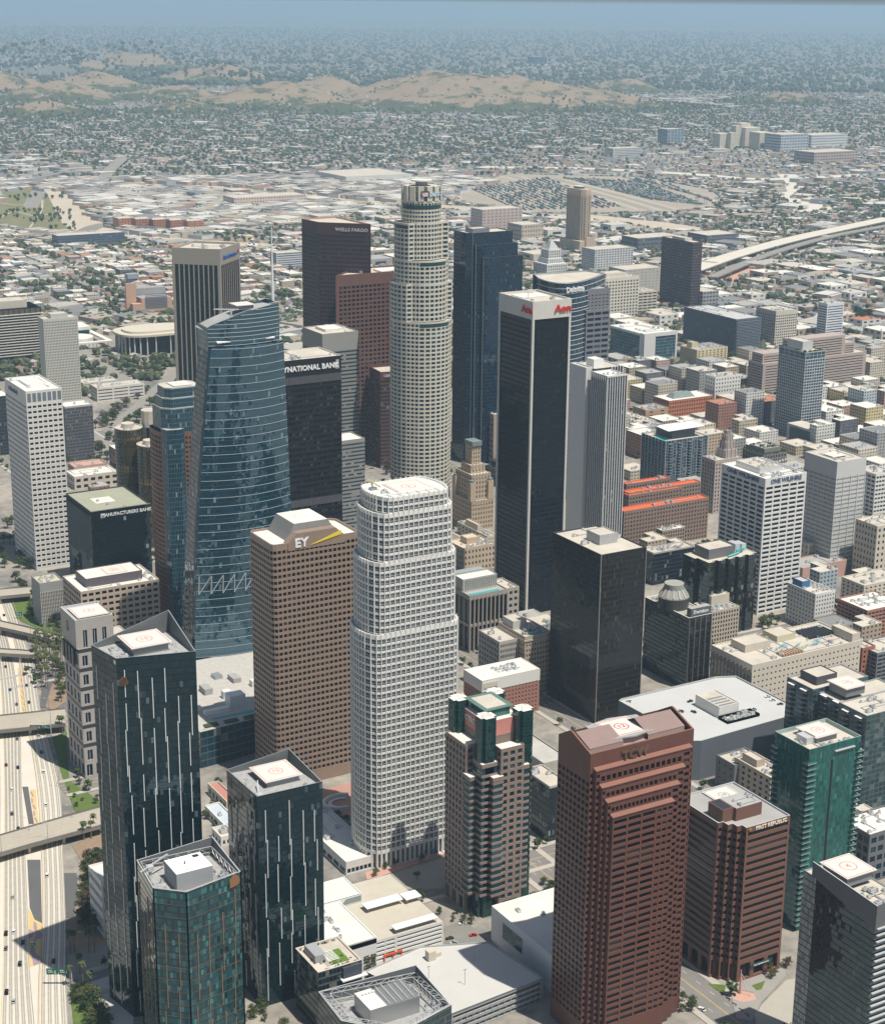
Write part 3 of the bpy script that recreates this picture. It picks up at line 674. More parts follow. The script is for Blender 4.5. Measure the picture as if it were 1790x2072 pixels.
def apartments():
 A = [(-596.7, -694), (-592.3, -717.5), (-555, -727.5), (-553.8, -689.5)]
 r, cx, cy = fin_tower('tallest dark glass apartment tower with staggered white fins beside the freeway', A, 199.0, skA, FINW, (0, 1), 56, '15', 3, (.4, .4, .6, 10), 197.3)
 helipad(r, -573, -705, 201.6, 10.5, '15', 4.2, FADED, r=4.2)
 acs(r, 196, area=(-592, -716, -584, -700), n=6, sc=1.0); acs(r, 196, area=(-562, -722, -557, -700), n=5, sc=.9)
 m = MB(); s = [(-591.3, 188), (-589.6, 190), (-588, 189), (-587.4, 187), (-588, 185.2), (-591.3, 185)]; f = lambda p, o: (p[0], -717.84-(p[0]+592.3)*.268-o, p[1])
 m.poly([f(p, .5) for p in s], 0)
 for i in range(6): a, b = s[i-1], s[i]; m.quads([[f(a, .5), f(a, 0), f(b, 0), f(b, .5)]], 0)
 m.poly([f(p, .5) for p in s][::-1], 0); m.build('house_emblem', [plain('bronze_emblem', (.22, .13, .08), .5)], r)
 B = [(-531.3, -705), (-530.5, -741.8), (-494.3, -742.6), (-496.8, -708)]
 r, cx, cy = fin_tower('shorter dark glass apartment tower with white fins and a helipad screen', B, 121.0, skA, FINW, (0, 1), 34, '15', 5, (.4, .4, .6, 6), 119.2)
 helipad(r, -511, -722, 122.6, 10.5, '15', 4.5, FADED, r=3.9); acs(r, 118, area=(-529, -741, -524, -715), n=6, sc=.9); acs(r, 118, area=(-522, -741.5, -500, -735.5), n=6, sc=.9)
 m = MB(); m.bar((-528, -738, 118.5), (-524, -728, 123), .35); m.box(-529, -739.5, 118, -526, -736.5, 120.5, 0); m.build('window_cleaning_crane', [LIGHTM], r)
 m = MB(); m.box(-531.3, -711.5, 113, -530.8, -706.5, 118.5, 0); m.build('house_emblem', [plain('bronze_emblem', (.42, .22, .12))], r)
 skC = cells('teal_tower_glass', (.05, .045, .035), (.010, .058, .066), .90, .80, 2.0, .05, .012, blind=.22, bcol=(.05, .22, .23), wave=.02, gvar=1.3)
 bz = plain('bronze_fin', (.27, .185, .12), .45, .1, metal=.2)
 Cc = [(-596.3, -744.8), (-599.2, -774.8), (-587.1, -786), (-556.9, -780.1), (-557.4, -747.2)]
 r, cx, cy = fin_tower('teal glass hotel tower with bronze strips and an open steel crown', Cc, 103.5, skC, bz, (0, 1, 2), 29, '', 8, (1, 1, 1, 1, 5), 99, edgecol=LIGHTM)
 m = MB()
 for k in range(5):
  a, b = np.array(Cc[k]), np.array(Cc[(k+1) % 5]); L = np.linalg.norm(b-a); t = (b-a)/L; nn = np.array([t[1], -t[0]]); nfl = 15
  for q in range(nfl): z = 3+q*6.7; m.quads([[(*(a+nn*.12), z), (*(b+nn*.12), z), (*(b+nn*.12), z+.2), (*(a+nn*.12), z+.2)]], 0)
  for q in (0, 1): p = (a, b)[q]; m.bar((*p, 0), (*p, 104.3), .4)
 m.build('floor_bands', [bz], r)['kind'] = 'stuff'
 m = MB()
 def pat(u, v, z): return (-598+u*41, -785+v*38, z)
 cs = [np.array(p) for p in inset(Cc, 1.5)]
 for k in range(5):
  a, b = cs[k], cs[(k+1) % 5]; n = 6
  for q in range(n+1):
   p = a+(b-a)*q/n; m.bar((*p, 99), (*p, 104), .16, 0); 
   if q < n: p2 = a+(b-a)*(q+1)/n; m.bar((*p, 99.4), (*p2, 103.8), .12, 0)
  m.bar((*a, 104), (*b, 104), .2, 0); m.bar((*a, 101), (*b, 101), .14, 0)
 m.build('crown_frame', [LIGHTM], r)
 m = MB(); m.box(-587.5, -775, 99, -569, -759, 108.5, 0, 1); m.box(-574, -763, 108.5, -571, -760.5, 108.56, 2); m.bar((-580, -767, 108.5), (-580, -767, 110), .3, 2, 6)
 m.build('penthouse', [plain('grey_panel', (.34, .35, .36), .55, .06), WHITE, DARKM], r)
 m = MB(); m.bar((-594, -757, 99), (-594, -757, 105.5), .8, 0, 6); m.bar((-600, -760, 106), (-583, -752, 107.5), .45, 0); m.box(-595.5, -758.5, 104, -592.5, -755.5, 106.6, 0); m.build('window_cleaning_crane', [LIGHTM], r)
 acs(r, 99, area=(-595, -777, -589, -762), n=8, sc=.8); acs(r, 99, area=(-568, -778, -560, -755), n=8, sc=.9)
 m = MB(); s = [(-563.5, 102), (-561, 104.6), (-558.5, 103), (-557.6, 100.5), (-558.6, 98.6), (-563.5, 98.2)]; f = lambda p, o: (p[0], -786+(p[0]+587.1)*.195-o, p[1])
 m.poly([f(p, .9) for p in s], 0); m.poly([f(p, .3) for p in s][::-1], 0)
 for i in range(6): a, b = s[i-1], s[i]; m.quads([[f(a, .9), f(a, .3), f(b, .3), f(b, .9)]], 0)
 m.build('house_emblem', [plain('orange_emblem', (.26, .13, .06), .5)], r)
 D = [(-526, -799.9), (-527.6, -827.8), (-507.7, -850.3), (-474.9, -842.1), (-475.4, -808)]
 skD = cells('grey_glass_low', (.10, .10, .085), (.012, .035, .045), .80, .78, 1.9, .05, .012, blind=.15)
 r, cx, cy = fin_tower('low glass block with a steel lattice crown round a silver plant room', D, 39.0, skD, plain('olive_fin', (.20, .19, .14), .5), (0, 1, 2), 11, '', 9, (1, 1, 1, 1, 5), 34, edgecol=LIGHTM)
 m = MB(); cs = [np.array(p) for p in inset(D, .8)]; ci = [np.array(p) for p in inset(D, 4.2)]
 for k in range(5):
  a, b, c, e = cs[k], cs[(k+1) % 5], ci[k], ci[(k+1) % 5]; n = 7
  for z, p0, p1 in ((40.2, a, b), (40.2, c, e), (36.5, c, e)): m.bar((*p0, z), (*p1, z), .22, 0)
  for q in range(n+1):
   p = a+(b-a)*q/n; s = c+(e-c)*q/n; m.bar((*p, 40.2), (*s, 40.2), .15, 0); m.bar((*s, 34), (*s, 40.2), .13, 0)
   if q < n: s2 = c+(e-c)*(q+1)/n; p2 = a+(b-a)*(q+1)/n; m.bar((*s, 36.5), (*s2, 40.2), .12, 0); m.bar((*p, 40.2), (*s2, 40.2), .12, 0)
 m.build('crown_frame', [LIGHTM], r)
 m = MB(); X0, Y0, X1, Y1 = -514, -832, -487, -815; m.box(X0, Y0, 34, X1, Y1, 43, 0); i = inset(rect(X0, Y0, X1-X0, Y1-Y0), .7)
 m.box(X0+.01, Y0+.01, 43, X0+9, Y1-.01, 43.6, 0, 1)
 for q in range(5): u = X0+11+q*3.3; m.bar((u, Y0+.5, 43.4), (u, Y1-.5, 44.6), .14, 1)
 for q in range(4): m.bar((X0+3+q*1.8, Y1-4, 43.6), (X0+3+q*1.8, Y1-4, 44.6), .7, 1, 8)
 m.build('penthouse', [plain('brushed_silver', (.45, .46, .46), .38, .05, .02, metal=.7), ROOFW], r)
 acs(r, 34, area=(-484, -838, -478, -812), n=7, sc=.9); acs(r, 34, area=(-522, -826, -517, -806), n=5, sc=.9)
apartments()
# --- striped stone tower by the freeway ------------------------------------------------------------
def stone_tower():
 x, y, w, d, H = S(151.7, 1256, 121.7, 228, by=1575); st = plain('grey_stone', (.40, .37, .345), .6, .1, .3); dk = plain('dark_band', (.045, .047, .055), .4, .1)
 root = thing('office_building', 'banded grey stone building with tall paired windows and a helipad, beside the palms', 'office building', (x+w/2, y+d/2, 0)); claim(x-1, y-1, w+16, d+2)
 W = MB(); G = []; zb = H-20; c = rect(x, y, w, d); fl = (zb-12)/6
 # lower body is wider to the right
 c2 = rect(x+.6, y-2, w+14, d+1)
 for k in range(4):
  a, b = c2[k], c2[(k+1) % 4]; n = (6, 5, 6, 4)[k]
  for q in range(6):
   z0 = 12+q*fl; W.wall(a, b, z0+fl*.80, z0+fl, 1); facade(W, G, a, b, z0, z0+fl*.80, n, 1, .56, .72, .6, 1, .8, 0, flat=k in (1, 2))
  facade(W, G, a, b, 0, 12, n, 1, .6, .7, .8)
 roof(root, c2, zb, ROOFC, st, .6, .6)
 for k in range(4):
  a, b = c[k], c[(k+1) % 4]; n = (3, 0, 3, 0)[k]
  if n: facade(W, G, a, b, zb-.5, H, n, 1, .42, .70, .6, 3.0, 3.2, 0, lift=.1)
  else: W.wall(a, b, zb-.5, H, 0)
 W.build('wall', [st, dk], root); windows(root, G, WINB, 100, WHITE, (1, 0)); roof(root, c, H, ROOFG, plain('pale_metal_cap', (.5, .52, .52), .5), .8, 1.2)
 helipad(root, x+w*.56, y+d*.48, H-.4, 11.3, '4', 0, FADED, r=3.8)
 m = MB(); yc = y+d*.55; n = 18; m.poly([(x-.12, yc-3.2*math.cos(2*math.pi*k/n), H-9+4.0*math.sin(2*math.pi*k/n)) for k in range(n)][::-1], 0); o = m.build('round_window', [WINB], root)
 m = MB()
 for k in range(4): m.box(x-1.6, y+3+k*6.5, zb-13, x-.4, y+7+k*6.5, zb-1, 0)
 m.build('bay_windows', [WINB], root)
stone_tower()
# --- bright glass tower with curved front and spire ----------------------------------------------------
def sail_tower():
 x0, y0 = -397.0, -326.0
 root = thing('glass_skyscraper', 'reflective blue glass skyscraper with a curved front, slanted sail crown and white spire', 'skyscraper', (-355, -300, 0)); claim(-402, -346, 92, 60)
 sk = cells('sail_glass', (.03, .06, .075), (.004, .034, .055), .965, .92, 3.1, .02, .02, blind=.02, bcol=(.2, .26, .26), wave=.2, gvar=.5)
 sk2 = cells('sail_side_glass', (.03, .05, .06), (.004, .022, .04), .94, .86, 2.1, .03, .02, blind=.10, bcol=(.35, .38, .36), wave=.03)
 zt = 263.0; nfl = 62; nb = 40
 def edge(z):                      # left and right ends of the front at height z: it narrows upwards
  k = z/zt; return x0+22*k**1.6, x0+86.5-6.5*k
 W = MB(); zs = np.linspace(0, zt, 32); 
 def front(z, s):
  a, b = edge(z); u = a+(b-a)*s; return (u, y0-8.5*(4*s*(1-s))*1.0+2*(z/zt), z)
 ns = 20
 for i in range(len(zs)-1):
  for j in range(ns):
   s0, s1 = j/ns, (j+1)/ns; z0, z1 = zs[i], zs[i+1]
   W.quads([[front(z0, s0), front(z0, s1), front(z1, s1), front(z1, s0)]], 0, [[(s0*nb, z0/zt*nfl), (s1*nb, z0/zt*nfl), (s1*nb, z1/zt*nfl), (s0*nb, z1/zt*nfl)]])
 # left flank: a serrated glass side that leans with the front
 D = 30.0
 for i in range(len(zs)-1):
  z0, z1 = zs[i], zs[i+1]; f0, f1 = front(z0, 0), front(z1, 0); o0, o1 = 5.5-1.5*z0/zt, 5.5-1.5*z1/zt
  p0, p1 = (f0[0]-1, f0[1]+3, z0), (f1[0]-1, f1[1]+3, z1); q0, q1 = (f0[0]+1.5, f0[1]+10, z0), (f1[0]+1.5, f1[1]+10, z1); r0, r1 = (f0[0]+3, f0[1]+D, z0), (f1[0]+3, f1[1]+D, z1)
  for (A0, A1, B0, B1, n) in ((p0, p1, f0, f1, 3), (q0, q1, p0, p1, 5), (r0, r1, q0, q1, 10)):
   W.quads([[A0, B0, B1, A1]], 1, [[(0, z0/zt*nfl), (n, z0/zt*nfl), (n, z1/zt*nfl), (0, z1/zt*nfl)]])
  g0, g1 = front(z0, 1), front(z1, 1); h0, h1 = (g0[0]-2, g0[1]+D, z0), (g1[0]-2, g1[1]+D, z1)
  W.quads([[g0, h0, h1, g1], [h0, r0, r1, h1]], 1, [[(0, z0/zt*nfl), (14, z0/zt*nfl), (14, z1/zt*nfl), (0, z1/zt*nfl)]]*2)
 W.build('curtain_wall', [sk, sk2], root)
 m = MB(); f = [front(zt, j/ns) for j in range(ns+1)]; m.poly([(p[0], p[1], zt-2) for p in f]+[(f[-1][0]-2, f[-1][1]+D, zt-2), (f[0][0]+3, f[0][1]+D, zt-2)], 0)
 m.build('roof', [ROOFG], root)
 m = MB()                            # white light bands across the front
 for q in range(40):
  z = 8+q*(zt-8)/39.0
  for j in range(ns):
   a, b = front(z, j/ns), front(z, (j+1)/ns); a = (a[0], a[1]-.3, z); b = (b[0], b[1]-.3, z)
   m.quads([[a, b, (b[0], b[1], z+.36), (a[0], a[1], z+.36)]], 0)
 m.build('light_bands', [plain('band_white', (.46, .52, .54), .4, .04)], root)['kind'] = 'stuff'
 # belt truss
 m = MB(); zb0, zb1 = 78, 92; k = 9
 for q in range(k+1):
  a = front(zb0, q/k*.96+.02); b = front(zb1, q/k*.96+.02); m.bar((a[0], a[1]-.8, zb0), (b[0], b[1]-.8, zb1), .5, 0)
  if q < k: b = front(zb1, (q+1)/k*.96+.02); m.bar((a[0], a[1]-.8, zb0), (b[0], b[1]-.8, zb1), .5, 0)
 m.build('belt_truss', [plain('truss_grey', (.40, .45, .47), .4, metal=.3)], root)
 # upper sail, set back from the front
 U = MB(); ya = y0+9; xa, xb = -374.5, -317.0; n = 24; zl = zfor(xa, ya, 663); zr = zfor(xb, ya, 613)
 def sail(s, z): return (xa+(xb-xa)*s, ya-6.0*4*s*(1-s), z)
 def top(s): return zl+(zr-zl)*(math.sin(s*math.pi/2)**.85)
 lev = 12
 for j in range(n):
  s0, s1 = j/n, (j+1)/n
  for i in range(lev):
   A = [(zt-3)+(top(s)-(zt-3))*k/lev for s in (s0, s1) for k in (i, i+1)]
   U.quads([[sail(s0, A[0]), sail(s1, A[2]), sail(s1, A[3]), sail(s0, A[1])]], 0, [[(s0*36, A[0]/4), (s1*36, A[2]/4), (s1*36, A[3]/4), (s0*36, A[1]/4)]])
  for o in (0, 1): U.quads([[(*sail(s1, 0)[:2], top(s1)), (*sail(s0, 0)[:2], top(s0)), (sail(s0, 0)[0]+.0, sail(s0, 0)[1]+.8, top(s0)), (sail(s1, 0)[0], sail(s1, 0)[1]+.8, top(s1))][::-1]], 1) if o == 0 else None
 back = 24
 U.quads([[(xa+2, ya+back, zt-3), (xa, ya, zt-3), (xa, ya, zl), (xa+2, ya+back, zl)]], 0, [[(0, 65), (12, 65), (12, zl/4), (0, zl/4)]])
 U.quads([[(xb, ya, zt-3), (xb, ya+back, zt-3), (xb, ya+back, zr), (xb, ya, zr)], [(xb, ya+back, zt-3), (xa+2, ya+back, zt-3), (xa+2, ya+back, zl), (xb, ya+back, zr)]], 0, [[(0, 65), (12, 65), (12, 70), (0, 70)]]*2)
 for j in range(n):
  s0, s1 = j/n, (j+1)/n; U.quads([[(*sail(s0, 0)[:2], top(s0)-3), (*sail(s1, 0)[:2], top(s1)-3), (sail(s1, 0)[0], ya+back, top(s1)-3), (sail(s0, 0)[0], ya+back, top(s0)-3)]], 2)
 U.build('sail_crown', [sk, plain('band_white', (.6, .64, .64)), ROOFG], root)
 m = MB()
 for i in range(11):
  z = zt+1+i*3.1
  for j in range(n):
   s0, s1 = j/n, (j+1)/n
   if top(s0) < z+.5: continue
   a, b = sail(s0, z), sail(s1, z); m.quads([[(a[0], a[1]-.25, z), (b[0], b[1]-.25, z), (b[0], b[1]-.25, z+.4), (a[0], a[1]-.25, z+.4)]], 0)
 for j in range(n): a, b = sail(j/n, top(j/n)), sail((j+1)/n, top((j+1)/n)); m.bar((a[0], a[1]-.2, a[2]+1.2), (b[0], b[1]-.2, b[2]+1.2), .25, 0)
 m.build('crown_bands', [plain('band_white', (.6, .64, .64))], root)['kind'] = 'stuff'
 m = MB(); a, b = f[2], f[-3]; m.quads([[(a[0], a[1]+5, zt+4.2), (b[0], b[1]+6, zt+4.2), (b[0], b[1]+8.6, zt+4.6), (a[0], a[1]+7.6, zt+4.6)], [(a[0], a[1]+5, zt+3.4), (b[0], b[1]+6, zt+3.4), (b[0], b[1]+6, zt+4.2), (a[0], a[1]+5, zt+4.2)]], 0); m.build('bar_canopy', [WHITE], root)
 m = MB(); sx_, sy_ = -315.0, -302.0; zs_ = zfor(sx_, sy_, 455); m.bar((sx_, sy_, 245), (sx_, sy_, 295), 1.15, 0, 12); m.bar((sx_, sy_, 295), (sx_, sy_, zs_), (1.05, .22), 0, 12)
 m.build('spire', [plain('spire_white', (.72, .74, .75), .35, .03)], root)
 m = MB(); c0 = sail(.36, top(.36)); m.bar((c0[0]-2, c0[1]+5, c0[2]-2), (c0[0]-2, c0[1]+5, c0[2]+4), .9, 0, 6); m.bar((c0[0]-16, c0[1]+4, c0[2]+5.5), (c0[0]+4, c0[1]+5, c0[2]+3.6), .55, 0); m.build('window_cleaning_crane', [LIGHTM], root)
 helipad(root, sail(.55, 0)[0], ya+9, top(.62)+2.0, 7.5, '', 3, FADED, r=2.5)
 # podium with pool deck
 P = MB(); px0, py0, pz = -446, -447, 27; c = [(px0, py0-8), (-372, py0-2), (-345, py0+20), (-345, y0-6), (px0+12, y0-2)]
 for k in range(5): a, b = c[k], c[(k+1) % 5]; P.wall(a, b, 0, pz, 0, 14, 5)
 P.poly([(*p, pz) for p in c], 1); P.build('podium', [cells('podium_glass', (.09, .12, .13), (.008, .03, .045), .95, .86, 1.9, .06), plain('pool_deck', (.46, .44, .40), .8, .22, .3)], root)
 m = MB(); 
 for k in range(7): m.quads([[(px0+16+k*7, py0+6.5+.8*math.sin(k), pz+.25), (px0+23+k*7, py0+6.5+.8*math.sin(k+1), pz+.25), (px0+23+k*7, py0+9.8, pz+.25), (px0+16+k*7, py0+9.8, pz+.25)]], 0)
 m.build('pool', [WATER], root)
 for k in range(9):
  m = MB(); u, v = px0+10+k*9, py0+26+(k*37) % 50; m.box(u, v, pz, u+6, v+5+k % 3*3, pz+2.5+k % 4, 0); m.build('terrace_box', [(whitew_, STEEL, ROOFG)[k % 3]], root)
 m = MB()
 for k in range(6): m.bar((px0+4+k*15, py0-6+k*1.0, pz), (px0+4+k*15, py0-6+k*1.0, pz+3.4), .2, 0); m.box(px0+6+k*15, py0-4, pz, px0+16+k*15, py0+1, pz+1.1, 1)
 m.build('terrace_rail', [STEEL, SHRUB], root)['kind'] = 'stuff'
 m = MB(); m.box(px0+34, py0+19, pz, px0+46, py0+28, pz+9, 0); m.box(px0+14, py0+16, pz, px0+33, py0+20, pz+3, 0); m.build('pool_house', [WHITE], root)
 m = MB(); q0 = np.array((px0+10, y0-12, pz)); 
 for k in range(14): t0, t1 = k/14, (k+1)/14; m.quads([[(px0+8+t0*26, y0-9-6*math.sin(t0*2), pz+1+11*(1-t0)**1.6), (px0+8+t1*26, y0-9-6*math.sin(t1*2), pz+1+11*(1-t1)**1.6), (px0+8+t1*26, y0-3, pz+9+9*(1-t1)), (px0+8+t0*26, y0-3, pz+9+9*(1-t0))]], 0)
 m.build('atrium_roof', [cells('atrium_glass', (.4, .45, .45), (.10, .22, .24), .8, .8, 1.6, .1)], root)
sail_tower()
# --- tall stepped cream tower (US bank) ------------------------------------------------------------------
def crown_tower():
 cx, cy = -16.0, 0.0; root = thing('skyscraper', 'tallest cream stone skyscraper with a stepped round shaft and glass-ribbed crown', 'skyscraper', (cx, cy, 0)); claim(cx-32, cy-32, 64, 64)
 wall = plain('cream_stone', (.60, .555, .46), .6, .07, .2, streak=.03)
 R1, R2, R3 = 19.3, 26.8, 30.8
 zD0, zD1, zC, zB, zT = 206.0, 243.0, 265.5, 301.5, 322.0
 def plan(rf, rl):   # rf: radius of the front and rear lobes, rl: of the side lobes; flat chamfer steps between them
  pts = []
  for q in range(4):
   r = (rf, rl)[q % 2]; mid = -math.pi/2+q*math.pi/2; ha = math.radians(33)
   for k in range(7): t = mid-ha+2*ha*k/6; pts.append((cx+r*math.cos(t), cy+r*math.sin(t)))
   rc = R1 if max(rf, rl) == R1 else max(R1+1.5, min(rf, rl)-.5)
   for k in (1, 2): t = mid+ha+(math.pi/2-2*ha)*k/3; pts.append((cx+rc*math.cos(t), cy+rc*math.sin(t)))
  return pts
 W = MB(); G = []; fl = 4.22
 for (z0, z1, rf, rl) in ((0, zD0, R3, R3), (zD0, zD1, R2, R3), (zD1, zC, R2, R2), (zC, zB, R1, R2), (zB, zT, R1, R1)):
  c = plan(rf, rl); n = len(c); nf = round((z1-z0-1.2)/fl)
  for k in range(n):
   a, b = c[k], c[(k+1) % n]; L = math.hypot(a[0]-b[0], a[1]-b[1]); nb = 2 if L > 9 else 1; q = (k//9) % 4
   facade(W, G, a, b, z0, z1, nb, nf, .74 if L < 7 else .70, .60, .4, 0, 1.2, 0, flat=q in (1, 2))
  roof(root, c, z1, ROOFC, wall, .7, .9)
 W.build('wall', [wall], root); windows(root, G, WING, 100)
 m = MB(); gb = plain('teal_band', (.01, .055, .06), .15, .2, .5)
 for (r, z) in ((R1+.15, 314.5),): 
  c = [(cx+r*math.cos(t*math.pi/18), cy+r*math.sin(t*math.pi/18)) for t in range(36)]; m.prism(c, z, z+3.6, 0)
 for mid, r, z in ((-math.pi/2, R2+.15, zC-5), (math.pi, R2+.15, zB-5.5), (-math.pi/2, R3+.15, zD0-5)):
  ts = [mid-.56+1.12*k/10 for k in range(11)]
  for k in range(10): a, b = ts[k], ts[k+1]; m.quads([[(cx+r*math.cos(a), cy+r*math.sin(a), z), (cx+r*math.cos(b), cy+r*math.sin(b), z), (cx+r*math.cos(b), cy+r*math.sin(b), z+3.4), (cx+r*math.cos(a), cy+r*math.sin(a), z+3.4)]], 0)
 m.build('glass_bands', [gb], root)
 m = MB(); g = cells('crown_glass', (.30, .34, .32), (.01, .085, .085), .85, .7, 1.8)
 n = 14
 for k in range(n):
  t0, t1 = 2*math.pi*k/n, 2*math.pi*(k+.62)/n; t2 = 2*math.pi*(k+1)/n; r = R1+.6
  for a, b, mat, rr in ((t0, t1, 0, r), (t1, t2, 1, r-1.5)):
   P = lambda t, z, q=rr: (cx+q*math.cos(t), cy+q*math.sin(t), z)
   m.quads([[P(a, zT), P(b, zT), P(b, 336.2), P(a, 336.2)]], mat, [[(0, 0), (1, 0), (1, 9), (0, 9)]])
  m.quads([[(cx+r*math.cos(t1), cy+r*math.sin(t1), zT), (cx+(r-1.5)*math.cos(t1), cy+(r-1.5)*math.sin(t1), zT), (cx+(r-1.5)*math.cos(t1), cy+(r-1.5)*math.sin(t1), 336.2), (cx+r*math.cos(t1), cy+r*math.sin(t1), 336.2)]], 0)
 c = [(cx+(R1-1)*math.cos(t*math.pi/18), cy+(R1-1)*math.sin(t*math.pi/18)) for t in range(36)]; m.poly([(*p, 335.4) for p in c], 2)
 m.build('crown', [wall, g, ROOFC], root)
 m = MB(); c = [(cx+10.5*math.cos(t*math.pi/16), cy+10.5*math.sin(t*math.pi/16)) for t in range(32)]; m.prism(c, 340, 341.2, 0, 0, True); c2 = [(cx+6*math.cos(t*math.pi/8), cy+6*math.sin(t*math.pi/8)) for t in range(16)]; m.prism(c2, 335, 340, 1); m.build('helipad', [PADC, GREYM], root)
 # sign board bent round the drum
 m = MB(); r = R1+1.0; t0 = math.radians(-121); 
 for k in range(3): a, b = t0+k*.135, t0+(k+1)*.135; m.quads([[(cx+r*math.cos(a), cy+r*math.sin(a), 326.6), (cx+r*math.cos(b), cy+r*math.sin(b), 326.6), (cx+r*math.cos(b), cy+r*math.sin(b), 332), (cx+r*math.cos(a), cy+r*math.sin(a), 332)]], 0)
 sb = m.build('sign_board', [plain('dark_red_board', (.16, .05, .045), .5)], root)
 def bent(txt, t, mat, s=6.6, par=sb):
  rr = R1+1.25; lettering(txt, (cx+rr*math.cos(t), cy+rr*math.sin(t), 329.3), s, mat, par, rot=(math.pi/2, 0, t+math.pi/2), depth=.15, bold=.035)
 bent('us', t0+.2, WHITE); lb = plain('letter_blue_grey', (.50, .62, .72), .4)
 for k, ch in enumerate('bank'): bent(ch, t0+.50+k*.16, lb, 7.2, root)
crown_tower()
# --- dark tower with white cap and corner columns (Aon) -------------------------------------------------------
def capped_tower():
 x, y, w, d, H = S(1079, 610, 1012.5, 1153, by=1245); blk = cells('black_curtain', (.008, .008, .010), (.003, .004, .007), .72, .62, 1.6, .07, .01, blind=.04, bcol=(.05, .04, .035))
 root = sheer('office_tower', 'black glass tower with a pale square cap, white corner columns and red lettering', x, y, w, d, H-15, blk, (24, 34), 60, ac=0, cat='skyscraper')
 cream = plain('pale_cap', (.58, .565, .51), .6, .05); W = MB(); e = 1.0
 c = rect(x-e, y-e, w+2*e, d+2*e)
 for k in range(4): W.wall(c[k], c[(k+1) % 4], H-15, H, 0)
 W.poly([(*p, H-15) for p in reversed(c)], 0); W.build('cap', [cream], root); roof(root, c, H, ROOFC, cream, 1.2, 1.6)
 m = MB()
 for (px, py) in ((x-e, y-e), (x+w-1, y-e), (x-e, y+d-1), (x+w-1, y+d-1)): m.box(px, py, 0, px+1.9, py+1.9, H-15, 0)
 m.build('corner_columns', [cream], root)
 acs(root, H-1.6, area=(x+3, y+4, x+w-3, y+d*.5), n=3); m = MB(); m.box(x+4, y+d*.45, H-1.6, x+w-5, y+d*.8, H-.4, 0); m.bar((x+8, y+20, H-1.6), (x+8, y+20, H+4), .3, 1); m.bar((x+5, y+20, H+4.6), (x+12, y+18, H+3.4), .4, 1); m.build('roof_plant', [ROOFW, LIGHTM], root)
 rd = plain('aon_red', (.55, .03, .02), .4, .04); lettering('Aon', (x+w-7.5, y-e-.5, H-7.6), 8.6, rd, root, depth=.4, sx=1.1, bold=.03)
 lettering('Aon', (x-e-.5, y+7, H-7.6), 8.6, rd, root, 'left', depth=.4, sx=1.1, bold=.03)
 m = MB(); m.quads([[(x-.02, y-.06, H-18), (x+w, y-.06, H-18), (x+w, y-.06, H-15.2), (x, y-.06, H-15.2)]], 0); m.build('painted_shadow_gap', [WINK], root)  # flat dark strip paints a shadow line on the wall under the cap
capped_tower()
# --- white-finned tower beside it, with a blank left wing ------------------------------------------------------
def fin_office():
 x, y, w, d, H = 48.2, -229.8, 21.5, 24.4, 183.0; wh = plain('white_fin_stone', (.68, .68, .66), .6, .05)
 root = thing('office_tower', 'white vertical-finned tower with a blank white left side, beside the white-capped black tower', 'office tower', (x+15, y+25, 0)); claim(x-5, y, 40, 56)
 W = MB(); skin = cells('fin_glass', (.03, .04, .05), (.005, .010, .020), .9, .7, 1.7, .06, .01, blind=.06); c = rect(x, y, w, d); c2 = rect(51.01, -205.3, 31.5, 30)
 for q, h in ((c, H), (c2, H+2)):
  for k in range(4): W.wall(q[k], q[(k+1) % 4], 0, h, 0, 10, 44)
 W.build('curtain_wall', [skin], root); roof(root, c, H, ROOFW, wh); roof(root, c2, H+2, ROOFC, wh)
 m = MB(); c3 = rect(44, -201.8, 7, 26)
 for k in range(4): m.wall(c3[k], c3[(k+1) % 4], 0, H+3, 0)
 m.build('blank_wall', [wh], root); roof(root, c3, H+3, ROOFC, wh)
 m = MB()
 def fins(a, b, n, h, wd=.8, dp=.9):
  a, b = np.array(a), np.array(b); L = np.linalg.norm(b-a); t = (b-a)/L; nn = np.array([t[1], -t[0]])
  for q in range(n+1): p = a+t*(L*q/n); m.prism([tuple(v) for v in (p-t*wd/2, p-t*wd/2+nn*dp, p+t*wd/2+nn*dp, p+t*wd/2)], 0, h, 0)
 fins((x, y), (x+w, y), 8, H); fins((x, y+d), (x, y), 8, H); fins((x+w+.6, -205.4), (82.4, -205.4), 4, H+2)
 m.box(x-1.1, y-1.1, H-1.2, x+w+1.1, y-.91, H+.3, 0); m.box(x-1.1, y-.9, H-1.2, x-.91, y+d, H+.3, 0); m.build('fins', [wh], root)['kind'] = 'stuff'
 penthouse(root, 55, -198, 66, -186, H+1, H+9, WHITE, ROOFW); acs(root, H-1.1, area=(x+2, y+3, x+w-3, y+14), n=4)
 m = MB(); m.quads([[(x+.5, y-.3, H-24), (x+w-.5, y-.3, H-24), (x+w-.5, y-.3, H-15), (x+.5, y-.3, H-15)]], 0); m.build('louvre_band', [WINK], root)
fin_office()
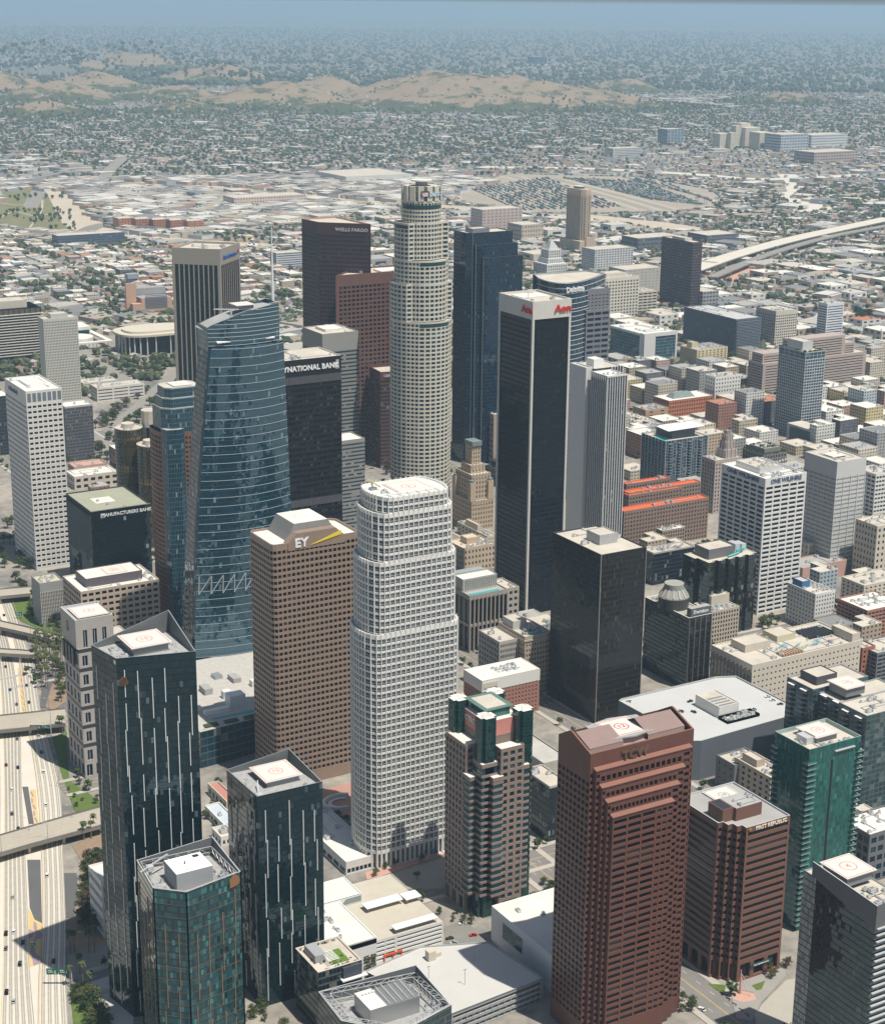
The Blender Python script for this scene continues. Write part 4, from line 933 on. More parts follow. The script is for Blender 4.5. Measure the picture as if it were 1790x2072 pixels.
# --- deep blue stepped slab -----------------------------------------------------------------------------------
def blue_slab():
 x, y, w, d, H = S(953, 472, None, 1053, by=940); d = 34
 sk = cells('deep_blue_glass', (.016, .028, .05), (.005, .016, .036), .9, .8, 1.9, .05, .012, blind=.03, bcol=(.06, .12, .14), wave=.02); edge = plain('blue_metal', (.20, .22, .24), .4, .1, metal=.3)
 root = thing('office_tower', 'deep blue glass tower stepping down to the right in three slabs', 'skyscraper', (x+w/2, y+d/2, 0)); claim(x-6, y-8, w+6, d+12)
 W = MB(); tops = []
 for (xa, xb, ya, yb, z) in ((x-2, x+w*.86, y+2, y+d, H), (x+w*.08, x+w*.93, y-2, y+d*.8, H-13), (x+w*.2, x+w, y-6, y+d*.7, H-27)):
  c = [(xa+5, ya), (xb, ya), (xb, yb), (xa, yb), (xa, ya+6)] if z == H else rect(xa, ya, xb-xa, yb-ya)
  for k in range(len(c)): a, b = c[k], c[(k+1) % len(c)]; L = math.hypot(a[0]-b[0], a[1]-b[1]); W.wall(a, b, 0, z, 0, max(2, round(L/1.8)), round(z/4.1))
  tops.append((c, z))
 W.build('curtain_wall', [sk], root)
 for c, z in tops: roof(root, c, z, ROOFC, edge, 1.0, 1.4)
 m = MB(); m.bar((x+w*.2-.2, y-6.2, 0), (x+w*.2-.2, y-6.2, H-27), .45, 0); m.bar((x+w*.08, y-2.2, 0), (x+w*.08, y-2.2, H-13), .45, 0); m.bar((x+3.2, y+1.8, 0), (x+3.2, y+1.8, H), .4, 0); m.build('corner_strips', [edge], root)
 penthouse(root, x+8, y+10, x+30, y+26, H-1, H+3.5, edge, ROOFC)
blue_slab()
# --- curved blue tower (Deloitte) ---------------------------------------------------------------------------------
def boat_tower():
 H = 232; a0 = at(1087, 561, H)[:2]; b0 = at(1223.7, 551.5, H)[:2]; m0 = at(1150, 572, H)[:2]
 root = thing('office_tower', 'blue glass tower with a curved boat-shaped top, white lines and grey granite side', 'office tower', (m0[0]+15, m0[1]+25, 0)); claim(m0[0]-15, m0[1], 90, 60)
 sk = cells('boat_glass', (.03, .05, .07), (.006, .026, .055), .92, .84, 2.1, .05, .014, blind=.05, bcol=(.08, .16, .2), wave=.02)
 n = 16; arc = []
 for k in range(n+1):
  s = k/n; p = (1-s)**2*a0+2*s*(1-s)*(2*m0-(a0+b0)/2)*1.0+s*s*b0; arc.append(p)
 back = [b0+np.array((-6, 24)), a0+np.array((10, 24))]
 c = [tuple(p) for p in arc]+[tuple(p) for p in back]
 W = MB()
 for k in range(len(c)): a, b = c[k], c[(k+1) % len(c)]; L = math.hypot(a[0]-b[0], a[1]-b[1]); W.wall(a, b, 0, H, 0, max(1, round(L/1.9)), 56)
 W.build('curtain_wall', [sk], root); roof(root, c, H, ROOFC, STEEL, .9, 1.6)
 m = MB()
 for q in range(40):
  z = H-.3-q*(5.4 if q < 6 else 5.0)
  if z < 20: break
  for k in range(n): a, b = arc[k], arc[k+1]; t = (b-a)/np.linalg.norm(b-a); nn = np.array([t[1], -t[0]])*.25; m.quads([[(*(a+nn), z-.5), (*(b+nn), z-.5), (*(b+nn), z), (*(a+nn), z)]], 0)
 m.build('white_lines', [WHITE], root)['kind'] = 'stuff'
 g = plain('grey_granite', (.19, .195, .21), .5, .1)
 W = MB(); G = []
 xg, yg, wg, dg, Hg = S(1186, 628, None, 1234, H=200); dg = 26; cc = rect(xg, yg, wg, dg)
 for k in range(4): facade(W, G, cc[k], cc[(k+1) % 4], 0, Hg, 3 if k % 2 == 0 else 3, 34, .86, .52, .4, 1, 1.5, 0, flat=k in (1, 2))
 x2, y2 = xg+2, yg+4; H2 = zfor(x2, y2, 586); cc2 = rect(x2, y2, wg, dg)
 for k in range(4): facade(W, G, cc2[k], cc2[(k+1) % 4], Hg-2, H2, 6, 5, .5, .35, .35, 1, 5, 0, flat=k in (1, 2))
 W.build('granite_block', [g], root); roof(root, cc, Hg, ROOFG, plain('pale_metal_cap', (.5, .52, .52))); roof(root, cc2, H2, ROOFG, g); windows(root, G, WINB, 100)
 k = 9; a, b = arc[k], arc[k+1]; t = math.atan2(*(b-a)[::-1]); p = (a+b)/2+np.array((0, -.9))
 lettering('Deloitte', (p[0], p[1], H-7.4), 8.2, WHITE, root, rot=(math.pi/2, 0, t), depth=.3, bold=.02)
boat_tower()
# --- other tall towers ---------------------------------------------------------------------------------------------
def quad_tower(name, label, P, H, wall, gm, nfl, bay, fx, fz, blank=(), roofm=None, cap=None, mt=8.0, nobj=100, mx=2.0, geo=True, skin=None):
 cx = sum(p[0] for p in P)/4; cy = sum(p[1] for p in P)/4; root = thing(name, label, 'office tower', (cx, cy, 0)); xs = [p[0] for p in P]; ys = [p[1] for p in P]; claim(min(xs), min(ys), max(xs)-min(xs), max(ys)-min(ys))
 W = MB(); G = []; n = len(P)
 for k in range(n):
  a, b = P[k], P[(k+1) % n]; L = math.hypot(a[0]-b[0], a[1]-b[1]); nb = max(1, round((L-2*mx)/bay))
  if geo: facade(W, G, a, b, 0, H, nb, nfl, fx, fz, .5, mx, mt, 3, flat=k >= 2)
  else: W.wall(a, b, 0, H-mt, 0, nb, nfl); W.wall(a, b, H-mt, H, 1)
 W.build('wall', [skin, wall] if not geo else [wall], root); windows(root, G, gm, nobj); roof(root, P, H, roofm or ROOFC, cap or wall, 1.2, 1.6); return root
brn = plain('dark_brown_granite', (.075, .036, .036), .5, .12, .2)
r = quad_tower('office_tower', 'dark brown wedge-shaped tower with pale serif lettering, behind the others', [(-.5, 302.8), (1.9, 264.6), (46.6, 224.1), (43.9, 304)], 270, brn, WINK, 54, 3.0, .7, .5, geo=False, mt=13, skin=cells('brown_skin', (.070, .034, .036), (.008, .009, .017), .66, .52, 1.6, .1, .01, blind=.04, bcol=(.10, .06, .05)), cap=plain('brick_rim', (.42, .23, .16), .7))
_t = math.atan2(224.1-264.6, 46.6-1.9); lettering('WELLS FARGO', (30, 239.2-.6, 262.5), 5.2, plain('letter_grey', (.55, .55, .55), .4), r, rot=(math.pi/2, 0, _t), depth=.25, sx=1.1)
kp = plain('red_brown_stone', (.15, .078, .060), .55, .1)
r = quad_tower('office_tower', 'red-brown stone tower with a square window grid, left of the cream skyscraper', [(1, 221.2), (72, 221.2), (110, 262), (47.5, 263.9)], 216, kp, WINK, 41, 5.2, .68, .60, mt=12, mx=3.4, roofm=plain('pink_roof', (.58, .48, .40), .9))
m = MB(); m.box(60, 226, 214.5, 90, 244, 216.5, 0); m.box(34, 226, 214.5, 37, 229, 218, 1); m.build('roof_plant', [WHITE, GREYM], r)
P = [(-190.4, 220.7), (-151.3, 184.7), (-111.9, 223.5), (-151.0, 259.5)]
r = thing('office_tower', 'dark-striped tower with a concrete cap and blue lettering, set at an angle', 'office tower', (-151, 222, 0)); claim(-192, 184, 82, 77)
def stripe_tower(r, P, H=259):
 st = plain('warm_concrete', (.33, .30, .25), .7, .06); W = MB(); G = []
 for k in range(4): facade(W, G, P[k], P[(k+1) % 4], 0, H, 9, 1, .76, 1.0, .35, 2.4, 17, 4, flat=k in (1, 2) and k != 1)
 W.build('wall', [st], r)
 for k, (q, nn, ang) in enumerate(G):
  m = MB(); sk = cells('stripe_glass', (.012, .014, .018), (.004, .007, .014), .96, .8, 1.7, .07, .01, blind=.03)
  for s in q: m.quads([s], 0, [[(0, 0), (2, 0), (2, 52), (0, 52)]]); 
  m.build('window_strips', [sk], r)['kind'] = 'stuff'
 roof(r, P, H, ROOFC, st, 1.6, 2.2); acs(r, H-2.2, area=(-165, 205, -135, 235), n=7, sc=1.2)
 t = math.atan2(P[2][1]-P[1][1], P[2][0]-P[1][0]); bl = plain('letter_blue', (.02, .13, .42), .4); nx = np.array((math.sin(t), -math.cos(t)))*.5
 p = np.array(P[1])+(np.array(P[2])-np.array(P[1]))*.46+nx; lettering('Bank of America', (*p, H-9.5), 5.2, bl, r, rot=(math.pi/2, 0, t), depth=.2, bold=.03)
 p = np.array(P[1])+(np.array(P[2])-np.array(P[1]))*.86+nx
 for k in range(3):
  m = MB(); e = np.array((math.cos(t), math.sin(t))); q0 = p+e*(k*1.1-2)
  m.quads([[(*q0, H-11), (*(q0+e*3.4), H-8.4), (*(q0+e*3.4), H-7.2), (*q0, H-9.8)], [(*(q0-e*.0), H-9.2), (*(q0+e*3.4), H-6.6), (*(q0+e*3.4), H-5.6), (*q0, H-8.2)]], 0); m.build('flag_emblem', [RED if k % 2 == 0 else bl], r)
stripe_tower(r, P)
# black bank tower behind the sail tower
r = tower('office_tower', 'black gridded bank tower with white lettering along its top', -262, -196, 57.5, 42, 220, plain('black_anodised', (.011, .011, .014), .4, .15), WINK, (17, 12), 44, .80, .55, .35, 1.0, 15, roofm=ROOFC, cap=plain('pale_rim', (.6, .58, .52)), ac=4)
lettering('CITYNATIONAL BANK', (-237.5, -196.6, 212.2), 6.1, WHITE, r, depth=.3, sx=.98, bold=.03)
m = MB()
for s in (-1, 1): m.bar((-208.4+s*1.0, -196.6, 209), (-208.4+s*.8, -196.6, 217), .35, 0)
for k in range(5): m.bar((-209.4, -196.6, 210+k*1.4), (-207.4, -196.6, 210.6+k*1.4), .2, 0)
m.build('sign_emblem', [WHITE], r)
m = MB()
for z in (199, 92):
 for k in range(28): m.quads([[(-261.5+k*2.05, -196.25, z), (-259.9+k*2.05, -196.25, z), (-259.9+k*2.05, -196.25, z+6.5), (-261.5+k*2.05, -196.25, z+6.5)]], 0)
m.build('louvre_band', [plain('louvre_grey', (.10, .10, .11), .5)], r)['kind'] = 'stuff'
gs = cells('grey_ribbon', (.27, .265, .245), (.010, .03, .042), .97, .42, 1.8, .07, .012, blind=.12, wmetal=0.1); gtop = plain('grey_panel_band', (.30, .295, .275), .55, .06)
x, y, w, d, H = S(652, 676, 611.5, 725, by=1040)
sheer('office_tower', 'grey tower with thin ribbon windows behind the black bank tower', x, y, w, d, H, gs, (14, 16), 43, mt=18, mtm=gtop, roofm=ROOFC, ac=3, pent=[(.25, .3, .8, .8, 1.5, ROOFW, ROOFW)])
x2, y2, w2, _, H2 = S(692, 892, None, 738, by=1080)
sheer('office_building', 'lower grey ribbon-window wing with a white roof beside the black bank tower', x2-12, y2, w2+12, 30, H2, gs, (12, 10), 24, mt=3, mtm=gtop, roofm=ROOFW, ac=2)
x, y, _ = at(770, 948, 0); Hc = zfor(x, y, 753)
r = quad_tower('office_building', 'dark red wedge building with a small grey sign, half hidden by the cream skyscraper', [(x, y), (x+34, y-6), (x+40, y+30), (x+4, y+34)], Hc, plain('dark_red_stone', (.12, .05, .045), .5), WINK, 24, 3.2, .96, .5, geo=False, mt=9, skin=cells('red_ribbon', (.12, .05, .045), (.01, .015, .02), .97, .5, 1.6, .1))
lettering('CBRE', (x+8, y-2.6, Hc-4.4), 4.2, plain('letter_grey', (.55, .55, .55)), r, rot=(math.pi/2, 0, -.17), depth=.1)
# brown tower with blue glass bay and stepped crown
def bay_tower():
 x, y, w, d, H = S(329, 790, 305, 392, by=1270); H = 204; w, d = 40, 34
 br = plain('rust_granite', (.20, .11, .078), .5, .1); root = thing('office_tower', 'rust granite tower with a blue glass bay and a stepped octagonal glass crown', 'office tower', (x+w/2, y+d/2, 0)); claim(x-2, y-2, w+4, d+4)
 bg_ = cells('bay_glass', (.10, .20, .23), (.006, .028, .045), .86, .93, 2.0, .05, .012, blind=.04, wave=.02)
 zs = H-36; W = MB(); G = []; fl = 4.1
 cut = 7.5; c = [(x+cut, y), (x+w-cut, y), (x+w, y+cut), (x+w, y+d-cut), (x+w-cut, y+d), (x+cut, y+d), (x, y+d-cut), (x, y+cut)]
 def curve(a, b, bow, n=5):
  a, b = np.array(a), np.array(b); t = (b-a)/np.linalg.norm(b-a); nn = np.array([t[1], -t[0]]); return [a+(b-a)*k/n+nn*bow*4*(k/n)*(1-k/n) for k in range(n+1)]
 for a, b in (((x, y+d), (x, y+5)), ((x+15, y), (x+w, y)), ((x+w, y), (x+w, y+d)), ((x+w, y+d), (x, y+d))):
  pts = curve(a, b, 2.2)
  for k in range(5): facade(W, G, pts[k], pts[k+1], 0, zs, 2, 40, .74, .52, .5, .3, 3.4, 3, flat=(a[0] == x+w))
 W.build('wall', [br], root); windows(root, G, WINK, 100)
 m = MB(); p = [(x-.4, y+7), (x+1.5, y-2), (x+12, y-4), (x+17, y-1)]
 for k in range(3): a, b = p[k], p[k+1]; L = math.hypot(a[0]-b[0], a[1]-b[1]); m.wall(a, b, 0, zs+3, 0, max(2, round(L/1.4)), 42)
 m.poly([(*q, zs+3) for q in p], 1); m.build('glass_bay', [bg_, ROOFG], root)
 m = MB(); ed = plain('pale_blue_metal', (.32, .42, .45), .4)
 for k, (s, z0, z1) in enumerate(((.5, zs-8, H-16), (2.6, H-16, H-8), (4.8, H-8, H))):
  cc = inset(c, s)
  for q in range(8): a, b = cc[q], cc[(q+1) % 8]; L = math.hypot(a[0]-b[0], a[1]-b[1]); m.wall(a, b, z0, z1-1, 0, max(2, round(L/1.5)), max(2, round((z1-z0)/4))); m.wall(a, b, z1-1, z1, 1)
  m.poly([(*q, z1-.3) for q in cc], 2)
 m.build('glass_crown', [bg_, ed, ROOFC], root); helipad(root, x+w/2+1, y+d/2, H+.1, 8, '', 0, ROOFG, edge=False)
bay_tower()
# round bronze hotel towers
def bronze_cylinder(cx, cy, r, H, label, cap=4.0):
 root = thing('hotel_tower', label, 'hotel tower', (cx, cy, 0), 'round bronze glass hotel towers'); claim(cx-r, cy-r, 2*r, 2*r)
 sk = cells('bronze_mirror', (.05, .035, .015), (.05, .035, .012), .9, .8, 2.4, .04, .03, blind=.1, bcol=(.25, .17, .06), wave=.05)
 m = MB(); n = 28; c = [(cx+r*math.cos(2*math.pi*k/n), cy+r*math.sin(2*math.pi*k/n)) for k in range(n)]
 for k in range(n): m.wall(c[k], c[(k+1) % n], 0, H, 0, 2, int(H/3.4))
 m.build('curtain_wall', [sk], root); roof(root, c, H+.8, ROOFC, ROOFC, .8, 1.0)
 m = MB()
 for k in range(n): m.wall(c[k], c[(k+1) % n], H, H+.8, 0)
 c2 = [(cx+r*.45*math.cos(2*math.pi*k/n), cy+2+r*.45*math.sin(2*math.pi*k/n)) for k in range(n)]; m.prism(c2, H-.2, H+cap, 0); m.build('cap', [ROOFC], root); acs(root, H-.2, area=(cx-r*.6, cy-r*.7, cx+r*.6, cy-r*.5), n=2)
def hotel():
 for (px, py, H, r, lab) in ((262, 866, 112, 13.5, 'left round bronze glass tower with a cream roof beside the rust granite tower'), (305, 900, 100, 12.5, 'nearer and lower round bronze glass tower against the rust granite tower')):
  p = at(px, py, H); bronze_cylinder(p[0], p[1]+3, r, H, lab)
 p = at(301, 830, 126); m = thing('hotel_core_tower', 'slim concrete and dark glass core tower behind the round bronze towers', 'hotel tower', (p[0], p[1], 0))
 k = MB(); k.box(p[0]-5, p[1]-5, 0, p[0]+9, p[1]+9, 110, 0); k.prism([(p[0]+2+9*math.cos(t*.5236), p[1]+2+9*math.sin(t*.5236)) for t in range(12)], 110, 126, 1, 1); k.build('wall', [WINK, ROOFC], m)
hotel()
# --- offices and blocks: surveyed roof corner, ends of the two faces, base or height ---------------------------------------
cream = plain('cream_wall', (.56, .51, .42), .8, .10, .2, streak=.04); beige = plain('beige_wall', (.46, .40, .32), .8, .12, .2, streak=.05); stoneg = plain('pale_grey_wall', (.50, .49, .46), .8, .1, .2, streak=.04)
whitew = plain('white_wall', (.68, .67, .63), .75, .07, .2, streak=.04); pinkw = plain('pink_wall', (.52, .33, .28), .85, .1); brick = plain('brick_red', (.33, .135, .085), .9, .15, .6); tanw = plain('tan_wall', (.42, .29, .19), .85, .12); greyd = plain('grey_wall_dark', (.17, .17, .175), .7, .12)
purple = plain('purple_grey_panel', (.12, .10, .115), .6, .08); yel = plain('pale_yellow_wall', (.58, .50, .31), .85, .08)
# white square-window tower at the left
x, y, w, d, H = S(51.8, 792, 8.9, 125, by=1155)
r = tower('office_tower', 'white tower with rows of wide dark windows and tall louvres at the top, far left', x, y, w, d, H, plain('white_precast', (.66, .645, .60), .65, .05), WINK, (7, 15), 32, .72, .46, .7, .4, 12.5, 2, roofm=ROOFW, pent=[(.25, .35, .8, .75, 1.2, WHITE, ROOFW)], ac=3, clear=[])
m = MB()
for q in range(7): u = x+1.1+q*(w-.8)/7; m.quads([[(u, y-.04, H-10.5), (u+3.4, y-.04, H-10.5), (u+3.4, y-.04, H-2.4), (u, y-.04, H-2.4)]], 0)
m.build('top_louvres', [plain('louvre_blue', (.16, .19, .22), .5)], r)['kind'] = 'stuff'
m = MB()
for q in range(7):
 for z in range(32): u = x+.4+q*(w-.8)/7; zz = 2+z*(H-14.5)/32; m.quads([[(u+.2, y-.03, zz+.15), (u+4.3, y-.03, zz+.15), (u+4.3, y-.03, zz+.32), (u+.2, y-.03, zz+.32)]], 0)
m.build('sill_lines', [plain('sill_grey', (.36, .35, .33))], r)['kind'] = 'stuff'
lettering('n UnionBank', (x-.3, y+d*.60, H-6.2), 6.0, plain('letter_slate', (.10, .13, .2)), r, 'left', depth=.1, sx=.9)
x, y, w, d, H = S(87.3, 646, 76.7, 156.7, by=825)
tower('apartment_tower', 'pale concrete apartment slab with a fine grid of narrow windows behind the white tower', x, y, w, d, H, plain('pale_concrete_grid', (.50, .49, .44), .8, .06), WINK, (22, 6), 31, .42, .62, .5, .6, 3, 3, faces='SN', roofm=ROOFC, pent=[(.25, .2, .75, .9, 5)], ac=0, cat='apartment tower')
x, y, w, d, H = S(131, 823, None, 187, by=935)
sheer('apartment_building', 'dark grey gridded apartment block with a white roof, right of the white tower', x, y, w, 26, H, cells('dark_grid', (.12, .12, .125), (.012, .016, .028), .55, .55, 1.6, .1, .01), (20, 14), 17, mt=2, mtm=plain('pale_edge', (.45, .44, .42)), roofm=ROOFW, ac=3, cat='apartment block')
p = at(14, 800, 70); sheer('office_tower', 'dark blue block at the left edge behind the white tower', p[0]-40, p[1], 44, 30, 70, cells('navy_grid', (.05, .055, .065), (.01, .014, .024), .7, .6, 1.6, .1), (14, 10), 18, roofm=ROOFW, ac=3)
# black slab building with white storey ledges
def ledge_block():
 x, y, w, _, H = S(14, 626, None, 81.5, by=730); x -= 14; w += 14; d = 52; root = thing('office_building', 'black office block ringed by thin white storey ledges with a cream rooftop box, left edge', 'office building', (x+w/2, y+d/2, 0)); claim(x-3, y-3, w+6, d+6)
 gl = cells('black_ribbon', (.03, .03, .035), (.006, .009, .016), .92, .9, 1.6, .1); m = MB(); c = rect(x, y, w, d); h = H-11
 for k in range(4): m.wall(c[k], c[(k+1) % 4], 0, H, 0, 24, 17)
 m.poly([(*p, H-1) for p in c], 1); m.build('curtain_wall', [gl, ROOFC], root)
 m = MB(); n = 16
 for k in range(n): z = 7+k*(h-5)/(n-1); m.box(x-3, y-3, z, x+w+3, y+d+3, z+1.0, 0, None, True)
 m.build('ledges', [plain('ledge_white', (.66, .62, .54), .7)], root)
 m = MB(); m.box(x-1, y-.8, H-10, x+w+1, y+d, H-1, 0)
 for k in range(9): u = x+k*w/8; m.bar((u, y-1.6, H-10), (u, y-1.6, H), .5, 1)
 m.build('screen', [plain('bronze_screen', (.10, .085, .06)), BLACKP], root)
 penthouse(root, x+4, y+12, x+w-16, y+d-8, H-1, H+10, cream, ROOFC)
ledge_block()
# mirrored black bank block
x, y, w, d, H = S(183, 1035.6, 133, 302.7, by=1215)
mk = cells('black_mirror', (.008, .012, .014), (.004, .008, .011), .97, .9, 2.1, .03, .02, blind=.01, wave=.06)
r = sheer('office_building', 'black mirror-glass block with an olive roof and white bank lettering', x, y, w, d, H, mk, (22, 26), 20, roofm=plain('olive_roof', (.33, .34, .25), .9, .12), cap=plain('dark_rim', (.06, .06, .06)), ac=3)
m = MB()
for q in range(9): yy = y+2+q*(d-4)/9; m.prism([(x-1.6, yy+3.2), (x, yy), (x, yy+6.4)][::1], 0, H-.5, 0)
m.build('sawtooth_bays', [mk], r)
m = MB(); m.box(x-.4, y-.4, H-.3, x+w+.4, y-.001, H+.3, 0); m.build('rim', [STEEL], r)
lettering('MANUFACTURERS BANK', (x+w*.60, y-.3, H-5.0), 4.1, WHITE, r, depth=.2, sx=1.0)
m = MB(); u = x+w*.20; m.quads([[(u-1.9, y-.3, H-7.0), (u+1.9, y-.3, H-7.0), (u+1.9, y-.3, H-3.2), (u-1.9, y-.3, H-3.2)]], 0)
for k in range(2):
 for j in range(2): m.quads([[(u-1.5+k*1.6, y-.36, H-6.6+j*1.6), (u-.2+k*1.6, y-.36, H-6.6+j*1.6), (u-.2+k*1.6, y-.36, H-5.3+j*1.6), (u-1.5+k*1.6, y-.36, H-5.3+j*1.6)]], 1)
m.build('sign_emblem', [WHITE, plain('emblem_blue', (.03, .08, .2))], r)
p = at(610, 0, 0) if False else None
helipad(r, x+w*.42, y+d*.5, H-1.0, 9, '', 0, ROOFC, edge=False, thick=.1)
# small office with vertical ribs by the freeway
x, y, w, d, H = S(80, 1181, 63, 127.7, by=1270)
r = tower('office_building', 'small grey office block with vertical ribs and a blank side, beside the palms', x, y, w, d, H, plain('blue_grey_wall', (.30, .30, .29), .8, .06), WINK, (14, 6), 9, .5, .55, .9, .3, 8, 1, faces='SN', roofm=plain('sand_roof', (.50, .46, .36), .9, .12), ac=5, cat='office building', blank='W')
m = MB()
for q in range(15): u = x+.3+q*(w-.6)/14; m.box(u-.3, y-.7, .2, u+.3, y-.002, H-8, 0)
m.build('ribs', [plain('rib_cream', (.48, .45, .40))], r)['kind'] = 'stuff'
# two-tone punched block with a helipad penthouse
x, y, w, d, H = S(163, 1197.6, 126.7, 321.7, by=1310); H0 = H
r = tower('office_building', 'beige block with a regular grid of big square windows and a purple-grey helipad penthouse', x, y, w, d, H, plain('warm_beige_panel', (.46, .375, .30), .7, .06, streak=.02), WINK, (12, 9), 9, .70, .52, .6, .5, 1.2, .5, roofm=ROOFW, cap=ROOFC, ac=5, clear=[(x+w*.12, y+d*.2, x+w*.86, y+d*.8)], cat='office building')
penthouse(r, x+w*.12, y+d*.22, x+w*.84, y+d*.80, H-1.1, H+6.5, purple, ROOFW)
helipad(r, x+w*.55, y+d*.52, H+6.0, 9, '20', 0, FADED, r=4.2, thick=.15, edge=True)
# bronze dark tower
x, y, w, d, H = S(1216.4, 1123, 1118, 1307, by=1466); bz = cells('bronze_curtain', (.030, .024, .019), (.005, .005, .006), .62, .80, 1.65, .05, .018, blind=.06, bcol=(.10, .075, .05), wave=.05)
r = sheer('office_tower', 'bronze-black glass tower with a sunken roof and a grey plant box', x, y, w, d, H, bz, (34, 44), 32, roofm=ROOFC, cap=plain('dark_rim', (.06, .06, .06)), ac=4, pent=[(.35, .35, .75, .62, 6.5, plain('plant_grey', (.42, .42, .41), .6), ROOFC)])
m = MB(); m.bar((x-.2, y-.2, 0), (x-.2, y-.2, H), .35, 0); m.bar((x+w+.1, y-.2, 0), (x+w+.1, y-.2, H), .3, 0); m.build('corner_strips', [plain('bronze_strip', (.30, .27, .24), .4)], r)
# white grid tower with lettering on two sides
x, y, w, d, H = S(1548.5, 969, 1460, 1632, by=1245)
r = tower('office_tower', 'white tower with wide black windows and the same dark lettering on two sides', x, y, w, d, H, plain('white_concrete', (.68, .67, .64), .6, .04), WINB, (5, 6), 28, .84, .60, .8, .8, 7, .5, roofm=ROOFW, pent=[(.18, .3, .72, .85, 4, LIGHTM, ROOFC)], ac=10, clear=[(x+5, y+14, x+w-10, y+d-6)])
lt = plain('letter_slate', (.10, .13, .20), .5); lettering('ONE WILSHIRE', (x+w*.5, y-.3, H-3.4), 5.2, lt, r, depth=.2, sx=.98, bold=.03); lettering('ONE WILSHIRE', (x-.3, y+d*.5, H-3.4), 5.6, lt, r, 'left', depth=.2, sx=1.12, bold=.03)
acs(r, H+3.3, area=(x+w*.2, y+d*.35, x+w*.7, y+d*.8), n=9, sc=.9)
m = MB()
for k in range(4): px, py = x+w*.75+k*1.4, y+d*.45-k*2; m.bar((px, py, H-1), (px, py, H+9), .16, 0); m.prism([(px+.8*math.cos(t), py+.8*math.sin(t)) for t in (0, 1.05, 2.1, 3.14, 4.2, 5.24)], H+4+k, H+5.2+k, 1)
m.build('antenna_masts', [STEEL, WHITE], r)
x, y, w, d, H = S(1694, 935, 1628.7, 1753, by=1160)
r = tower('office_tower', 'pale grey mesh-windowed tower with a blank top, right of the lettered white tower', x, y, w, d, H, plain('pale_grey_mesh', (.55, .55, .53), .65, .04), WINB, (20, 24), 21, .62, .40, .4, .6, 15, 6, roofm=ROOFC, ac=4)
m = MB()
for q in range(5): u = x+q*w/4; m.box(u-.35, y-.5, 0, u+.35, y-.003, H-14.5, 0)
for q in range(7): v = y+q*d/6; m.box(x-.5, v-.35, 0, x-.003, v+.35, H-14.5, 0)
m.build('piers', [plain('pale_grey_pier', (.58, .58, .56))], r); helipad(r, x+w*.45, y+d*.5, H+.2, 8, '', 1, plain('pad_sand', (.6, .45, .33)), edge=False, r=3)
# other blocks. wall, pattern, bays, floors
def blk(label, P, wall, skin=None, nb=(8, 6), nf=8, gm=WINK, fx=.5, fz=.5, roofm=ROOFC, ac=5, cat='building', pent=None, mt=1.5, D=None, name='city_block', nobj=100, mb=0, rec=.4, lift=.5, cap=None, faces='SEWN', **kw):
 fx_, fy_, lx, rx, H, by = P
 x, y, w, d, h = S(fx_, fy_, lx, rx, H, by)
 if D: d = D
 if skin is not None: return (x, y, w, d, h), sheer(name, label, x, y, w, d, h, skin, nb, nf, roofm=roofm, ac=ac, pent=pent, cat=cat, mt=mt, mtm=wall, cap=cap)
 return (x, y, w, d, h), tower(name, label, x, y, w, d, h, wall, gm, nb, nf, fx, fz, rec, .6, mt, mb, roofm=roofm, ac=ac, pent=pent, cat=cat, nobj=nobj, lift=lift, cap=cap, faces=faces, **kw)
blk('cream block of eleven window columns with a thick roof band, right of the boat-topped tower', (1224.7, 563, None, 1293, None, 652), plain('cream_precast', (.62, .58, .48), .7), None, (11, 6), 13, WINB, .55, .55, D=40, mt=5, pent=[(.1, .2, .7, .8, 6)], cat='office block', nobj=100)
blk('pale block with brown floor bands and white piers, right of the cream gridded block', (1291, 590, None, 1329.7, None, 634), cream, None, (4, 4), 7, WINB, .86, .5, D=35, mt=2, cat='office block')
x, y, w, d, H = S(1402, 490, 1339, 1421, by=628)
sheer('office_tower', 'dark maroon tower with fine bands standing alone at the upper right', x, y, w, d, H, cells('maroon_bands', (.10, .062, .066), (.014, .016, .03), .97, .45, 1.6, .1, blind=.03), (8, 30), 24, mt=3, mtm=plain('maroon', (.10, .062, .066)), roofm=ROOFC, ac=0, pent=[(.1, .3, .9, .7, 4)])
(bx, r) = blk('long dark blue-grey metal block with sun screens, a slatted end and a pale roof', (1490, 646, 1383.7, 1540, None, 721), plain('blue_grey_mesh', (.115, .135, .17), .5), cells('screen_mesh', (.115, .135, .17), (.05, .062, .085), .8, .5, 1.4, .3, blind=.05), (16, 40), 15, roofm=plain('roof_mottled', (.48, .48, .46), .9, .2), ac=10, cat='office block', mt=2)
m = MB()
for q in range(22): z = 3+q*(bx[4]-6)/22; m.box(bx[0]+1, bx[1]-1.3, z, bx[0]+bx[2]-1, bx[1]-.3, z+.9, 0)
m.build('sun_slats', [plain('slat_blue', (.20, .23, .28), .5)], r)['kind'] = 'stuff'
blk('cream block with a square window grid and dark top storey beyond the long blue-grey block', (1570, 629.6, 1529.7, 1614, None, 703), plain('ivory_precast', (.58, .54, .46), .7), None, (10, 10), 12, WINK, .6, .5, mt=6, cat='office block', cap=plain('dark_top', (.1, .08, .07)))
blk('white and blue striped slim tower at the right', (1674, 614, 1655, 1708, None, 686), plain('white_stripe', (.64, .65, .66), .6), None, (1, 1), 13, glass('stripe_blue', (.05, .09, .16), 1.6), .94, .45, mt=4, cat='office tower')
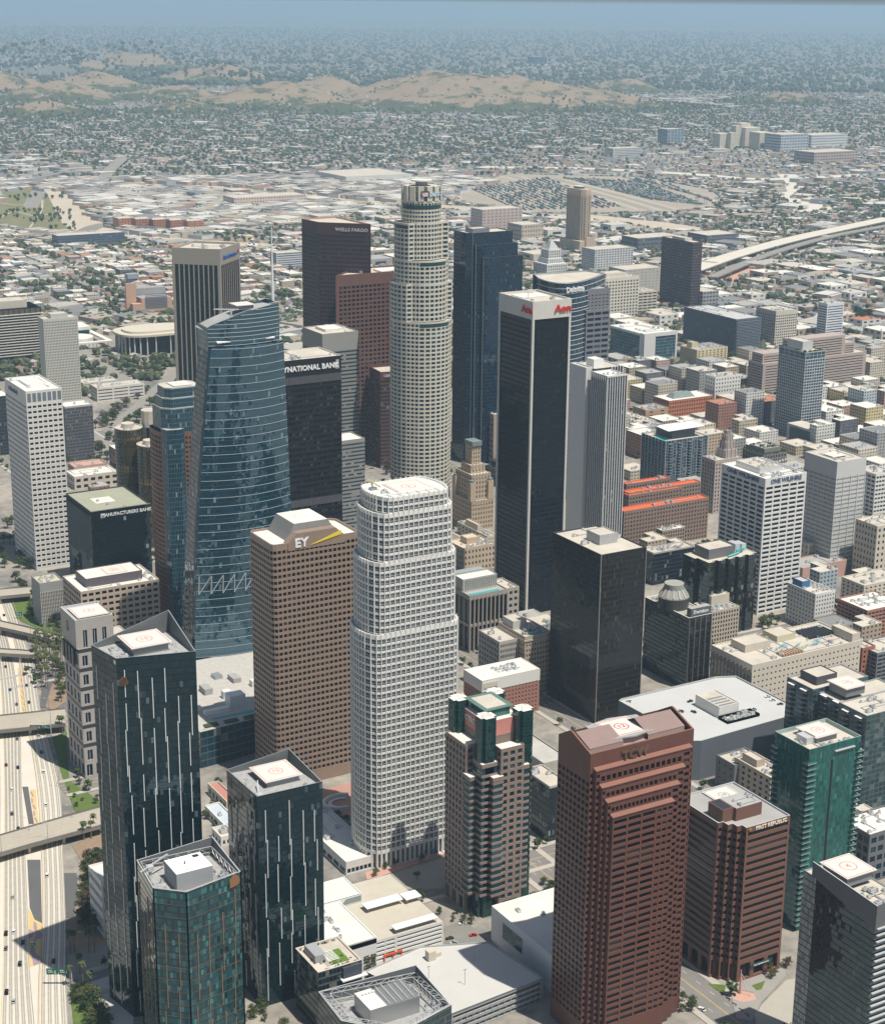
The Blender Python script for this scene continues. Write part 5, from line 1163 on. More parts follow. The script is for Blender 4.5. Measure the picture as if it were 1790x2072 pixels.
# police-headquarters-like block: white frame with two glass faces
def frame_block():
 x, y, w, d, H = S(1303.7, 676, 1235, 1368.7, by=740); root = thing('office_building', 'white-framed office with two blue-green glass fronts and a white roof slab', 'office building', (x+w/2, y+d/2, 0)); claim(x, y, w, d)
 sk = cells('aqua_glass', (.20, .25, .27), (.015, .07, .095), .9, .86, 1.9, .06, blind=.15, bcol=(.1, .2, .22)); W = MB(); c = rect(x, y, w, d)
 for k in range(4): W.wall(c[k], c[(k+1) % 4], 0, H, 0, (18, 18, 18, 34)[k], 10)
 W.build('curtain_wall', [sk], root); roof(root, c, H, ROOFW, whitew, 1, 1)
 m = MB(); m.box(x-1, y-1.5, 0, x+w*.33, y-.002, H+.6, 0); m.box(x+w*.331, y-1.5, H-5, x+w+.8, y-.003, H+.6, 0); m.box(x+w*.96, y-1.4, 0, x+w+.8, y-.004, H-5.01, 0); m.box(x-1.6, y+d*.12, H-3.5, x-.003, y+d+.5, H-.2, 0); m.box(x-1, y+1, 0, x-.005, y+d*.12, H+.5, 0); m.build('frame', [whitew], root); acs(root, H-1, area=(x+5, y+8, x+w-5, y+d-8), n=8, sc=1.3)
frame_block()
(bx, r) = blk('pale yellow brick hotel with rows of small windows and a rooftop lift box', (1410, 708, 1376, 1472, None, 750), yel, None, (8, 9), 9, WINK, .42, .5, roofm=ROOFG, ac=14, cat='hotel', pent=[(.1, .5, .3, .8, 7)])
(bx, r) = blk('wide dusty pink block with long ribbon windows behind the blue grid tower', (1543.7, 736, 1514, 1752.7, None, 801), plain('dusty_pink', (.43, .355, .31), .75), None, (1, 6), 11, WINB, .95, .36, roofm=ROOFC, ac=4, cat='office block', mt=3)
x, y, w, d, H = bx
W = MB(); G = []
for (xa, xb, ya, zz) in ((x+w*.02, x+w*.22, y+6, H+12), (x+w*.30, x+w*.80, y+5, H+26), (x+w*.80, x+w*.9, y+5.5, H+14)):
 c = rect(xa, ya, xb-xa, d-8); n = max(2, round((zz-H)/4))
 for k in range(4): facade(W, G, c[k], c[(k+1) % 4], H-1.2, zz, 1, n, .9, .4, .4, .5, 3, flat=k in (1, 2))
 W.poly([(*p, zz) for p in c], 0)
W.build('upper_storeys', [plain('dusty_pink', ())], r); windows(r, G, WINB, 30, name='upper_window')
# blue grid apartment tower
def grid_tower():
 x, y, w, d, H = S(1630, 713, 1576, 1670, by=890); root = thing('apartment_tower', 'blue glass apartment tower with a white grid of floors and piers and a planted roof', 'apartment tower', (x+w/2, y+d/2, 0)); claim(x, y-8, w+4, d+8)
 W = MB(); G = []; c = rect(x, y, w, d); wm = plain('pale_blue_frame', (.42, .44, .45), .5)
 for k in range(4): facade(W, G, c[k], c[(k+1) % 4], 0, H-9, 8 if k % 2 == 0 else 13, 27, .80, .74, .6, .4, .6, 0, flat=k in (1, 2)); facade(W, G, c[k], c[(k+1) % 4], H-9, H, 5, 2, .92, .88, .3, .4, 1)
 W.build('frame', [wm], root); windows(root, G, glass('apartment_blue', (.02, .055, .085), 1.9, .06, .015, .15, (.12, .2, .24)), 100); roof(root, c, H, ROOFC, DARKM, 1, 1.2); penthouse(root, x+7, y+14, x+w-8, y+d-6, H-1, H+10, plain('pale_panel', (.5, .52, .52)), ROOFC)
 m = MB()
 for k in range(40): px, py = random.choice(((x+random.uniform(1, w-1), y+random.uniform(1, 5)), (x+random.uniform(1, 5), y+random.uniform(1, d)))); leafclump(m, (px, py, H+.3), random.uniform(.8, 1.8), 10)
 m.build('roof_plants', [SHRUB], root)['kind'] = 'stuff'
 m = MB(); xb, yb = x+w*.3, y-30; m.box(x-22, y-46, 0, x+2, y-.01, 24, 0, 1); m.build('podium', [cells('podium_grid', (.36, .38, .38), (.02, .05, .075), .8, .8, 1.7), ROOFC], root)
def leafclump(m, c, r, n=14, flat=.75):
 a = RNG.normal(size=(n, 3)); a /= np.linalg.norm(a, axis=1)[:, None]; a *= (RNG.random((n, 1))**.4)*r; a[:, 2] *= flat
 e = RNG.normal(size=(n, 3)); e /= np.linalg.norm(e, axis=1)[:, None]; f = np.cross(e, RNG.normal(size=(n, 3))); f /= np.linalg.norm(f, axis=1)[:, None]+1e-9
 s = r*RNG.uniform(.28, .5, (n, 1)); p = a+np.array(c)
 m.quads(np.stack([p-e*s-f*s*.6, p+e*s-f*s*.6, p+e*s+f*s*.6, p-e*s+f*s*.6], 1), 0)
grid_tower()
blk('narrow white building with dark square windows left of the blue grid tower', (1447, 763, 1426, 1498.7, None, 828), whitew, None, (9, 4), 8, WINK, .4, .45, ac=6, cat='building')
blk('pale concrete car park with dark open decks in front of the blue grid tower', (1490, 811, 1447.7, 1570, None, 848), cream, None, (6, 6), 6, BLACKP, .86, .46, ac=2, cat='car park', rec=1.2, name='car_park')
(bx, r) = blk('orange-red brick market building with a white roof and a green pyramid roof', (1353.7, 811, 1322, 1442, None, 845), plain('orange_brick', (.42, .165, .085), .9, .1), None, (18, 8), 4, WINK, .45, .5, roofm=ROOFW, ac=0, cat='market hall', cap=ROOFW)
x, y, w, d, H = bx; m = MB(); a = rect(x+w*.2, y+d*.3, w*.5, d*.5); b = inset(a, 5)
for k in range(4): m.quads([[(*a[k], H-1), (*a[(k+1) % 4], H-1), (*b[(k+1) % 4], H+5), (*b[k], H+5)]], 0)
m.poly([(*p, H+5) for p in b], 0); m.build('pyramid_roof', [plain('verdigris', (.19, .23, .22), .7)], r)
blk('tan block with a brown windowed side left of the orange-red market', (1306, 829.6, 1279.7, 1352, None, 860), tanw, None, (2, 7), 4, WINK, .3, .4, roofm=ROOFG, ac=8, cat='building')
# blue condominium with balconies
def condo():
 x, y, w, d, H = S(1347, 893, 1298.7, 1431, by=1010); root = thing('apartment_tower', 'blue-grey condominium tower with balcony stacks and a white angled penthouse roof', 'apartment tower', (x+w/2, y+d/2, 0)); claim(x, y, w, d)
 sk = cells('condo_glass', (.16, .19, .22), (.016, .036, .062), .78, .72, 1.9, .06, blind=.25, bcol=(.16, .2, .22)); W = MB(); c = rect(x, y, w, d)
 for k in range(4): W.wall(c[k], c[(k+1) % 4], 0, H, 0, 16, 20)
 W.build('curtain_wall', [sk], root); roof(root, c, H, ROOFC, STEEL)
 m = MB()
 for u in (.08, .30, .55, .80):
  for q in range(19): z = 3+q*(H-4)/19; m.box(x+w*u, y-2.2, z, x+w*u+4.2, y-.002, z+.35, 0); m.quads([[(x+w*u, y-2.2, z+.35), (x+w*u+4.2, y-2.2, z+.35), (x+w*u+4.2, y-2.2, z+1.3), (x+w*u, y-2.2, z+1.3)]], 1)
 m.build('balconies', [plain('balcony_grey', (.42, .44, .45)), plain('balcony_glass', (.10, .16, .19), .1)], root)['kind'] = 'stuff'
 m = MB()
 for q in range(9): m.box(x+q*w/8-.3, y-.5, 0, x+q*w/8+.3, y-.003, H, 0)
 for q in range(8): m.box(x-.5, y+q*d/7-.3, 0, x-.003, y+q*d/7+.3, H, 0)
 m.build('piers', [plain('pier_blue_grey', (.36, .39, .41))], root)
 penthouse(root, x+w*.25, y+8, x+w*.8, y+d-6, H-1, H+9, plain('pent_dark', (.10, .12, .15)), ROOFC)
 m = MB(); m.poly([(x+w*.1, y+4, H+9.5), (x+w*.95, y+2, H+10.5), (x+w*.98, y+d*.6, H+11), (x+w*.15, y+d*.7, H+9.5)], 0); m.poly([(x+w*.1, y+4, H+9), (x+w*.95, y+2, H+10), (x+w*.98, y+d*.6, H+10.5), (x+w*.15, y+d*.7, H+9)][::-1], 0)
 q = [(x+w*.1, y+4), (x+w*.95, y+2), (x+w*.98, y+d*.6), (x+w*.15, y+d*.7)]; zt = (9.5, 10.5, 11, 9.5)
 for k in range(4): j = (k+1) % 4; m.quads([[(*q[k], H+zt[k]-.5), (*q[j], H+zt[j]-.5), (*q[j], H+zt[j]), (*q[k], H+zt[k])]], 0)
 m.build('penthouse_roof', [WHITE], root); m = MB(); m.quads([[(x+1.5, y+2, H-.9), (x+8, y+2, H-.9), (x+8, y+d*.6, H-.9), (x+1.5, y+d*.6, H-.9)]], 0); m.build('pool', [WATER], root)
condo()
# deco stone block with a spire
def spire_block():
 x, y, w, d, H = S(1447, 932, 1428.7, 1500, by=1040); d = 22; st = plain('pink_grey_stone', (.43, .37, .335), .8, .08); root = thing('office_building', 'pinkish stone deco block topped by a ribbed stepped spire tower', 'office building', (x+w/2, y+d/2, 0)); claim(x, y, w, d)
 W = MB(); G = []; c = rect(x, y, w, d)
 for k in range(4): facade(W, G, c[k], c[(k+1) % 4], 0, H, 9 if k % 2 == 0 else 5, 13, .42, .62, .5, .5, 3, 1, flat=k in (1, 2))
 cx, cy = x+w*.68, y+d*.5
 for (r, z0, z1) in ((7.5, H-1, H+8), (5.6, H+8, H+16), (4.2, H+16, H+23), (2.8, H+23, H+27)):
  W.prism(rect(cx-r, cy-r, 2*r, 2*r), z0, z1, 0)
  for s in (-1, 0, 1): 
   W.box(cx+s*r*.7-.5, cy-r-.7, z0, cx+s*r*.7+.5, cy-r-.002, z1+1.5, 0); W.box(cx-r-.7, cy+s*r*.7-.5, z0, cx-r-.002, cy+s*r*.7+.5, z1+1.5, 0)
 W.build('wall', [st], root); windows(root, G, WINK, 60); roof(root, c, H, ROOFC, st, .6, .8); acs(root, H-.8, area=(x+2, y+3, x+w*.4, y+d-3), n=4)
spire_block()
def garden_roof():
 (bx, r) = blk('dark terraced building with hedged roof gardens behind the deco spire', (1545, 920, 1502, 1592, None, 965), plain('dark_stone_wall', (.22, .21, .19), .8), None, (8, 8), 5, WINK, .5, .6, roofm=ROOFD, ac=0, cat='building'); x, y, w, d, H = bx
 m = MB()
 for k in range(4):
  a, b = rect(x+1, y+1, w-2, d-2)[k], rect(x+1, y+1, w-2, d-2)[(k+1) % 4]
  for q in range(26): t = q/26; leafclump(m, (a[0]+(b[0]-a[0])*t, a[1]+(b[1]-a[1])*t, H+.3), 1.5, 10)
 for q in range(40): leafclump(m, (x+random.uniform(6, w-6), y+random.uniform(6, d-6), H+5.3), random.uniform(.8, 1.8), 9)
 m.build('roof_plants', [SHRUB], r)['kind'] = 'stuff'; penthouse(r, x+5, y+5, x+w-5, y+d-5, H-1, H+5, plain('dark_stone_wall', ()), plain('terrace', (.4, .38, .35)))
garden_roof()
blk('white-banded building with dark zigzag windows at the right edge', (1772, 960, 1755, 1810, None, 1065), whitew, None, (6, 5), 12, WINB, .8, .5, D=30, cat='office block', roofm=ROOFC)
# hotel with orange roofs
def orange_hotel():
 root = thing('hotel', 'long brown hotel with three wings under bright orange flat roofs', 'hotel', (205, -110, 0)); wl = plain('brown_brick_hotel', (.25, .18, .145), .85, .12); og = plain('orange_roof', (.60, .135, .05), .8, .10, .3); W = MB(); G = []
 H = 42
 for (qx, qy, lxx, D) in ((1418, 974, 1272, 11), (1434, 1006, 1262, 13), (1418/1418*1380, 985, 1272, 9), (1356, 966, 1268, 9)):
  p = at(qx, qy, H); wd = bis(lambda v: pr([p[0]-v, p[1], H])[0]-lxx, 0, 200); x0, y0 = p[0]-wd, p[1]; claim(x0, y0, wd, D); c = rect(x0, y0, wd, D)
  for k in range(4): facade(W, G, c[k], c[(k+1) % 4], 0, H, max(2, round((wd if k % 2 == 0 else D)/3.6)), 10, .42, .55, .4, .6, 2, flat=k in (1, 2))
  roof(root, c, H, og, plain('orange_rim', (.55, .15, .07), .8), .7, 1.0); acs(root, H-1, area=(x0+3, y0+2, x0+wd-3, y0+D-2), n=5)
  H -= .35
 W.build('wall', [wl], root); windows(root, G, WINK, 60)
orange_hotel()
blk('brown cornice block with a white cluttered roof below the orange-roofed hotel', (1340, 1074, 1275, 1386, None, 1112), plain('brown_stone', (.30, .25, .20), .85), None, (9, 12), 5, WINK, .5, .66, roofm=ROOFW, ac=14, cat='building', D=40, cap=ROOFW)
blk('dark navy office block behind the bronze mirrored one', (1322, 1119, 1300, 1403.7, None, 1185), plain('pale_edge', ()), cells('navy_glass', (.04, .045, .055), (.006, .010, .018), .9, .8, 1.8, .06, wave=.02), (18, 8), 8, roofm=ROOFC, ac=12, cat='office block')
# bronze mirrored zigzag block
def zigzag():
 x, y, w, d, H = S(1433.7, 1139, 1388.7, 1535, by=1295); root = thing('office_building', 'gold-black mirrored block with zigzag corners and a plant box with turquoise pipes', 'office building', (x+w/2, y+d/2, 0)); claim(x-4, y-2, w+4, d+2)
 sk = cells('gold_mirror', (.03, .026, .016), (.014, .012, .008), .95, .9, 2.6, .03, .02, blind=.02, wave=.09); n = 5; c = []
 for k in range(n): u = x+w*k/n; c += [(u, y), (u+w/n*.6, y), (u+w/n*.6, y+2.5)] + ([(u+w/n, y+2.5)] if k < n-1 else [])
 c += [(x+w, y+2.5), (x+w, y+d), (x-3, y+d), (x-3, y+d*.5), (x, y+d*.5)]
 c = [c[0]]+[p for q, p in zip(c, c[1:]) if math.hypot(p[0]-q[0], p[1]-q[1]) > .1]
 W = MB()
 for k in range(len(c)): a, b = c[k], c[(k+1) % len(c)]; L = math.hypot(a[0]-b[0], a[1]-b[1]); W.wall(a, b, 0, H, 0, max(1, round(L/2)), 16)
 W.build('curtain_wall', [sk], root); roof(root, c, H, ROOFC, ROOFC, .5, .7); penthouse(root, x+6, y+8, x+w*.62, y+d-3, H-.7, H+8, plain('pent_grey_dark', (.16, .16, .165)), ROOFC); k = MB(); ring(k, (x+w*.38, y+d*.6), 3, 3.4, H+7.4); k.build('helipad_marking', [FADED], root)
 m = MB(); tq = plain('turquoise_pipe', (.10, .48, .50), .4); m.bar((x+w*.45, y+4.5, H+.6), (x+w*.72, y+8, H+.8), .8, 0, 6); m.bar((x+w*.72, y+8, H+.8), (x+w*.75, y+8, H+4), .8, 0, 6); m.bar((x+w*.75, y+8, H+4), (x+w*.86, y+10, H+4), .8, 0, 6); m.bar((x+w*.70, y+10, H+2), (x+w*.9, y+12, H+2), .7, 0, 6); m.build('pipes', [tq], root)
 m = MB(); m.box(x+w*.7, y+d*.4, H-.7, x+w*.8, y+d*.75, H+7, 0); m.box(x+w*.83, y+d*.4, H-.7, x+w*.92, y+d*.75, H+6, 0); m.build('cooling_towers', [LIGHTM], root)
zigzag()
# black hotel with the round turret
def turret_hotel():
 x, y, w, d, H = S(1393.7, 1251, 1305, 1440, by=1398); root = thing('hotel', 'black glass hotel with a round grey rooftop turret and a white sign', 'hotel', (x+w/2, y+d/2, 0)); claim(x, y, w+4, d)
 sk = cells('black_hotel_glass', (.022, .017, .014), (.007, .006, .006), .8, .7, 2.1, .05, .03, blind=.08, bcol=(.07, .04, .025), wave=.05); W = MB(); c = rect(x, y, w, d)
 for k in range(4): W.wall(c[k], c[(k+1) % 4], 0, H, 0, (12, 26, 12, 26)[k], 17)
 W.build('curtain_wall', [sk], root); roof(root, c, H, plain('olive_grey_roof', (.34, .34, .28), .9), plain('pale_rim', (.6, .58, .52)), 1, .8)
 m = MB()
 for k in range(5): u = x+.5+k*(w-1)/4; m.box(u-.5, y-.6, 0, u+.5, y-.002, H-1, 0)
 m.build('piers', [plain('slate_pier', (.10, .10, .105), .5)], root)
 m = MB(); m.box(x+2.5, y+.8, H-.8, x+w-.8, y+6, H+6.5, 0, 1); b = m.build('sign_box', [plain('slate_box', (.10, .115, .13), .5), ROOFG], root); lettering('Sheraton', (x+w*.52, y+.5, H+3.4), 4.0, WHITE, b, depth=.15, bold=.015)
 p = at(1362, 1215, H+4); cx, cy = p[0], p[1]; m = MB(); n = 28; C = lambda r: [(cx+r*math.cos(2*math.pi*k/n), cy+r*math.sin(2*math.pi*k/n)) for k in range(n)]
 m.prism(C(12), H-1, H+8, 1, 0); c1, c2 = C(11.4), C(7.6)
 for k in range(n): m.quads([[(*c1[k], H+8.3), (*c1[(k+1) % n], H+8.3), (*c2[(k+1) % n], H+14), (*c2[k], H+14)]], 0)
 m.prism(C(7.6), H+14, H+18.5, 0)
 for k in range(n):
  if k % 2 == 0: a, b = c1[k], c2[k]; m.bar((*a, H+8.8), (*b, H+14.5), .55, 2)
 m.build('turret', [plain('turret_grey', (.33, .33, .29), .7), WINK, plain('fin_grey', (.5, .49, .45))], root); acs(root, H-.8, area=(x+3, y+d*.7, x+w-3, y+d-3), n=4)
turret_hotel()
blk('beige stone hotel with arched columns of windows behind the black hotel sign', (1440, 1238, 1403, 1496, None, 1310), beige, None, (10, 7), 8, WINK, .52, .68, roofm=ROOFC, ac=10, cat='hotel', pent=[(.3, .5, .95, .9, 8, cream, ROOFC)], cap=cream)
# big cream block with many small windows and a busy roof
(bx, r) = blk('huge cream blank-walled block with scattered small windows and a plant-covered roof', (1522, 1346, 1438.7, 1742, None, 1448), plain('big_cream', (.58, .525, .435), .8, .05, streak=.03), None, (26, 10), 8, WINK, .36, .32, roofm=ROOFC, ac=16, cat='department store', mt=3, rec=.3, name='department_store', clear=[])
x, y, w, d, H = bx; m = MB()
for q in range(14): u, v = x+w*random.uniform(.32, .75), y+random.uniform(4, d*.45); m.bar((u, v, H+random.uniform(0, 1.2)), (u+random.uniform(3, 12), v+random.uniform(-.5, 5), H+random.uniform(0, 1.2)), .28, random.choice((0, 0, 1)), 5)
m.build('pipes', [plain('blue_pipe', (.08, .38, .50), .4), plain('green_pipe', (.12, .40, .20), .4)], r)
m = MB()
for q in range(8): m.box(x+w*.30+q*2.6, y+3, H-.9, x+w*.30+q*2.6+1.6, y+11, H+.9, 0)
for q in range(9): m.box(x+w*.70+q*2.9, y+d*.45, H-.9, x+w*.70+q*2.9+1.7, y+d*.8, H+1.2, 1)
m.build('cooling_units', [plain('rust_cooler', (.42, .27, .18), .6), DARKM], r)
penthouse(r, x+w*.12, y+d*.5, x+w*.35, y+d*.85, H-1, H+5, cream, ROOFC); penthouse(r, x+w*.45, y+d*.6, x+w*.62, y+d*.95, H-1, H+4, plain('cream_yellow', (.55, .50, .35)), ROOFC); penthouse(r, x+w*.92, y+1, x+w-.4, y+d*.5, H-1, H+6, cream, ROOFC)
m = MB(); G = []; W = MB(); facade(W, G, (x-.06, y+d), (x-.06, y), 2, H-6, 12, 2, .5, .75, .5, .5, 1, 0); W.build('side_arcade', [plain('brown_stone', ())], r); windows(r, G, WINK, 24, name='side_window')
# rooftop car park
def car_park_roof():
 H = 28; x0, y0, x1, y1 = -166, -637, -62, -551; root = thing('shopping_centre', 'very large grey rooftop car park with a white plant house in its middle', 'shopping centre', ((x0+x1)/2, (y0+y1)/2, 0)); claim(x0, y0, x1-x0, y1-y0)
 c = [(x0, y1-2), (x0+2.5, y0+3), (x0+8, y0), (x1, y0+4), (x1, y1-6), (x1-14, y1), (x0+4, y1)]
 W = MB(); 
 for k in range(len(c)): W.wall(c[k], c[(k+1) % len(c)], 0, H+1.2, 0)
 W.build('wall', [plain('slate_blue_wall', (.12, .135, .155), .7, .06)], root); roof(root, c, H+1.2, plain('parking_deck', (.50, .505, .495), .85, .07, .06), plain('pale_edge2', (.42, .42, .40)), .7, 1.2)
 m = MB()
 for row in range(5):
  yy = y0+16+row*14
  for k in range(26):
   u = x0+14+k*2.9
   if u > x1-14 or (-122 < u < -84 and -612 < yy < -575): continue
   m.quads([[(u, yy, H+.02), (u+.13, yy, H+.02), (u+.13, yy+4.6, H+.02), (u, yy+4.6, H+.02)]], 0)
 m.build('bay_lines', [plain('worn_white_line', (.55, .55, .54), .8)], root)['kind'] = 'stuff'
 q = at(1455, 1454, H); zr = zfor(q[0], q[1], 1431); px, py, pw, pd, _ = S(1455, 1431, 1407, 1495, H=zr); penthouse(root, px, py, px+pw, py+pd, H, zr, whitew, plain('stained_roof', (.52, .47, .40), .9, .3)); 
 m = MB()
 for k in range(4): u = py+2+k*pd*.16; m.quads([[(px+2, u, zr-.65), (px+pw-2, u, zr-.65), (px+pw-2, u+2.2, zr-.65), (px+2, u+2.2, zr-.65)]], 0)
 m.build('roof_slots', [GREYM], root)
 m = MB(); g = (px-1, py-11, px+pw+10, py-.5); c2 = rect(g[0], g[1], g[2]-g[0], g[3]-g[1])
 for k in range(4): m.wall(c2[k], c2[(k+1) % 4], H, H+2.2, 0); m.wall(c2[(k+1) % 4], c2[k], H, H+2.2, 0)
 m.build('plant_screen', [plain('green_screen', (.02, .10, .085), .6)], root); acs(root, H, area=(g[0]+2, g[1]+2, g[2]-2, g[3]-2), n=9, sc=1.2)
 m = MB(); cx, cy, _ = at(1617, 1452, H); ring(m, (cx, cy), 4.2, 7.6, H+1.6); ring(m, (cx, cy), 0, 3, H+2.6, 0, 16)
 for k in range(28): a, b = 2*math.pi*k/28, 2*math.pi*(k+1)/28; m.quads([[(cx+7.6*math.cos(a), cy+7.6*math.sin(a), H), (cx+7.6*math.cos(b), cy+7.6*math.sin(b), H), (cx+7.6*math.cos(b), cy+7.6*math.sin(b), H+1.6), (cx+7.6*math.cos(a), cy+7.6*math.sin(a), H+1.6)]], 0)
 m.build('spiral_ramp', [plain('ramp_pale', (.55, .56, .55))], root)
car_park_roof()
# green glass tower with balconies
def green_tower():
 x, y, w, d, H = S(1637, 1524, 1567, 1746, by=1885); w -= 1.5; root = thing('apartment_tower', 'emerald green glass apartment tower with corner balconies and a red-bordered helipad', 'apartment tower', (x+w/2, y+d/2, 0)); claim(x, y, w, d)
 sk = cells('emerald_glass', (.02, .11, .09), (.004, .085, .068), .93, .9, 2.1, .04, .012, blind=.10, bcol=(.04, .20, .17), wave=.035, gvar=1.0); W = MB(); c = rect(x, y, w, d)
 for k in range(4): W.wall(c[k], c[(k+1) % 4], 0, H+2, 0, (28, 20, 28, 20)[k], 32)
 W.build('curtain_wall', [sk], root); roof(root, c, H+2, ROOFC, plain('green_rim', (.30, .42, .38), .3), .5, 2.4)
 m = MB()
 for q in range(30):
  z = 4+q*3.45
  for (a, b) in (((x-1.6, y-1.4), (x+5, y+3)), ((x-1.8, y+d-4), (x+2, y+d+.5)), ((x+w-3, y-1.5), (x+w+1.6, y+3))):
   m.box(a[0], a[1], z, b[0], b[1], z+.28, 0, None, True)
   m.quads([[(a[0], a[1], z+.3), (b[0], a[1], z+.3), (b[0], a[1], z+1.2), (a[0], a[1], z+1.2)], [(a[0], b[1], z+.3), (a[0], a[1], z+.3), (a[0], a[1], z+1.2), (a[0], b[1], z+1.2)]], 1)
 m.build('balconies', [plain('balcony_pale', (.45, .50, .48)), plain('balcony_glass_green', (.06, .2, .17), .1)], root)['kind'] = 'stuff'
 m = MB(); m.box(x+w*.44, y-.15, 2, x+w*.475, y-.002, H-8, 0); m.build('painted_recess', [BLACKP], root)  # thin black strip on the front, drawn instead of a hollow recess
 helipad(root, x+w*.52, y+d*.55, H+3.2, 8.8, '15', 3, FADED, r=4.0); acs(root, H-.4, area=(x+2, y+2, x+w*.4, y+d*.6), n=6, sc=.9); acs(root, H-.4, area=(x+w*.4, y+1.5, x+w-2, y+5), n=6, sc=.8)
 m = MB(); m.box(x+w*.16, y+d*.32, H-.4, x+w*.33, y+d*.62, H+3.6, 0); m.build('lift_box', [LIGHTM], root); m = MB(); m.box(x+w*.48, y-1.4, H-3, x+w*.86, y-.3, H-2.4, 0); m.build('cleaning_cradle', [LIGHTM], root)
green_tower()
def slab_condo():
 x, y, w, d, H = S(1753.7, 1449, 1635, 1830, by=1655); root = thing('apartment_building', 'grey-green glass apartment slab with dark balconies and a helipad, right edge', 'apartment block', (x+w/2, y+d/2, 0)); claim(x, y, w, d+22)
 sk = cells('slab_glass', (.10, .12, .12), (.02, .05, .055), .9, .82, 1.9, .05, .015, blind=.3, bcol=(.14, .18, .17), wave=.02); W = MB()
 cs = [rect(x, y, w+30, 26), rect(x+5, y+26, w+20, 24), rect(x, y+50, w+16, 26)]
 hs = [H, H-3, H]
 for c, h in zip(cs, hs):
  for k in range(4): W.wall(c[k], c[(k+1) % 4], 0, h, 0, 16, 20)
 W.build('curtain_wall', [sk], root)
 for c, h in zip(cs, hs): roof(root, c, h, ROOFC, STEEL, .6, 1)
 m = MB()
 for q in range(19):
  z = 4+q*3.5
  for v in (y+4, y+16, y+30, y+42, y+56, y+68): xx = x+5 if y+26 <= v < y+50 else x; m.box(xx-1.8, v, z, xx-.002, v+5, z+.3, 0, None, True); m.quads([[(xx-1.8, v+5, z+.3), (xx-1.8, v, z+.3), (xx-1.8, v, z+1.3), (xx-1.8, v+5, z+1.3)]], 1)
  m.quads([[(x-.1, y+76, z-.5), (x-.1, y, z-.5), (x-.1, y, z-.1), (x-.1, y+76, z-.1)]], 1)
 for v in (y+4, y+16, y+30, y+42, y+56, y+68): xx = x+5 if y+26 <= v < y+50 else x; m.box(xx-2, v-.3, H-3.2, xx-.002, v+5.4, H-2.8, 2, None, True)
 m.build('balconies', [GREYM, DARKM, WHITE], root)['kind'] = 'stuff'
 helipad(root, x+20, y+40, H+4.5, 9.5, '10', 6, FADED, r=3.6); penthouse(root, x+8, y+56, x+26, y+72, H-1, H+5, plain('pent_dark2', (.09, .09, .10)), ROOFC); acs(root, H-1, area=(x+4, y+3, x+40, y+22), n=10)
slab_condo()
def dark_corner():
 x, y, w, d, H = S(1773.7, 1837, 1627, 1850, by=2240); root = thing('apartment_tower', 'dark bronze glass tower with sloping screen and pale helipad, lower right corner', 'apartment tower', (x+w/2, y+d/2, 0)); claim(x, y, w, d)
 sk = cells('dark_corner_glass', (.018, .012, .010), (.006, .010, .013), .93, .84, 2.4, .04, .02, blind=.04, bcol=(.12, .09, .08), wave=.06); W = MB(); c = rect(x, y, w, d)
 for k in range(4): W.wall(c[k], c[(k+1) % 4], 0, H-4, 0, (16, 34, 16, 34)[k], 30)
 W.build('curtain_wall', [sk], root); roof(root, c, H-4, ROOFC, STEEL, .5, .8)
 m = MB(); g = plain('screen_grey', (.12, .125, .13), .5)
 a = [(x-.3, y+d-6, H-4), (x-.3, y-.5, H-12), (x-.3, y-.5, H+1), (x-.3, y+d-6, H+3.5)]; m.quads([a, [(p[0]+.6, p[1], p[2]) for p in a[::-1]]], 0); m.quads([[(x-.3, y-.5, H-12), (x+w, y-.5, H-12), (x+w, y-.5, H+1), (x-.3, y-.5, H+1)], [(x+w, y-.2, H-12), (x-.3, y-.2, H-12), (x-.3, y-.2, H+1), (x+w, y-.2, H+1)]], 0); m.quads([[(x-.3, y+d-6, H+3.5), (x-.3, y-.5, H+1), (x+.3, y-.5, H+1), (x+.3, y+d-6, H+3.5)]], 1); m.build('screen', [g, LIGHTM], root)
 m = MB(); m.quads([[(x-.1, y+d, 2), (x-.1, y+d-9, 2), (x-.1, y+d-9, H-4.2), (x-.1, y+d, H-4.2)]], 0, [[(0, 0), (7, 0), (7, 28), (0, 28)]]); m.build('pale_glass_bay', [cells('pale_bay', (.08, .09, .10), (.30, .31, .30), .9, .78, 1.6, .1, blind=.3)], root)
 helipad(root, x+w*.52, y+d*.66, H+2.5, 9.6, '4', 5, FADED, r=4.4); acs(root, H-4.5, area=(x+2, y+2, x+w-2, y+d*.42), n=14, sc=.9)
 m = MB()
 for q in range(28): z = 4+q*3.4; m.box(x+.5, y-1.6, z, x+w, y-.55, z+.5, 0, None, True)
 m.build('balconies', [LIGHTM], root)['kind'] = 'stuff'
dark_corner()
# right-hand old blocks
blk('white deco block with square windows, dark window stripe and blue rooftop plant', (1650, 1202.6, 1593, 1690, None, 1281), whitew, None, (7, 9), 9, WINB, .42, .48, roofm=ROOFC, ac=9, cat='office block', pent=[(.1, .55, .5, .9, 5, plain('plant_blue', (.05, .16, .34)), ROOFC)])
blk('beige striped block with a red brick corner and dark side at the right edge', (1755, 1236, 1694, 1830, None, 1300), plain('red_brick_corner', (.36, .17, .12), .85), None, (10, 8), 8, WINB, .8, .5, roofm=ROOFW, ac=9, cat='building')
blk('pink stucco block with a grey roof behind the white deco block', (1624, 1150, 1610, 1713, None, 1182), pinkw, None, (2, 3), 2, WINK, .1, .2, D=26, roofm=ROOFG, ac=3, cat='building')
blk('cream corner block with small windows above the beige striped block', (1748, 1185, 1730, 1830, None, 1240), cream, None, (9, 5), 7, WINK, .4, .5, D=28, ac=6, cat='building')
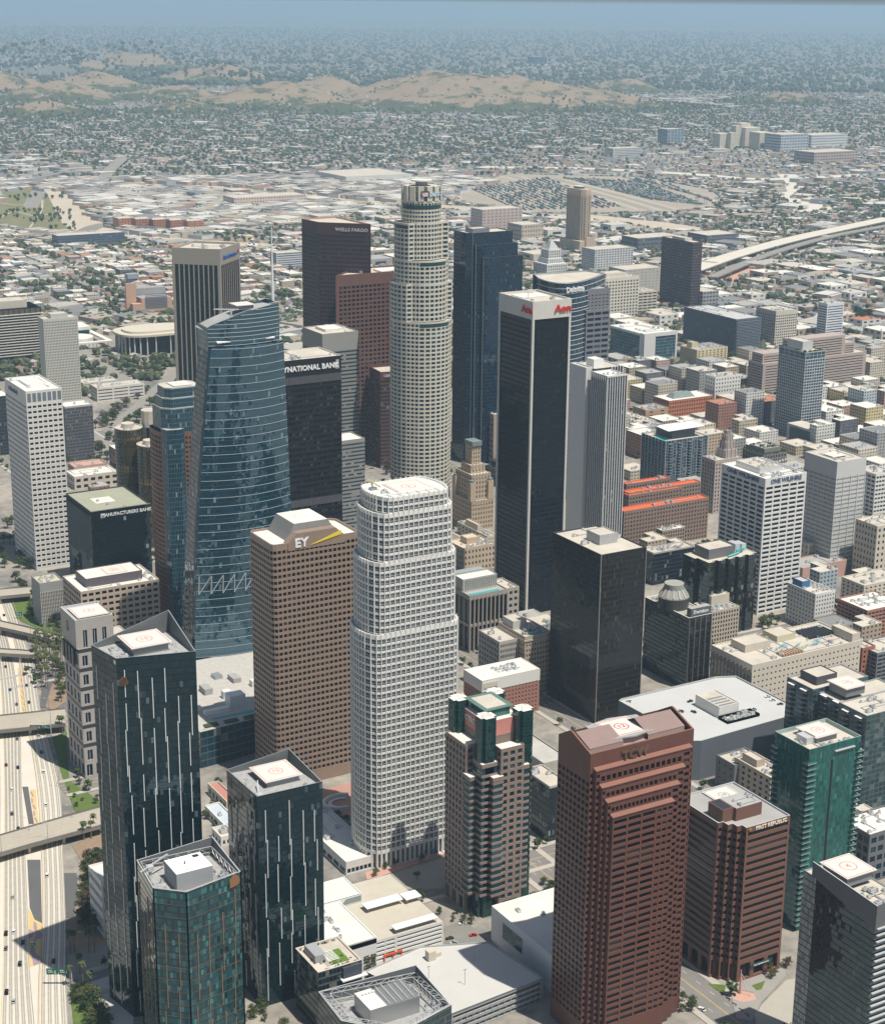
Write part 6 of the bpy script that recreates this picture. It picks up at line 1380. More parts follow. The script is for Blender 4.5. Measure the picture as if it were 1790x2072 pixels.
blk('tall cream block with brown windows at the far right, behind the beige blocks', (1775, 1065, 1745, 1830, None, 1180), cream, None, (6, 7), 9, WINK, .4, .5, D=28, ac=5, cat='building')
blk('narrow white side building between the two white towers', (1636, 1100, 1622, 1655, None, 1150), cream, None, (3, 3), 4, WINK, .3, .4, D=16, ac=2, cat='building')
blk('low brick building with white cornices at the right edge', (1745, 1312, 1735, 1771, None, 1385), brick, None, (3, 3), 7, WINK, .5, .5, D=24, ac=3, cat='building')
blk('dark block with thin white balcony lines at the right edge', (1775, 1322, 1762, 1840, None, 1390), greyd, None, (6, 4), 8, WINB, .9, .6, D=26, ac=4, cat='apartment block')
# blocks in the middle
(bx, r) = blk('grey ribbed block with a rooftop pool, chevron screen and white box', (949.5, 1206, 915, 1027, None, 1322), plain('taupe_wall', (.33, .295, .26), .75), None, (9, 5), 2, WINK, .86, .9, D=40, roofm=ROOFG, ac=0, cat='hotel', rec=1.2, mt=3)
x, y, w, d, H = bx; penthouse(r, x+1, y+12, x+w-3, y+26, H-1, H+10, plain('pale_box', (.42, .41, .38)), ROOFW); m = MB()
for a in range(14):
 for b in range(4): u, z = x+2+a*2.2, H+.6+b*2.2; m.quads([[(u, y+11.9, z), (u+1.1, y+11.6, z+1.1), (u+1.1, y+11.6, z+2.2), (u, y+11.9, z+1.1)]], 0); m.quads([[(u+1.1, y+11.6, z+1.1), (u+2.2, y+11.9, z), (u+2.2, y+11.9, z+1.1), (u+1.1, y+11.6, z+2.2)]], 1)
m.build('chevron_screen', [plain('chevron_pale', (.55, .53, .45)), plain('chevron_dark', (.12, .12, .11))], r)
m = MB(); m.quads([[(x+3, y+2.5, H-.7), (x+w-6, y+2.5, H-.7), (x+w-6, y+6, H-.7), (x+3, y+6, H-.7)]], 0); m.build('pool', [WATER], r)
m = MB(); m.box(x+1, y+30, H-1, x+w-3, y+38, H+9, 0); m.build('glass_screen', [cells('screen_glass', (.3, .33, .34), (.12, .16, .18), .85, .85, 1.5, .1)], r)
m = MB()
for q in range(10): u = x+.6+q*(w-1.2)/9; m.box(u-.5, y-1, 0, u+.5, y-.002, H-2.6, 0)
m.build('ribs', [plain('taupe_wall', ())], r)
x3, y3 = x+w, y+8; r3 = tower('city_block', 'low grey-beige annexe with barred windows right of the rooftop pool block', x3+.3, y3, 16, 26, H-3, plain('annexe_grey', (.40, .36, .31), .8), WINK, (3, 5), 8, .6, .5, roofm=ROOFC, ac=3, cat='building', nobj=50)
(bx, r) = blk('tan stone hotel with ornate rows of windows and a roof terrace pool', (1062, 1289, 1008.6, 1116, None, 1412), plain('tan_stone', (.42, .345, .265), .8, .1, .3), None, (9, 13), 12, WINK, .46, .52, roofm=ROOFC, ac=6, cat='hotel', pent=[(.05, .5, .55, .9, 6, stoneg, ROOFC)], cap=beige)
x, y, w, d, H = bx; m = MB(); m.quads([[(x+w*.25, y+2, H-.8), (x+w*.8, y+2, H-.8), (x+w*.8, y+7, H-.8), (x+w*.25, y+7, H-.8)]], 0); m.build('pool', [WATER], r); m = MB()
for q in range(22): leafclump(m, (x+random.uniform(2, w-2), y+random.uniform(1, 12), H-.2), random.uniform(.6, 1.2), 8)
m.build('roof_plants', [SHRUB], r)['kind'] = 'stuff'; m = MB(); m.box(x-.7, y-.7, H-4, x+w+.7, y-.002, H-2.8, 0); m.box(x-.7, y-.001, H-4, x-.002, y+d, H-2.8, 0); m.build('cornice', [beige], r)
tower('city_block', 'plain grey wing with narrow windows left of the tan stone hotel', x-17, y+9, 16.6, 30, H-4, plain('wing_grey', (.38, .36, .33), .8), WINK, (8, 8), 10, .5, .6, roofm=ROOFC, ac=2, cat='building', nobj=60)
p = at(1092, 1353, 34); H = 34
r = tower('hotel', 'pink and red brick hotel with a white top storey and a row of rooftop coolers', p[0]-50, p[1], 50, 26, H, plain('pink_red_brick', (.33, .165, .125), .85, .1), WINK, (16, 8), 8, .40, .42, .3, 1.5, 8, 1, roofm=ROOFW, cap=ROOFW, ac=0, cat='hotel')
m = MB(); m.box(p[0]-50.15, p[1]-.15, H-9, p[0]+.15, p[1]+26.15, H-.3, 0); m.build('white_top_storey', [whitew], r); acs(r, H-1, spots=[(p[0]-30+k*3.4, p[1]+9+j*4) for k in range(6) for j in range(3)], sc=.9)
m = MB(); m.box(p[0]-49, p[1]-.6, H-6, p[0]-37, p[1]-.16, H-2, 0); m.build('wall_panel', [cream], r)
# old beige landmark with green roof lantern, and its low neighbour
def deco():
 x, y, w, d, H = S(955, 955, 915, 1000, by=1075); st = plain('rose_beige_stone', (.47, .375, .275), .8, .08); root = thing('office_building', 'ornate beige deco building stepping up to a green-topped tower, right of the cream skyscraper', 'office building', (x+w/2, y+d/2, 0)); claim(x, y, w, d)
 W = MB(); G = []
 for (a, b, c_, e, z0, z1, n) in ((0, 0, 1, 1, 0, H*.5, 8), (.1, .12, .95, .95, H*.5, H*.92, 6), (.22, .3, .85, .8, H*.92, H*1.05, 4), (.36, .42, .76, .74, H*1.05, H*1.35, 3)):
  c = rect(x+a*w, y+b*d, (c_-a)*w, (e-b)*d)
  for k in range(4): facade(W, G, c[k], c[(k+1) % 4], z0, z1, n, max(1, round((z1-z0)/5)), .36, .62, .6, .8, 1.6, .3, flat=k in (1, 2))
  roof(root, c, z1, ROOFC, st, .6, .5)
  for k in range(n): u = x+a*w+(k+.5)*(c_-a)*w/n; W.box(u-.5, y+b*d-.5, z1-4, u+.5, y+b*d-.002, z1+1.4, 0)
 for (px, py) in ((.1, .12), (.9, .12), (.1, .9)): W.box(x+px*w-3, y+py*d-3, H*.5, x+px*w+3, y+py*d+3, H*.8, 0)
 W.build('wall', [st], root); windows(root, G, WINK, 100)
 gr = plain('verdigris', ()); m = MB(); cx, cy = x+.56*w, y+.58*d; m.box(cx-5.6, cy-7.6, H*1.35, cx+5.6, cy+7.6, H*1.35+4.5, 0); m.bar((cx, cy, H*1.35+4), (cx, cy, H*1.35+17), .3, 1)
 for (px, py) in ((.1, .12), (.9, .12), (.1, .9)): m.prism([(x+px*w+3*math.cos(t*.785), y+py*d+3*math.sin(t*.785)) for t in range(8)], H*.8, H*.8+2.4, 0)
 m.build('green_lanterns', [gr, STEEL], root)
deco()
for lab, P, wl, nb, nf in (('low sprawling cream club building with balustrades below the deco building', (938, 1110, 905, 1003, None, 1160), plain('pale_tan_wall', (.53, .43, .32), .8), (9, 8), 4), ('second low cream building with a flat terraced roof in front of the club building', (985, 1085, 925, 1003, None, 1110), cream, (6, 8), 3)):
 blk(lab, P, wl, None, nb, nf, WINK, .4, .5, ac=7, cat='building', pent=[(.3, .4, .7, .8, 5)], roofm=plain('tan_roof', (.58, .49, .37), .9))
x0, y0, _ = at(1003, 940, 0); r = tower('city_block', 'tall beige windowless block between the deep blue slab and the black tower', x0-4, y0, 40, 30, zfor(x0-4, y0+30, 828), plain('rose_beige_blank', (.40, .33, .29), .8), WINK, (4, 5), 9, .7, .35, mt=4, roofm=ROOFC, ac=4, cat='office block', faces='W', nobj=45)
# lower foreground blocks
def garage():
 H = 15; x, y, w, d = -460, -735, 43, 62; root = thing('car_park', 'white open-deck car park with an L-shaped white roof and an orange entrance frame', 'car park', (x+w/2, y+d/2, 0)); claim(x-34, y-2, w+34, d+6)
 W = MB(); G = []; wm = plain('bright_white_wall', (.76, .76, .74), .6, .03); nz = 6
 facade(W, G, (x, y), (x+13, y), 0, H, 2, 5, .92, .48, 1.5, .3, .8, 1.5, lift=.4); facade(W, G, (x+13, y), (x+w, y), 0, H, 1, 5, .97, .48, 1.5, .4, .8, 1.5, lift=.4); W.wall((x+w, y), (x+w, y+d), 0, H, 0); W.wall((x+w, y+d), (x-26, y+d), 0, H, 0); W.wall((x-26, y+d), (x-26, y-2), 0, H, 0); 
 facade(W, G, (x-26, y-2), (x, y-2), 0, H-5.5, 6, 5, .6, .6, .6, .3, .4); W.wall((x, y-2), (x, y), 0, H, 0); W.wall((x-26, y-2), (x, y-2), H-5.5, H+3, 0)
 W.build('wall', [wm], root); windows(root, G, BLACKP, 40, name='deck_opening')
 m = MB(); m.box(x-26, y-2, H, x, y+d-20, H+3, 0); m.box(x-40, y+d-20, H, x+14, y+d+2, H+4.5, 0); m.build('upper_block', [wm], root)
 for c, z in ((rect(x-26, y-2, 26, d-18.1), H+3.63), (rect(x-40, y+d-20, 54, 22), H+5.13)): roof(root, c, z, ROOFW, wm, .6, .6)
 m = MB(); m.quads([[(x, y, H-.2), (x+w, y, H-.2), (x+w, y+d, H-.2), (x, y+d, H-.2)]], 0); m.build('parking_deck', [plain('deck_sand', (.50, .46, .38), .85, .1)], root)
 for (a, b, c_, e) in ((x+13, y+.5, x+w-3, y+6), (x+10, y+d-34, x+w-10, y+d-27), (x+w-9, y+d-36, x+w+1, y+d-28)):
  m = MB(); m.box(a, b, H+2.6, c_, e, H+3.0, 0, None, True); [m.bar((u, v, H-.2), (u, v, H+2.6), .15, 1) for u in (a+1, c_-1) for v in (b+.5, e-.5)]; m.build('shade_canopy', [wm, GREYM], root)
 m = MB(); m.box(x+5.2, y-.6, 0, x+6, y-.01, 4.2, 0); m.box(x+10.6, y-.6, 0, x+11.2, y-.01, 4.2, 0); m.box(x+16, y-.6, 0, x+16.8, y-.01, 4.2, 0); m.box(x+5.2, y-.62, 4.2, x+16.8, y-.01, 5, 0); m.build('entrance_frame', [ORANGE], root)
 m = MB()
 for k in range(160): leafclump(m, (x-8+random.uniform(0, 7.5), y-2.3, random.uniform(.5, 9)), .6, 5)
 m.build('green_wall', [plain('hanging_leaves', (.10, .10, .05), .95, .4, .8)], root)
 acs(root, H+3, spots=[(x-17, y+8), (x-15, y+15), (x-16, y+18), (x-14, y+25), (x-15, y+28), (x-13, y+36)], sc=.8); acs(root, H+4.5, spots=[(x-8, y+d-8), (x-5, y+d-7)], sc=.8)
 m = MB(); m.quads([[(x+.5, y+d-20.1, H+.6), (x+13.5, y+d-20.1, H+.6), (x+13.5, y+d-20.1, H+4), (x+4, y+d-20.1, H+4)]], 0); m.build('glass_front', [cells('atrium_glass2', (.25, .3, .3), (.05, .12, .13), .9, .9, 1.7)], root)
garage()
def flat_decks():
 H = 13; root = thing('car_park', 'wide empty pale concrete parking deck with lamp posts, in the foreground', 'car park', (-435, -775, 0)); c = [(-478, -757), (-458, -814), (-399, -809), (-405, -764), (-440, -750)]; claim(-470, -812, 68, 52)
 W = MB(); G = []; n = len(c)
 for k in range(n): facade(W, G, c[k], c[(k+1) % n], 0, H, 1, 4, .98, .55, 2.0, .2, .3, 0)
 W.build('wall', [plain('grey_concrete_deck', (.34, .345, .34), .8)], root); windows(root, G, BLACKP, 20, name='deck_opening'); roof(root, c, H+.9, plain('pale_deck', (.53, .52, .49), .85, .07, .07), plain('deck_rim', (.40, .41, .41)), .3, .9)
 m = MB()
 for (px, py) in ((780+392, 1553.8+0), ): pass
 for q in ((1180*.5058+1090/3, 1553.8+1180/3), (1180*.5058+1030/3, 1553.8+1318/3), (1180*.5058+810/3, 1553.8+1300/3)): p = at(q[0], q[1], H); m.bar((p[0], p[1], H), (p[0], p[1], H+9), .14, 0, 6); m.bar((p[0]-1, p[1], H+9), (p[0]+1, p[1], H+9), .18, 0)
 m.build('lamp_posts', [GREYM], root)
 p = at(1180*.5058+820/3, 1553.8+1165/3, H); m = MB(); m.box(p[0]-2, p[1]-2, H, p[0]+2.5, p[1]+2, H+5.5, 0); m.box(p[0]+2.51, p[1], H, p[0]+7, p[1]+5, H+2.5, 0); m.build('stair_house', [cream], root)
 m = MB()
 for k in range(14): m.bar((-457+k*4, -814.5+k*.35, 2), (-455.4+k*4, -814.4+k*.35, 5.5), .12, 0); m.bar((-457+k*4, -814.5+k*.35, 8), (-455.4+k*4, -814.4+k*.35, 11), .12, 0)
 m.build('bracing', [LIGHTM], root)['kind'] = 'stuff'
 x, y, H = -391, -806, 22; w, d = 43, 62; root = thing('theatre', 'plain white box building with one big side window, left of the red gabled tower', 'theatre', (x+w/2, y+d/2, 0)); claim(x, y, w, d)
 wm = plain('bright_white_wall', ()); W = MB(); c = rect(x, y, w, d)
 for k in range(4): W.wall(c[k], c[(k+1) % 4], 0, H, 0)
 W.build('wall', [wm], root); roof(root, c, H, ROOFW, wm, .5, .4)
 m = MB(); m.quads([[(x-.08, y+50, 8), (x-.08, y+30, 8), (x-.08, y+30, 17.5), (x-.08, y+50, 17.5)]], 0, [[(0, 0), (6, 0), (6, 3), (0, 3)]]); m.build('side_window', [cells('theatre_glass', (.20, .23, .25), (.02, .05, .075), .9, .88, 1.9)], root); acs(root, H-.4, spots=[(x+10, y+50), (x+20, y+40)], sc=.9)
 # planted roof terrace block
 x, y, w, d, H = S(643.6, 1968.8, 597, 728.6, by=2090); w += 1; root = thing('apartment_building', 'low dark glass block with a lawn roof terrace and white pergola beside the fin towers', 'apartment block', (x+w/2, y+d/2, 0)); claim(x, y, w+3, d)
 W = MB(); c = rect(x, y, w, d)
 for k in range(4): W.wall(c[k], c[(k+1) % 4], 0, H, 0, 12, 9)
 W.build('curtain_wall', [cells('terrace_glass', (.10, .10, .09), (.008, .022, .028), .92, .7, 2.0)], root); roof(root, c, H, ROOFC, ROOFC, 1.0, .8)
 m = MB(); m.box(x+w*.45, y+4, H-.8, x+w*.8, y+d*.62, H-.55, 0); m.build('lawn', [plain('lawn', (.11, .19, .03), .95, .3, 1.0)], root)
 m = MB(); m.box(x+w*.12, y+d*.35, H-.8, x+w*.36, y+d*.82, H+3.4, 0); m.build('lift_house', [plain('grey_panel', ())], root)
 m = MB(); 
 for k in range(8): m.box(x+w*.3, y+3+k*1.2, H+2.6, x+w*.55, y+3.35+k*1.2, H+2.85, 0)
 [m.bar((u, v, H-.8), (u, v, H+2.6), .12, 0) for u in (x+w*.31, x+w*.54) for v in (y+3.2, y+11.6)]
 m.build('pergola', [WHITE], root)
 m = MB()
 for k in range(46): e = random.random(); leafclump(m, (x+1.5+e*(w-3), y+random.choice((1.5, d-2, random.uniform(1, d-2))), H-.4), random.uniform(.5, 1.1), 8)
 m.build('roof_plants', [SHRUB], root)['kind'] = 'stuff'; m = MB(); m.box(x+w*.5, y-3, H-8, x+w+2, y-.05, H-7.4, 0, None, True); m.box(x+w*.55, y-1.2, H-7, x+w-.5, y-.05, H-1.2, 1); m.build('canopy', [WHITE, plain('slate_louvre', (.07, .08, .10))], root)
flat_decks()
blk('beige office with punched windows tucked behind the red ribbon block', (1559, 1574, 1486, 1600, None, 1648), beige, None, (6, 6), 6, WINK, .45, .5, ac=5, cat='building', pent=[(.2, .5, .6, .9, 4)])
blk('grey concrete block with steel roof frame and small pool between red and green towers', (1486, 1549, 1449, 1545, None, 1612), plain('slate_block', (.17, .175, .18), .7), None, (4, 3), 4, WINK, .2, .3, ac=6, cat='building', roofm=ROOFC)
blk('weathered grey concrete block behind the turreted tower', (1100, 1545, 1078, 1150, None, 1590), plain('weathered_concrete', (.42, .40, .35), .9, .25, .15), None, (1, 1), 1, WINK, .01, .01, D=44, ac=0, cat='car park', roofm=plain('weathered_roof', (.45, .44, .40), .9, .25))
blk('dark mirrored office squeezed between the turreted tower and the red gabled tower', (1112, 1592, 1096, 1150, None, 1705), plain('pale_edge', ()), cells('dark_squeeze', (.02, .025, .027), (.006, .010, .012), .9, .85, 1.9, .05), (10, 8), 9, D=30, cat='office block', roofm=ROOFC, ac=3)
blk('white low mall building with an arched glass vault behind the car park', (700, 1745, 640, 770, None, 1772), whitew, None, (8, 8), 1, WINB, .8, .6, ac=4, cat='shopping centre', roofm=ROOFW, D=70, mt=4)
blk('mid grey glass offices with rooftop plant at the right edge, near the lower right tower', (1760, 1690, 1700, 1850, None, 1790), plain('slate_panel', (.15, .155, .165), .6), None, (6, 5), 5, WINB, .7, .6, ac=6, cat='office block', roofm=ROOFW)
# small things between the two fin towers and behind the mall
blk('low pavilion with a faded pink roof between the two fin towers', (458, 1622, 420, 480, 8, None), cream, None, (6, 5), 1, WINK, .6, .6, ac=0, cat='pavilion', roofm=plain('faded_pink_roof', (.46, .215, .17), .9, .1), nobj=20)
blk('small white pavilion with a pale blue roof between the two fin towers', (452, 1668, 414, 482, 7, None), whitew, None, (4, 4), 1, WINB, .5, .5, ac=1, cat='pavilion', roofm=plain('pale_blue_roof', (.50, .56, .60)), nobj=12)
blk('small square grey-roofed pavilion nearest the lower of the two fin towers', (447, 1694, 428, 476, 7, None), whitew, None, (3, 3), 1, WINB, .5, .5, ac=2, cat='pavilion', nobj=10)
def plaza_ramp():
 p = at(690, 1628, 0); r = thing('spiral_ramp', 'white curved ramp wall sunk in the brick plaza below the brown granite tower', 'ramp', (p[0], p[1], 0)); m = MB()
 for k in range(22):
  t0, t1 = math.pi*(.25+1.25*k/22), math.pi*(.25+1.25*(k+1)/22); P = lambda t, q, z: (p[0]+q*math.cos(t), p[1]+q*.8*math.sin(t), z)
  m.quads([[P(t0, 13, 3.2), P(t1, 13, 3.2), P(t1, 11, 3.2), P(t0, 11, 3.2)][::-1], [P(t0, 13, 0), P(t1, 13, 0), P(t1, 13, 3.2), P(t0, 13, 3.2)], [P(t1, 11, 0), P(t0, 11, 0), P(t0, 11, 3.2), P(t1, 11, 3.2)]], 0); m.quads([[P(t0, 9, 1.4), P(t0, 6.5, 1.4), P(t1, 6.5, 1.4), P(t1, 9, 1.4)]], 0)
 m.build('ramp_wall', [whitew], r)
plaza_ramp()
m = None
# ================================================================== landmarks further out
def metro():
 p = at(1176, 512, 0); x, y = p[0], p[1]; H = zfor(x, y, 384); st = plain('peach_stone', (.52, .41, .30), .75, .06); root = thing('office_tower', 'peach stone tower with vertical ribs and an octagonal top, alone before the rail yard', 'office tower', (x+20, y+35, 0)); claim(x-10, y-10, 60, 100)
 sk = cells('peach_ribs', (.46, .37, .28), (.05, .05, .07), .55, .62, 1.5, .15, blind=.05); w, d = 24, 66; cut = 7; c = [(x+cut, y), (x+w-cut, y), (x+w, y+cut), (x+w, y+d-cut), (x+w-cut, y+d), (x+cut, y+d), (x, y+d-cut), (x, y+cut)]; W = MB()
 for k in range(8): a, b = c[k], c[(k+1) % 8]; L = math.hypot(a[0]-b[0], a[1]-b[1]); W.wall(a, b, 22, H-14, 0, max(2, round(L/3)), 24); W.wall(a, b, H-14, H, 1); W.wall(a, b, 0, 22, 1)
 W.poly([(*q, H) for q in c], 1); W.build('wall', [sk, st], root)
 m = MB()
 for k in range(8):
  a, b = np.array(c[k]), np.array(c[(k+1) % 8]); L = np.linalg.norm(b-a); t = (b-a)/L; nn = np.array([t[1], -t[0]]); n = max(1, round(L/6))
  for q in range(n+1): e = a+t*L*q/n; m.prism([tuple(e-t*.8), tuple(e-t*.8+nn*.9), tuple(e+t*.8+nn*.9), tuple(e+t*.8)], 0, H-10, 0)
 m.build('ribs', [st], root); m = MB(); o = [(x+w/2+9*math.cos(t*.785), y+d/2+16*math.sin(t*.785)) for t in range(8)]; m.prism(o, H, H+5, 0, 1); m.build('crown', [plain('crown_dark', (.16, .15, .16)), PADC], root)
 m = MB(); m.box(x-9, y-6, 0, x+w+8, y+d+4, 26, 0); m.box(x+w*.2, y-9, 0, x+w+2, y-6.01, 34, 0); m.build('podium', [st], root)
metro()
def city_hall():
 p = at(1113, 556, 0); x, y = p[0], p[1]; wh = plain('city_hall_white', (.62, .62, .59), .7, .05); root = thing('city_hall', 'white civic tower with a stepped pyramid top among low buildings', 'city hall', (x, y, 0)); claim(x-26, y-26, 52, 52); zt = zfor(x, y, 484)
 W = MB(); G = []
 for r, z0, z1, n in ((24, 0, zt*.36, 9), (17, zt*.36, zt*.50, 6), (14, zt*.5, zt*.74, 5)):
  c = rect(x-r, y-r, 2*r, 2*r)
  for k in range(4): facade(W, G, c[k], c[(k+1) % 4], z0, z1, n, max(1, round((z1-z0)/6)), .45, .7, .5, 1.5, 2, .5, flat=k in (1, 2))
  W.poly([(*q, z1) for q in c], 0)
 for k in range(8): r = 11-k*1.15; z = zt*.74+k*(zt*.24/8); W.prism(rect(x-r, y-r, 2*r, 2*r), z, z+zt*.24/8-.6, 0); W.prism(rect(x-r+.8, y-r+.8, 2*r-1.6, 2*r-1.6), z+zt*.24/8-.6, z+zt*.24/8, 0)
 W.bar((x, y, zt*.97), (x, y, zt), 1.5, 0, 8); W.build('wall', [wh], root); windows(root, G, WINK, 60)
city_hall()
def hospital():
 wh = plain('hospital_cream', (.66, .60, .48), .8, .06); p = at(1507, 300, 0); x, y = p[0], p[1]; s = np.linalg.norm(p[:2]-CAM[:2])/3456; root = thing('hospital', 'cream stepped hospital tower cluster on a wooded rise in the far right', 'hospital', (x, y, 0)); W = MB(); claim(x-150, y-20, 320, 160)
 sk = cells('hospital_skin', (.66, .60, .48), (.20, .18, .16), .35, .6, 1.3, .5)
 for px0, px1, py in ((1486, 1500, 254), (1497, 1518, 249), (1506, 1540, 258), (1477, 1488, 268), (1455, 1478, 270), (1535, 1566, 268), (1566, 1578, 272)):
  a = at(px0, 300+random.uniform(-2, 3), 0); wd = (px1-px0)*s*1.1; zz = zfor(a[0], a[1], py); c = rect(a[0], a[1], wd, wd*.9); W = MB()
  for k in range(4): W.wall(c[k], c[(k+1) % 4], 0, zz, 0, max(2, int(wd/5)), int(zz/4.5))
  W.poly([(*q, zz) for q in c], 1); W.build('wing', [sk, wh], root)
hospital()
def far_box(label, pxl, pxr, ptop, pbase, wall, gl, nb, nf, fx=.6, fz=.5, D=60, cat='building', turn=False):
 a = at(pxl, pbase, 0); x, y = a[0], a[1]; s = np.linalg.norm(a-CAM)/3456; wd = (pxr-pxl)*s/math.cos(YAW)*.98; H = zfor(x, y, ptop)
 return sheer('office_building', label, x, y, wd, D, H, cells('far_'+label[:26], wall, gl, fx, fz, 1.5, .15), (nb, nb), nf, roofm=ROOFC, ac=0, cat=cat)
blu = (.05, .07, .10)
far_box('blue-grey hospital slab left of the cream stepped hospital', 1349, 1385, 261, 291, (.30, .36, .42), blu, 5, 10, .7, .5)
far_box('long pale blue hospital wing right of the cream stepped hospital', 1578, 1640, 272, 307, (.48, .52, .54), blu, 10, 6, .6, .5, 90)
far_box('white hospital wing furthest right in the hospital group', 1640, 1722, 273, 300, (.62, .63, .62), blu, 16, 5, .6, .4, 90)
far_box('pink-tan low hospital block at the right end of the hospital group', 1646, 1745, 308, 332, (.46, .36, .31), blu, 16, 4, .6, .4, 100)
far_box('white ribbed clinic below the hospital group', 1240, 1302, 300, 320, (.62, .61, .56), (.2, .22, .24), 1, 6, .95, .5, 50)
far_box('dark blue cube tower standing alone far beyond the golden hills', 1082, 1106, 114, 131, (.05, .08, .11), (.03, .06, .1), 8, 8, .8, .8, 120)
far_box('brown brick flat block by the river, left of centre', 470, 505, 385, 398, (.33, .19, .14), blu, 8, 3, .4, .5, 60)
far_box('long cream warehouse with pink end beside the river', 474, 612, 400, 420, (.58, .47, .40), blu, 26, 3, .4, .4, 70)
far_box('long blue-grey apartment slab near the park', 118, 238, 477, 502, (.10, .12, .17), (.03, .04, .06), 30, 5, .6, .5, 40, 'apartment block')
far_box('white and grey stepped apartment tower left of the dark brown tower', 560, 612, 512, 548, (.60, .60, .60), blu, 1, 8, .95, .45, 30, 'apartment block')
far_box('dark ribbed court block right of the dark maroon tower', 1420, 1455, 590, 628, (.36, .35, .33), blu, 5, 5, .7, .5, 40)
far_box('white civic slab with dark side left of the dark maroon tower', 1202, 1285, 505, 548, (.56, .56, .54), (.06, .08, .13), 14, 9, .5, .55, 45)
far_box('grey concrete jail block left of the dark maroon tower', 1262, 1345, 546, 606, (.48, .46, .40), (.3, .28, .25), 10, 10, .4, .3, 50)
far_box('wide brown-roofed dark civic block with a bright slab top', 1290, 1385, 482, 508, (.16, .16, .19), blu, 20, 3, .7, .5, 60)
far_box('dark ribbed archive block beside the elevated motorway', 1430, 1500, 476, 495, (.17, .17, .20), blu, 16, 3, .7, .5, 70)
far_box('beige post office block behind the deep blue slab', 1055, 1100, 455, 490, (.50, .42, .34), blu, 8, 4, .4, .4, 60)
far_box('pink-cream pair of blocks between the cream skyscraper and the peach tower', 975, 1058, 424, 480, (.52, .42, .37), blu, 10, 9, .35, .3, 50)
far_box('big flat white distribution shed by the rail yard', 700, 830, 357, 372, (.60, .60, .56), blu, 1, 1, .01, .01, 200, 'warehouse')
# under-construction apartments with orange scaffolding
for k in range(5):
 far_box('timber apartment block under construction, number %s from the left in its row' % ('one', 'two', 'three', 'four', 'five')[k], 241+k*35, 271+k*35, 442+k*1.2, 466+k*.8, ((.42, .18, .10), (.30, .16, .12), (.36, .2, .15), (.45, .42, .40), (.4, .42, .45))[k], (.12, .08, .07), 6, 5, .5, .6, 40, 'construction site')['group'] = 'apartment blocks under construction'
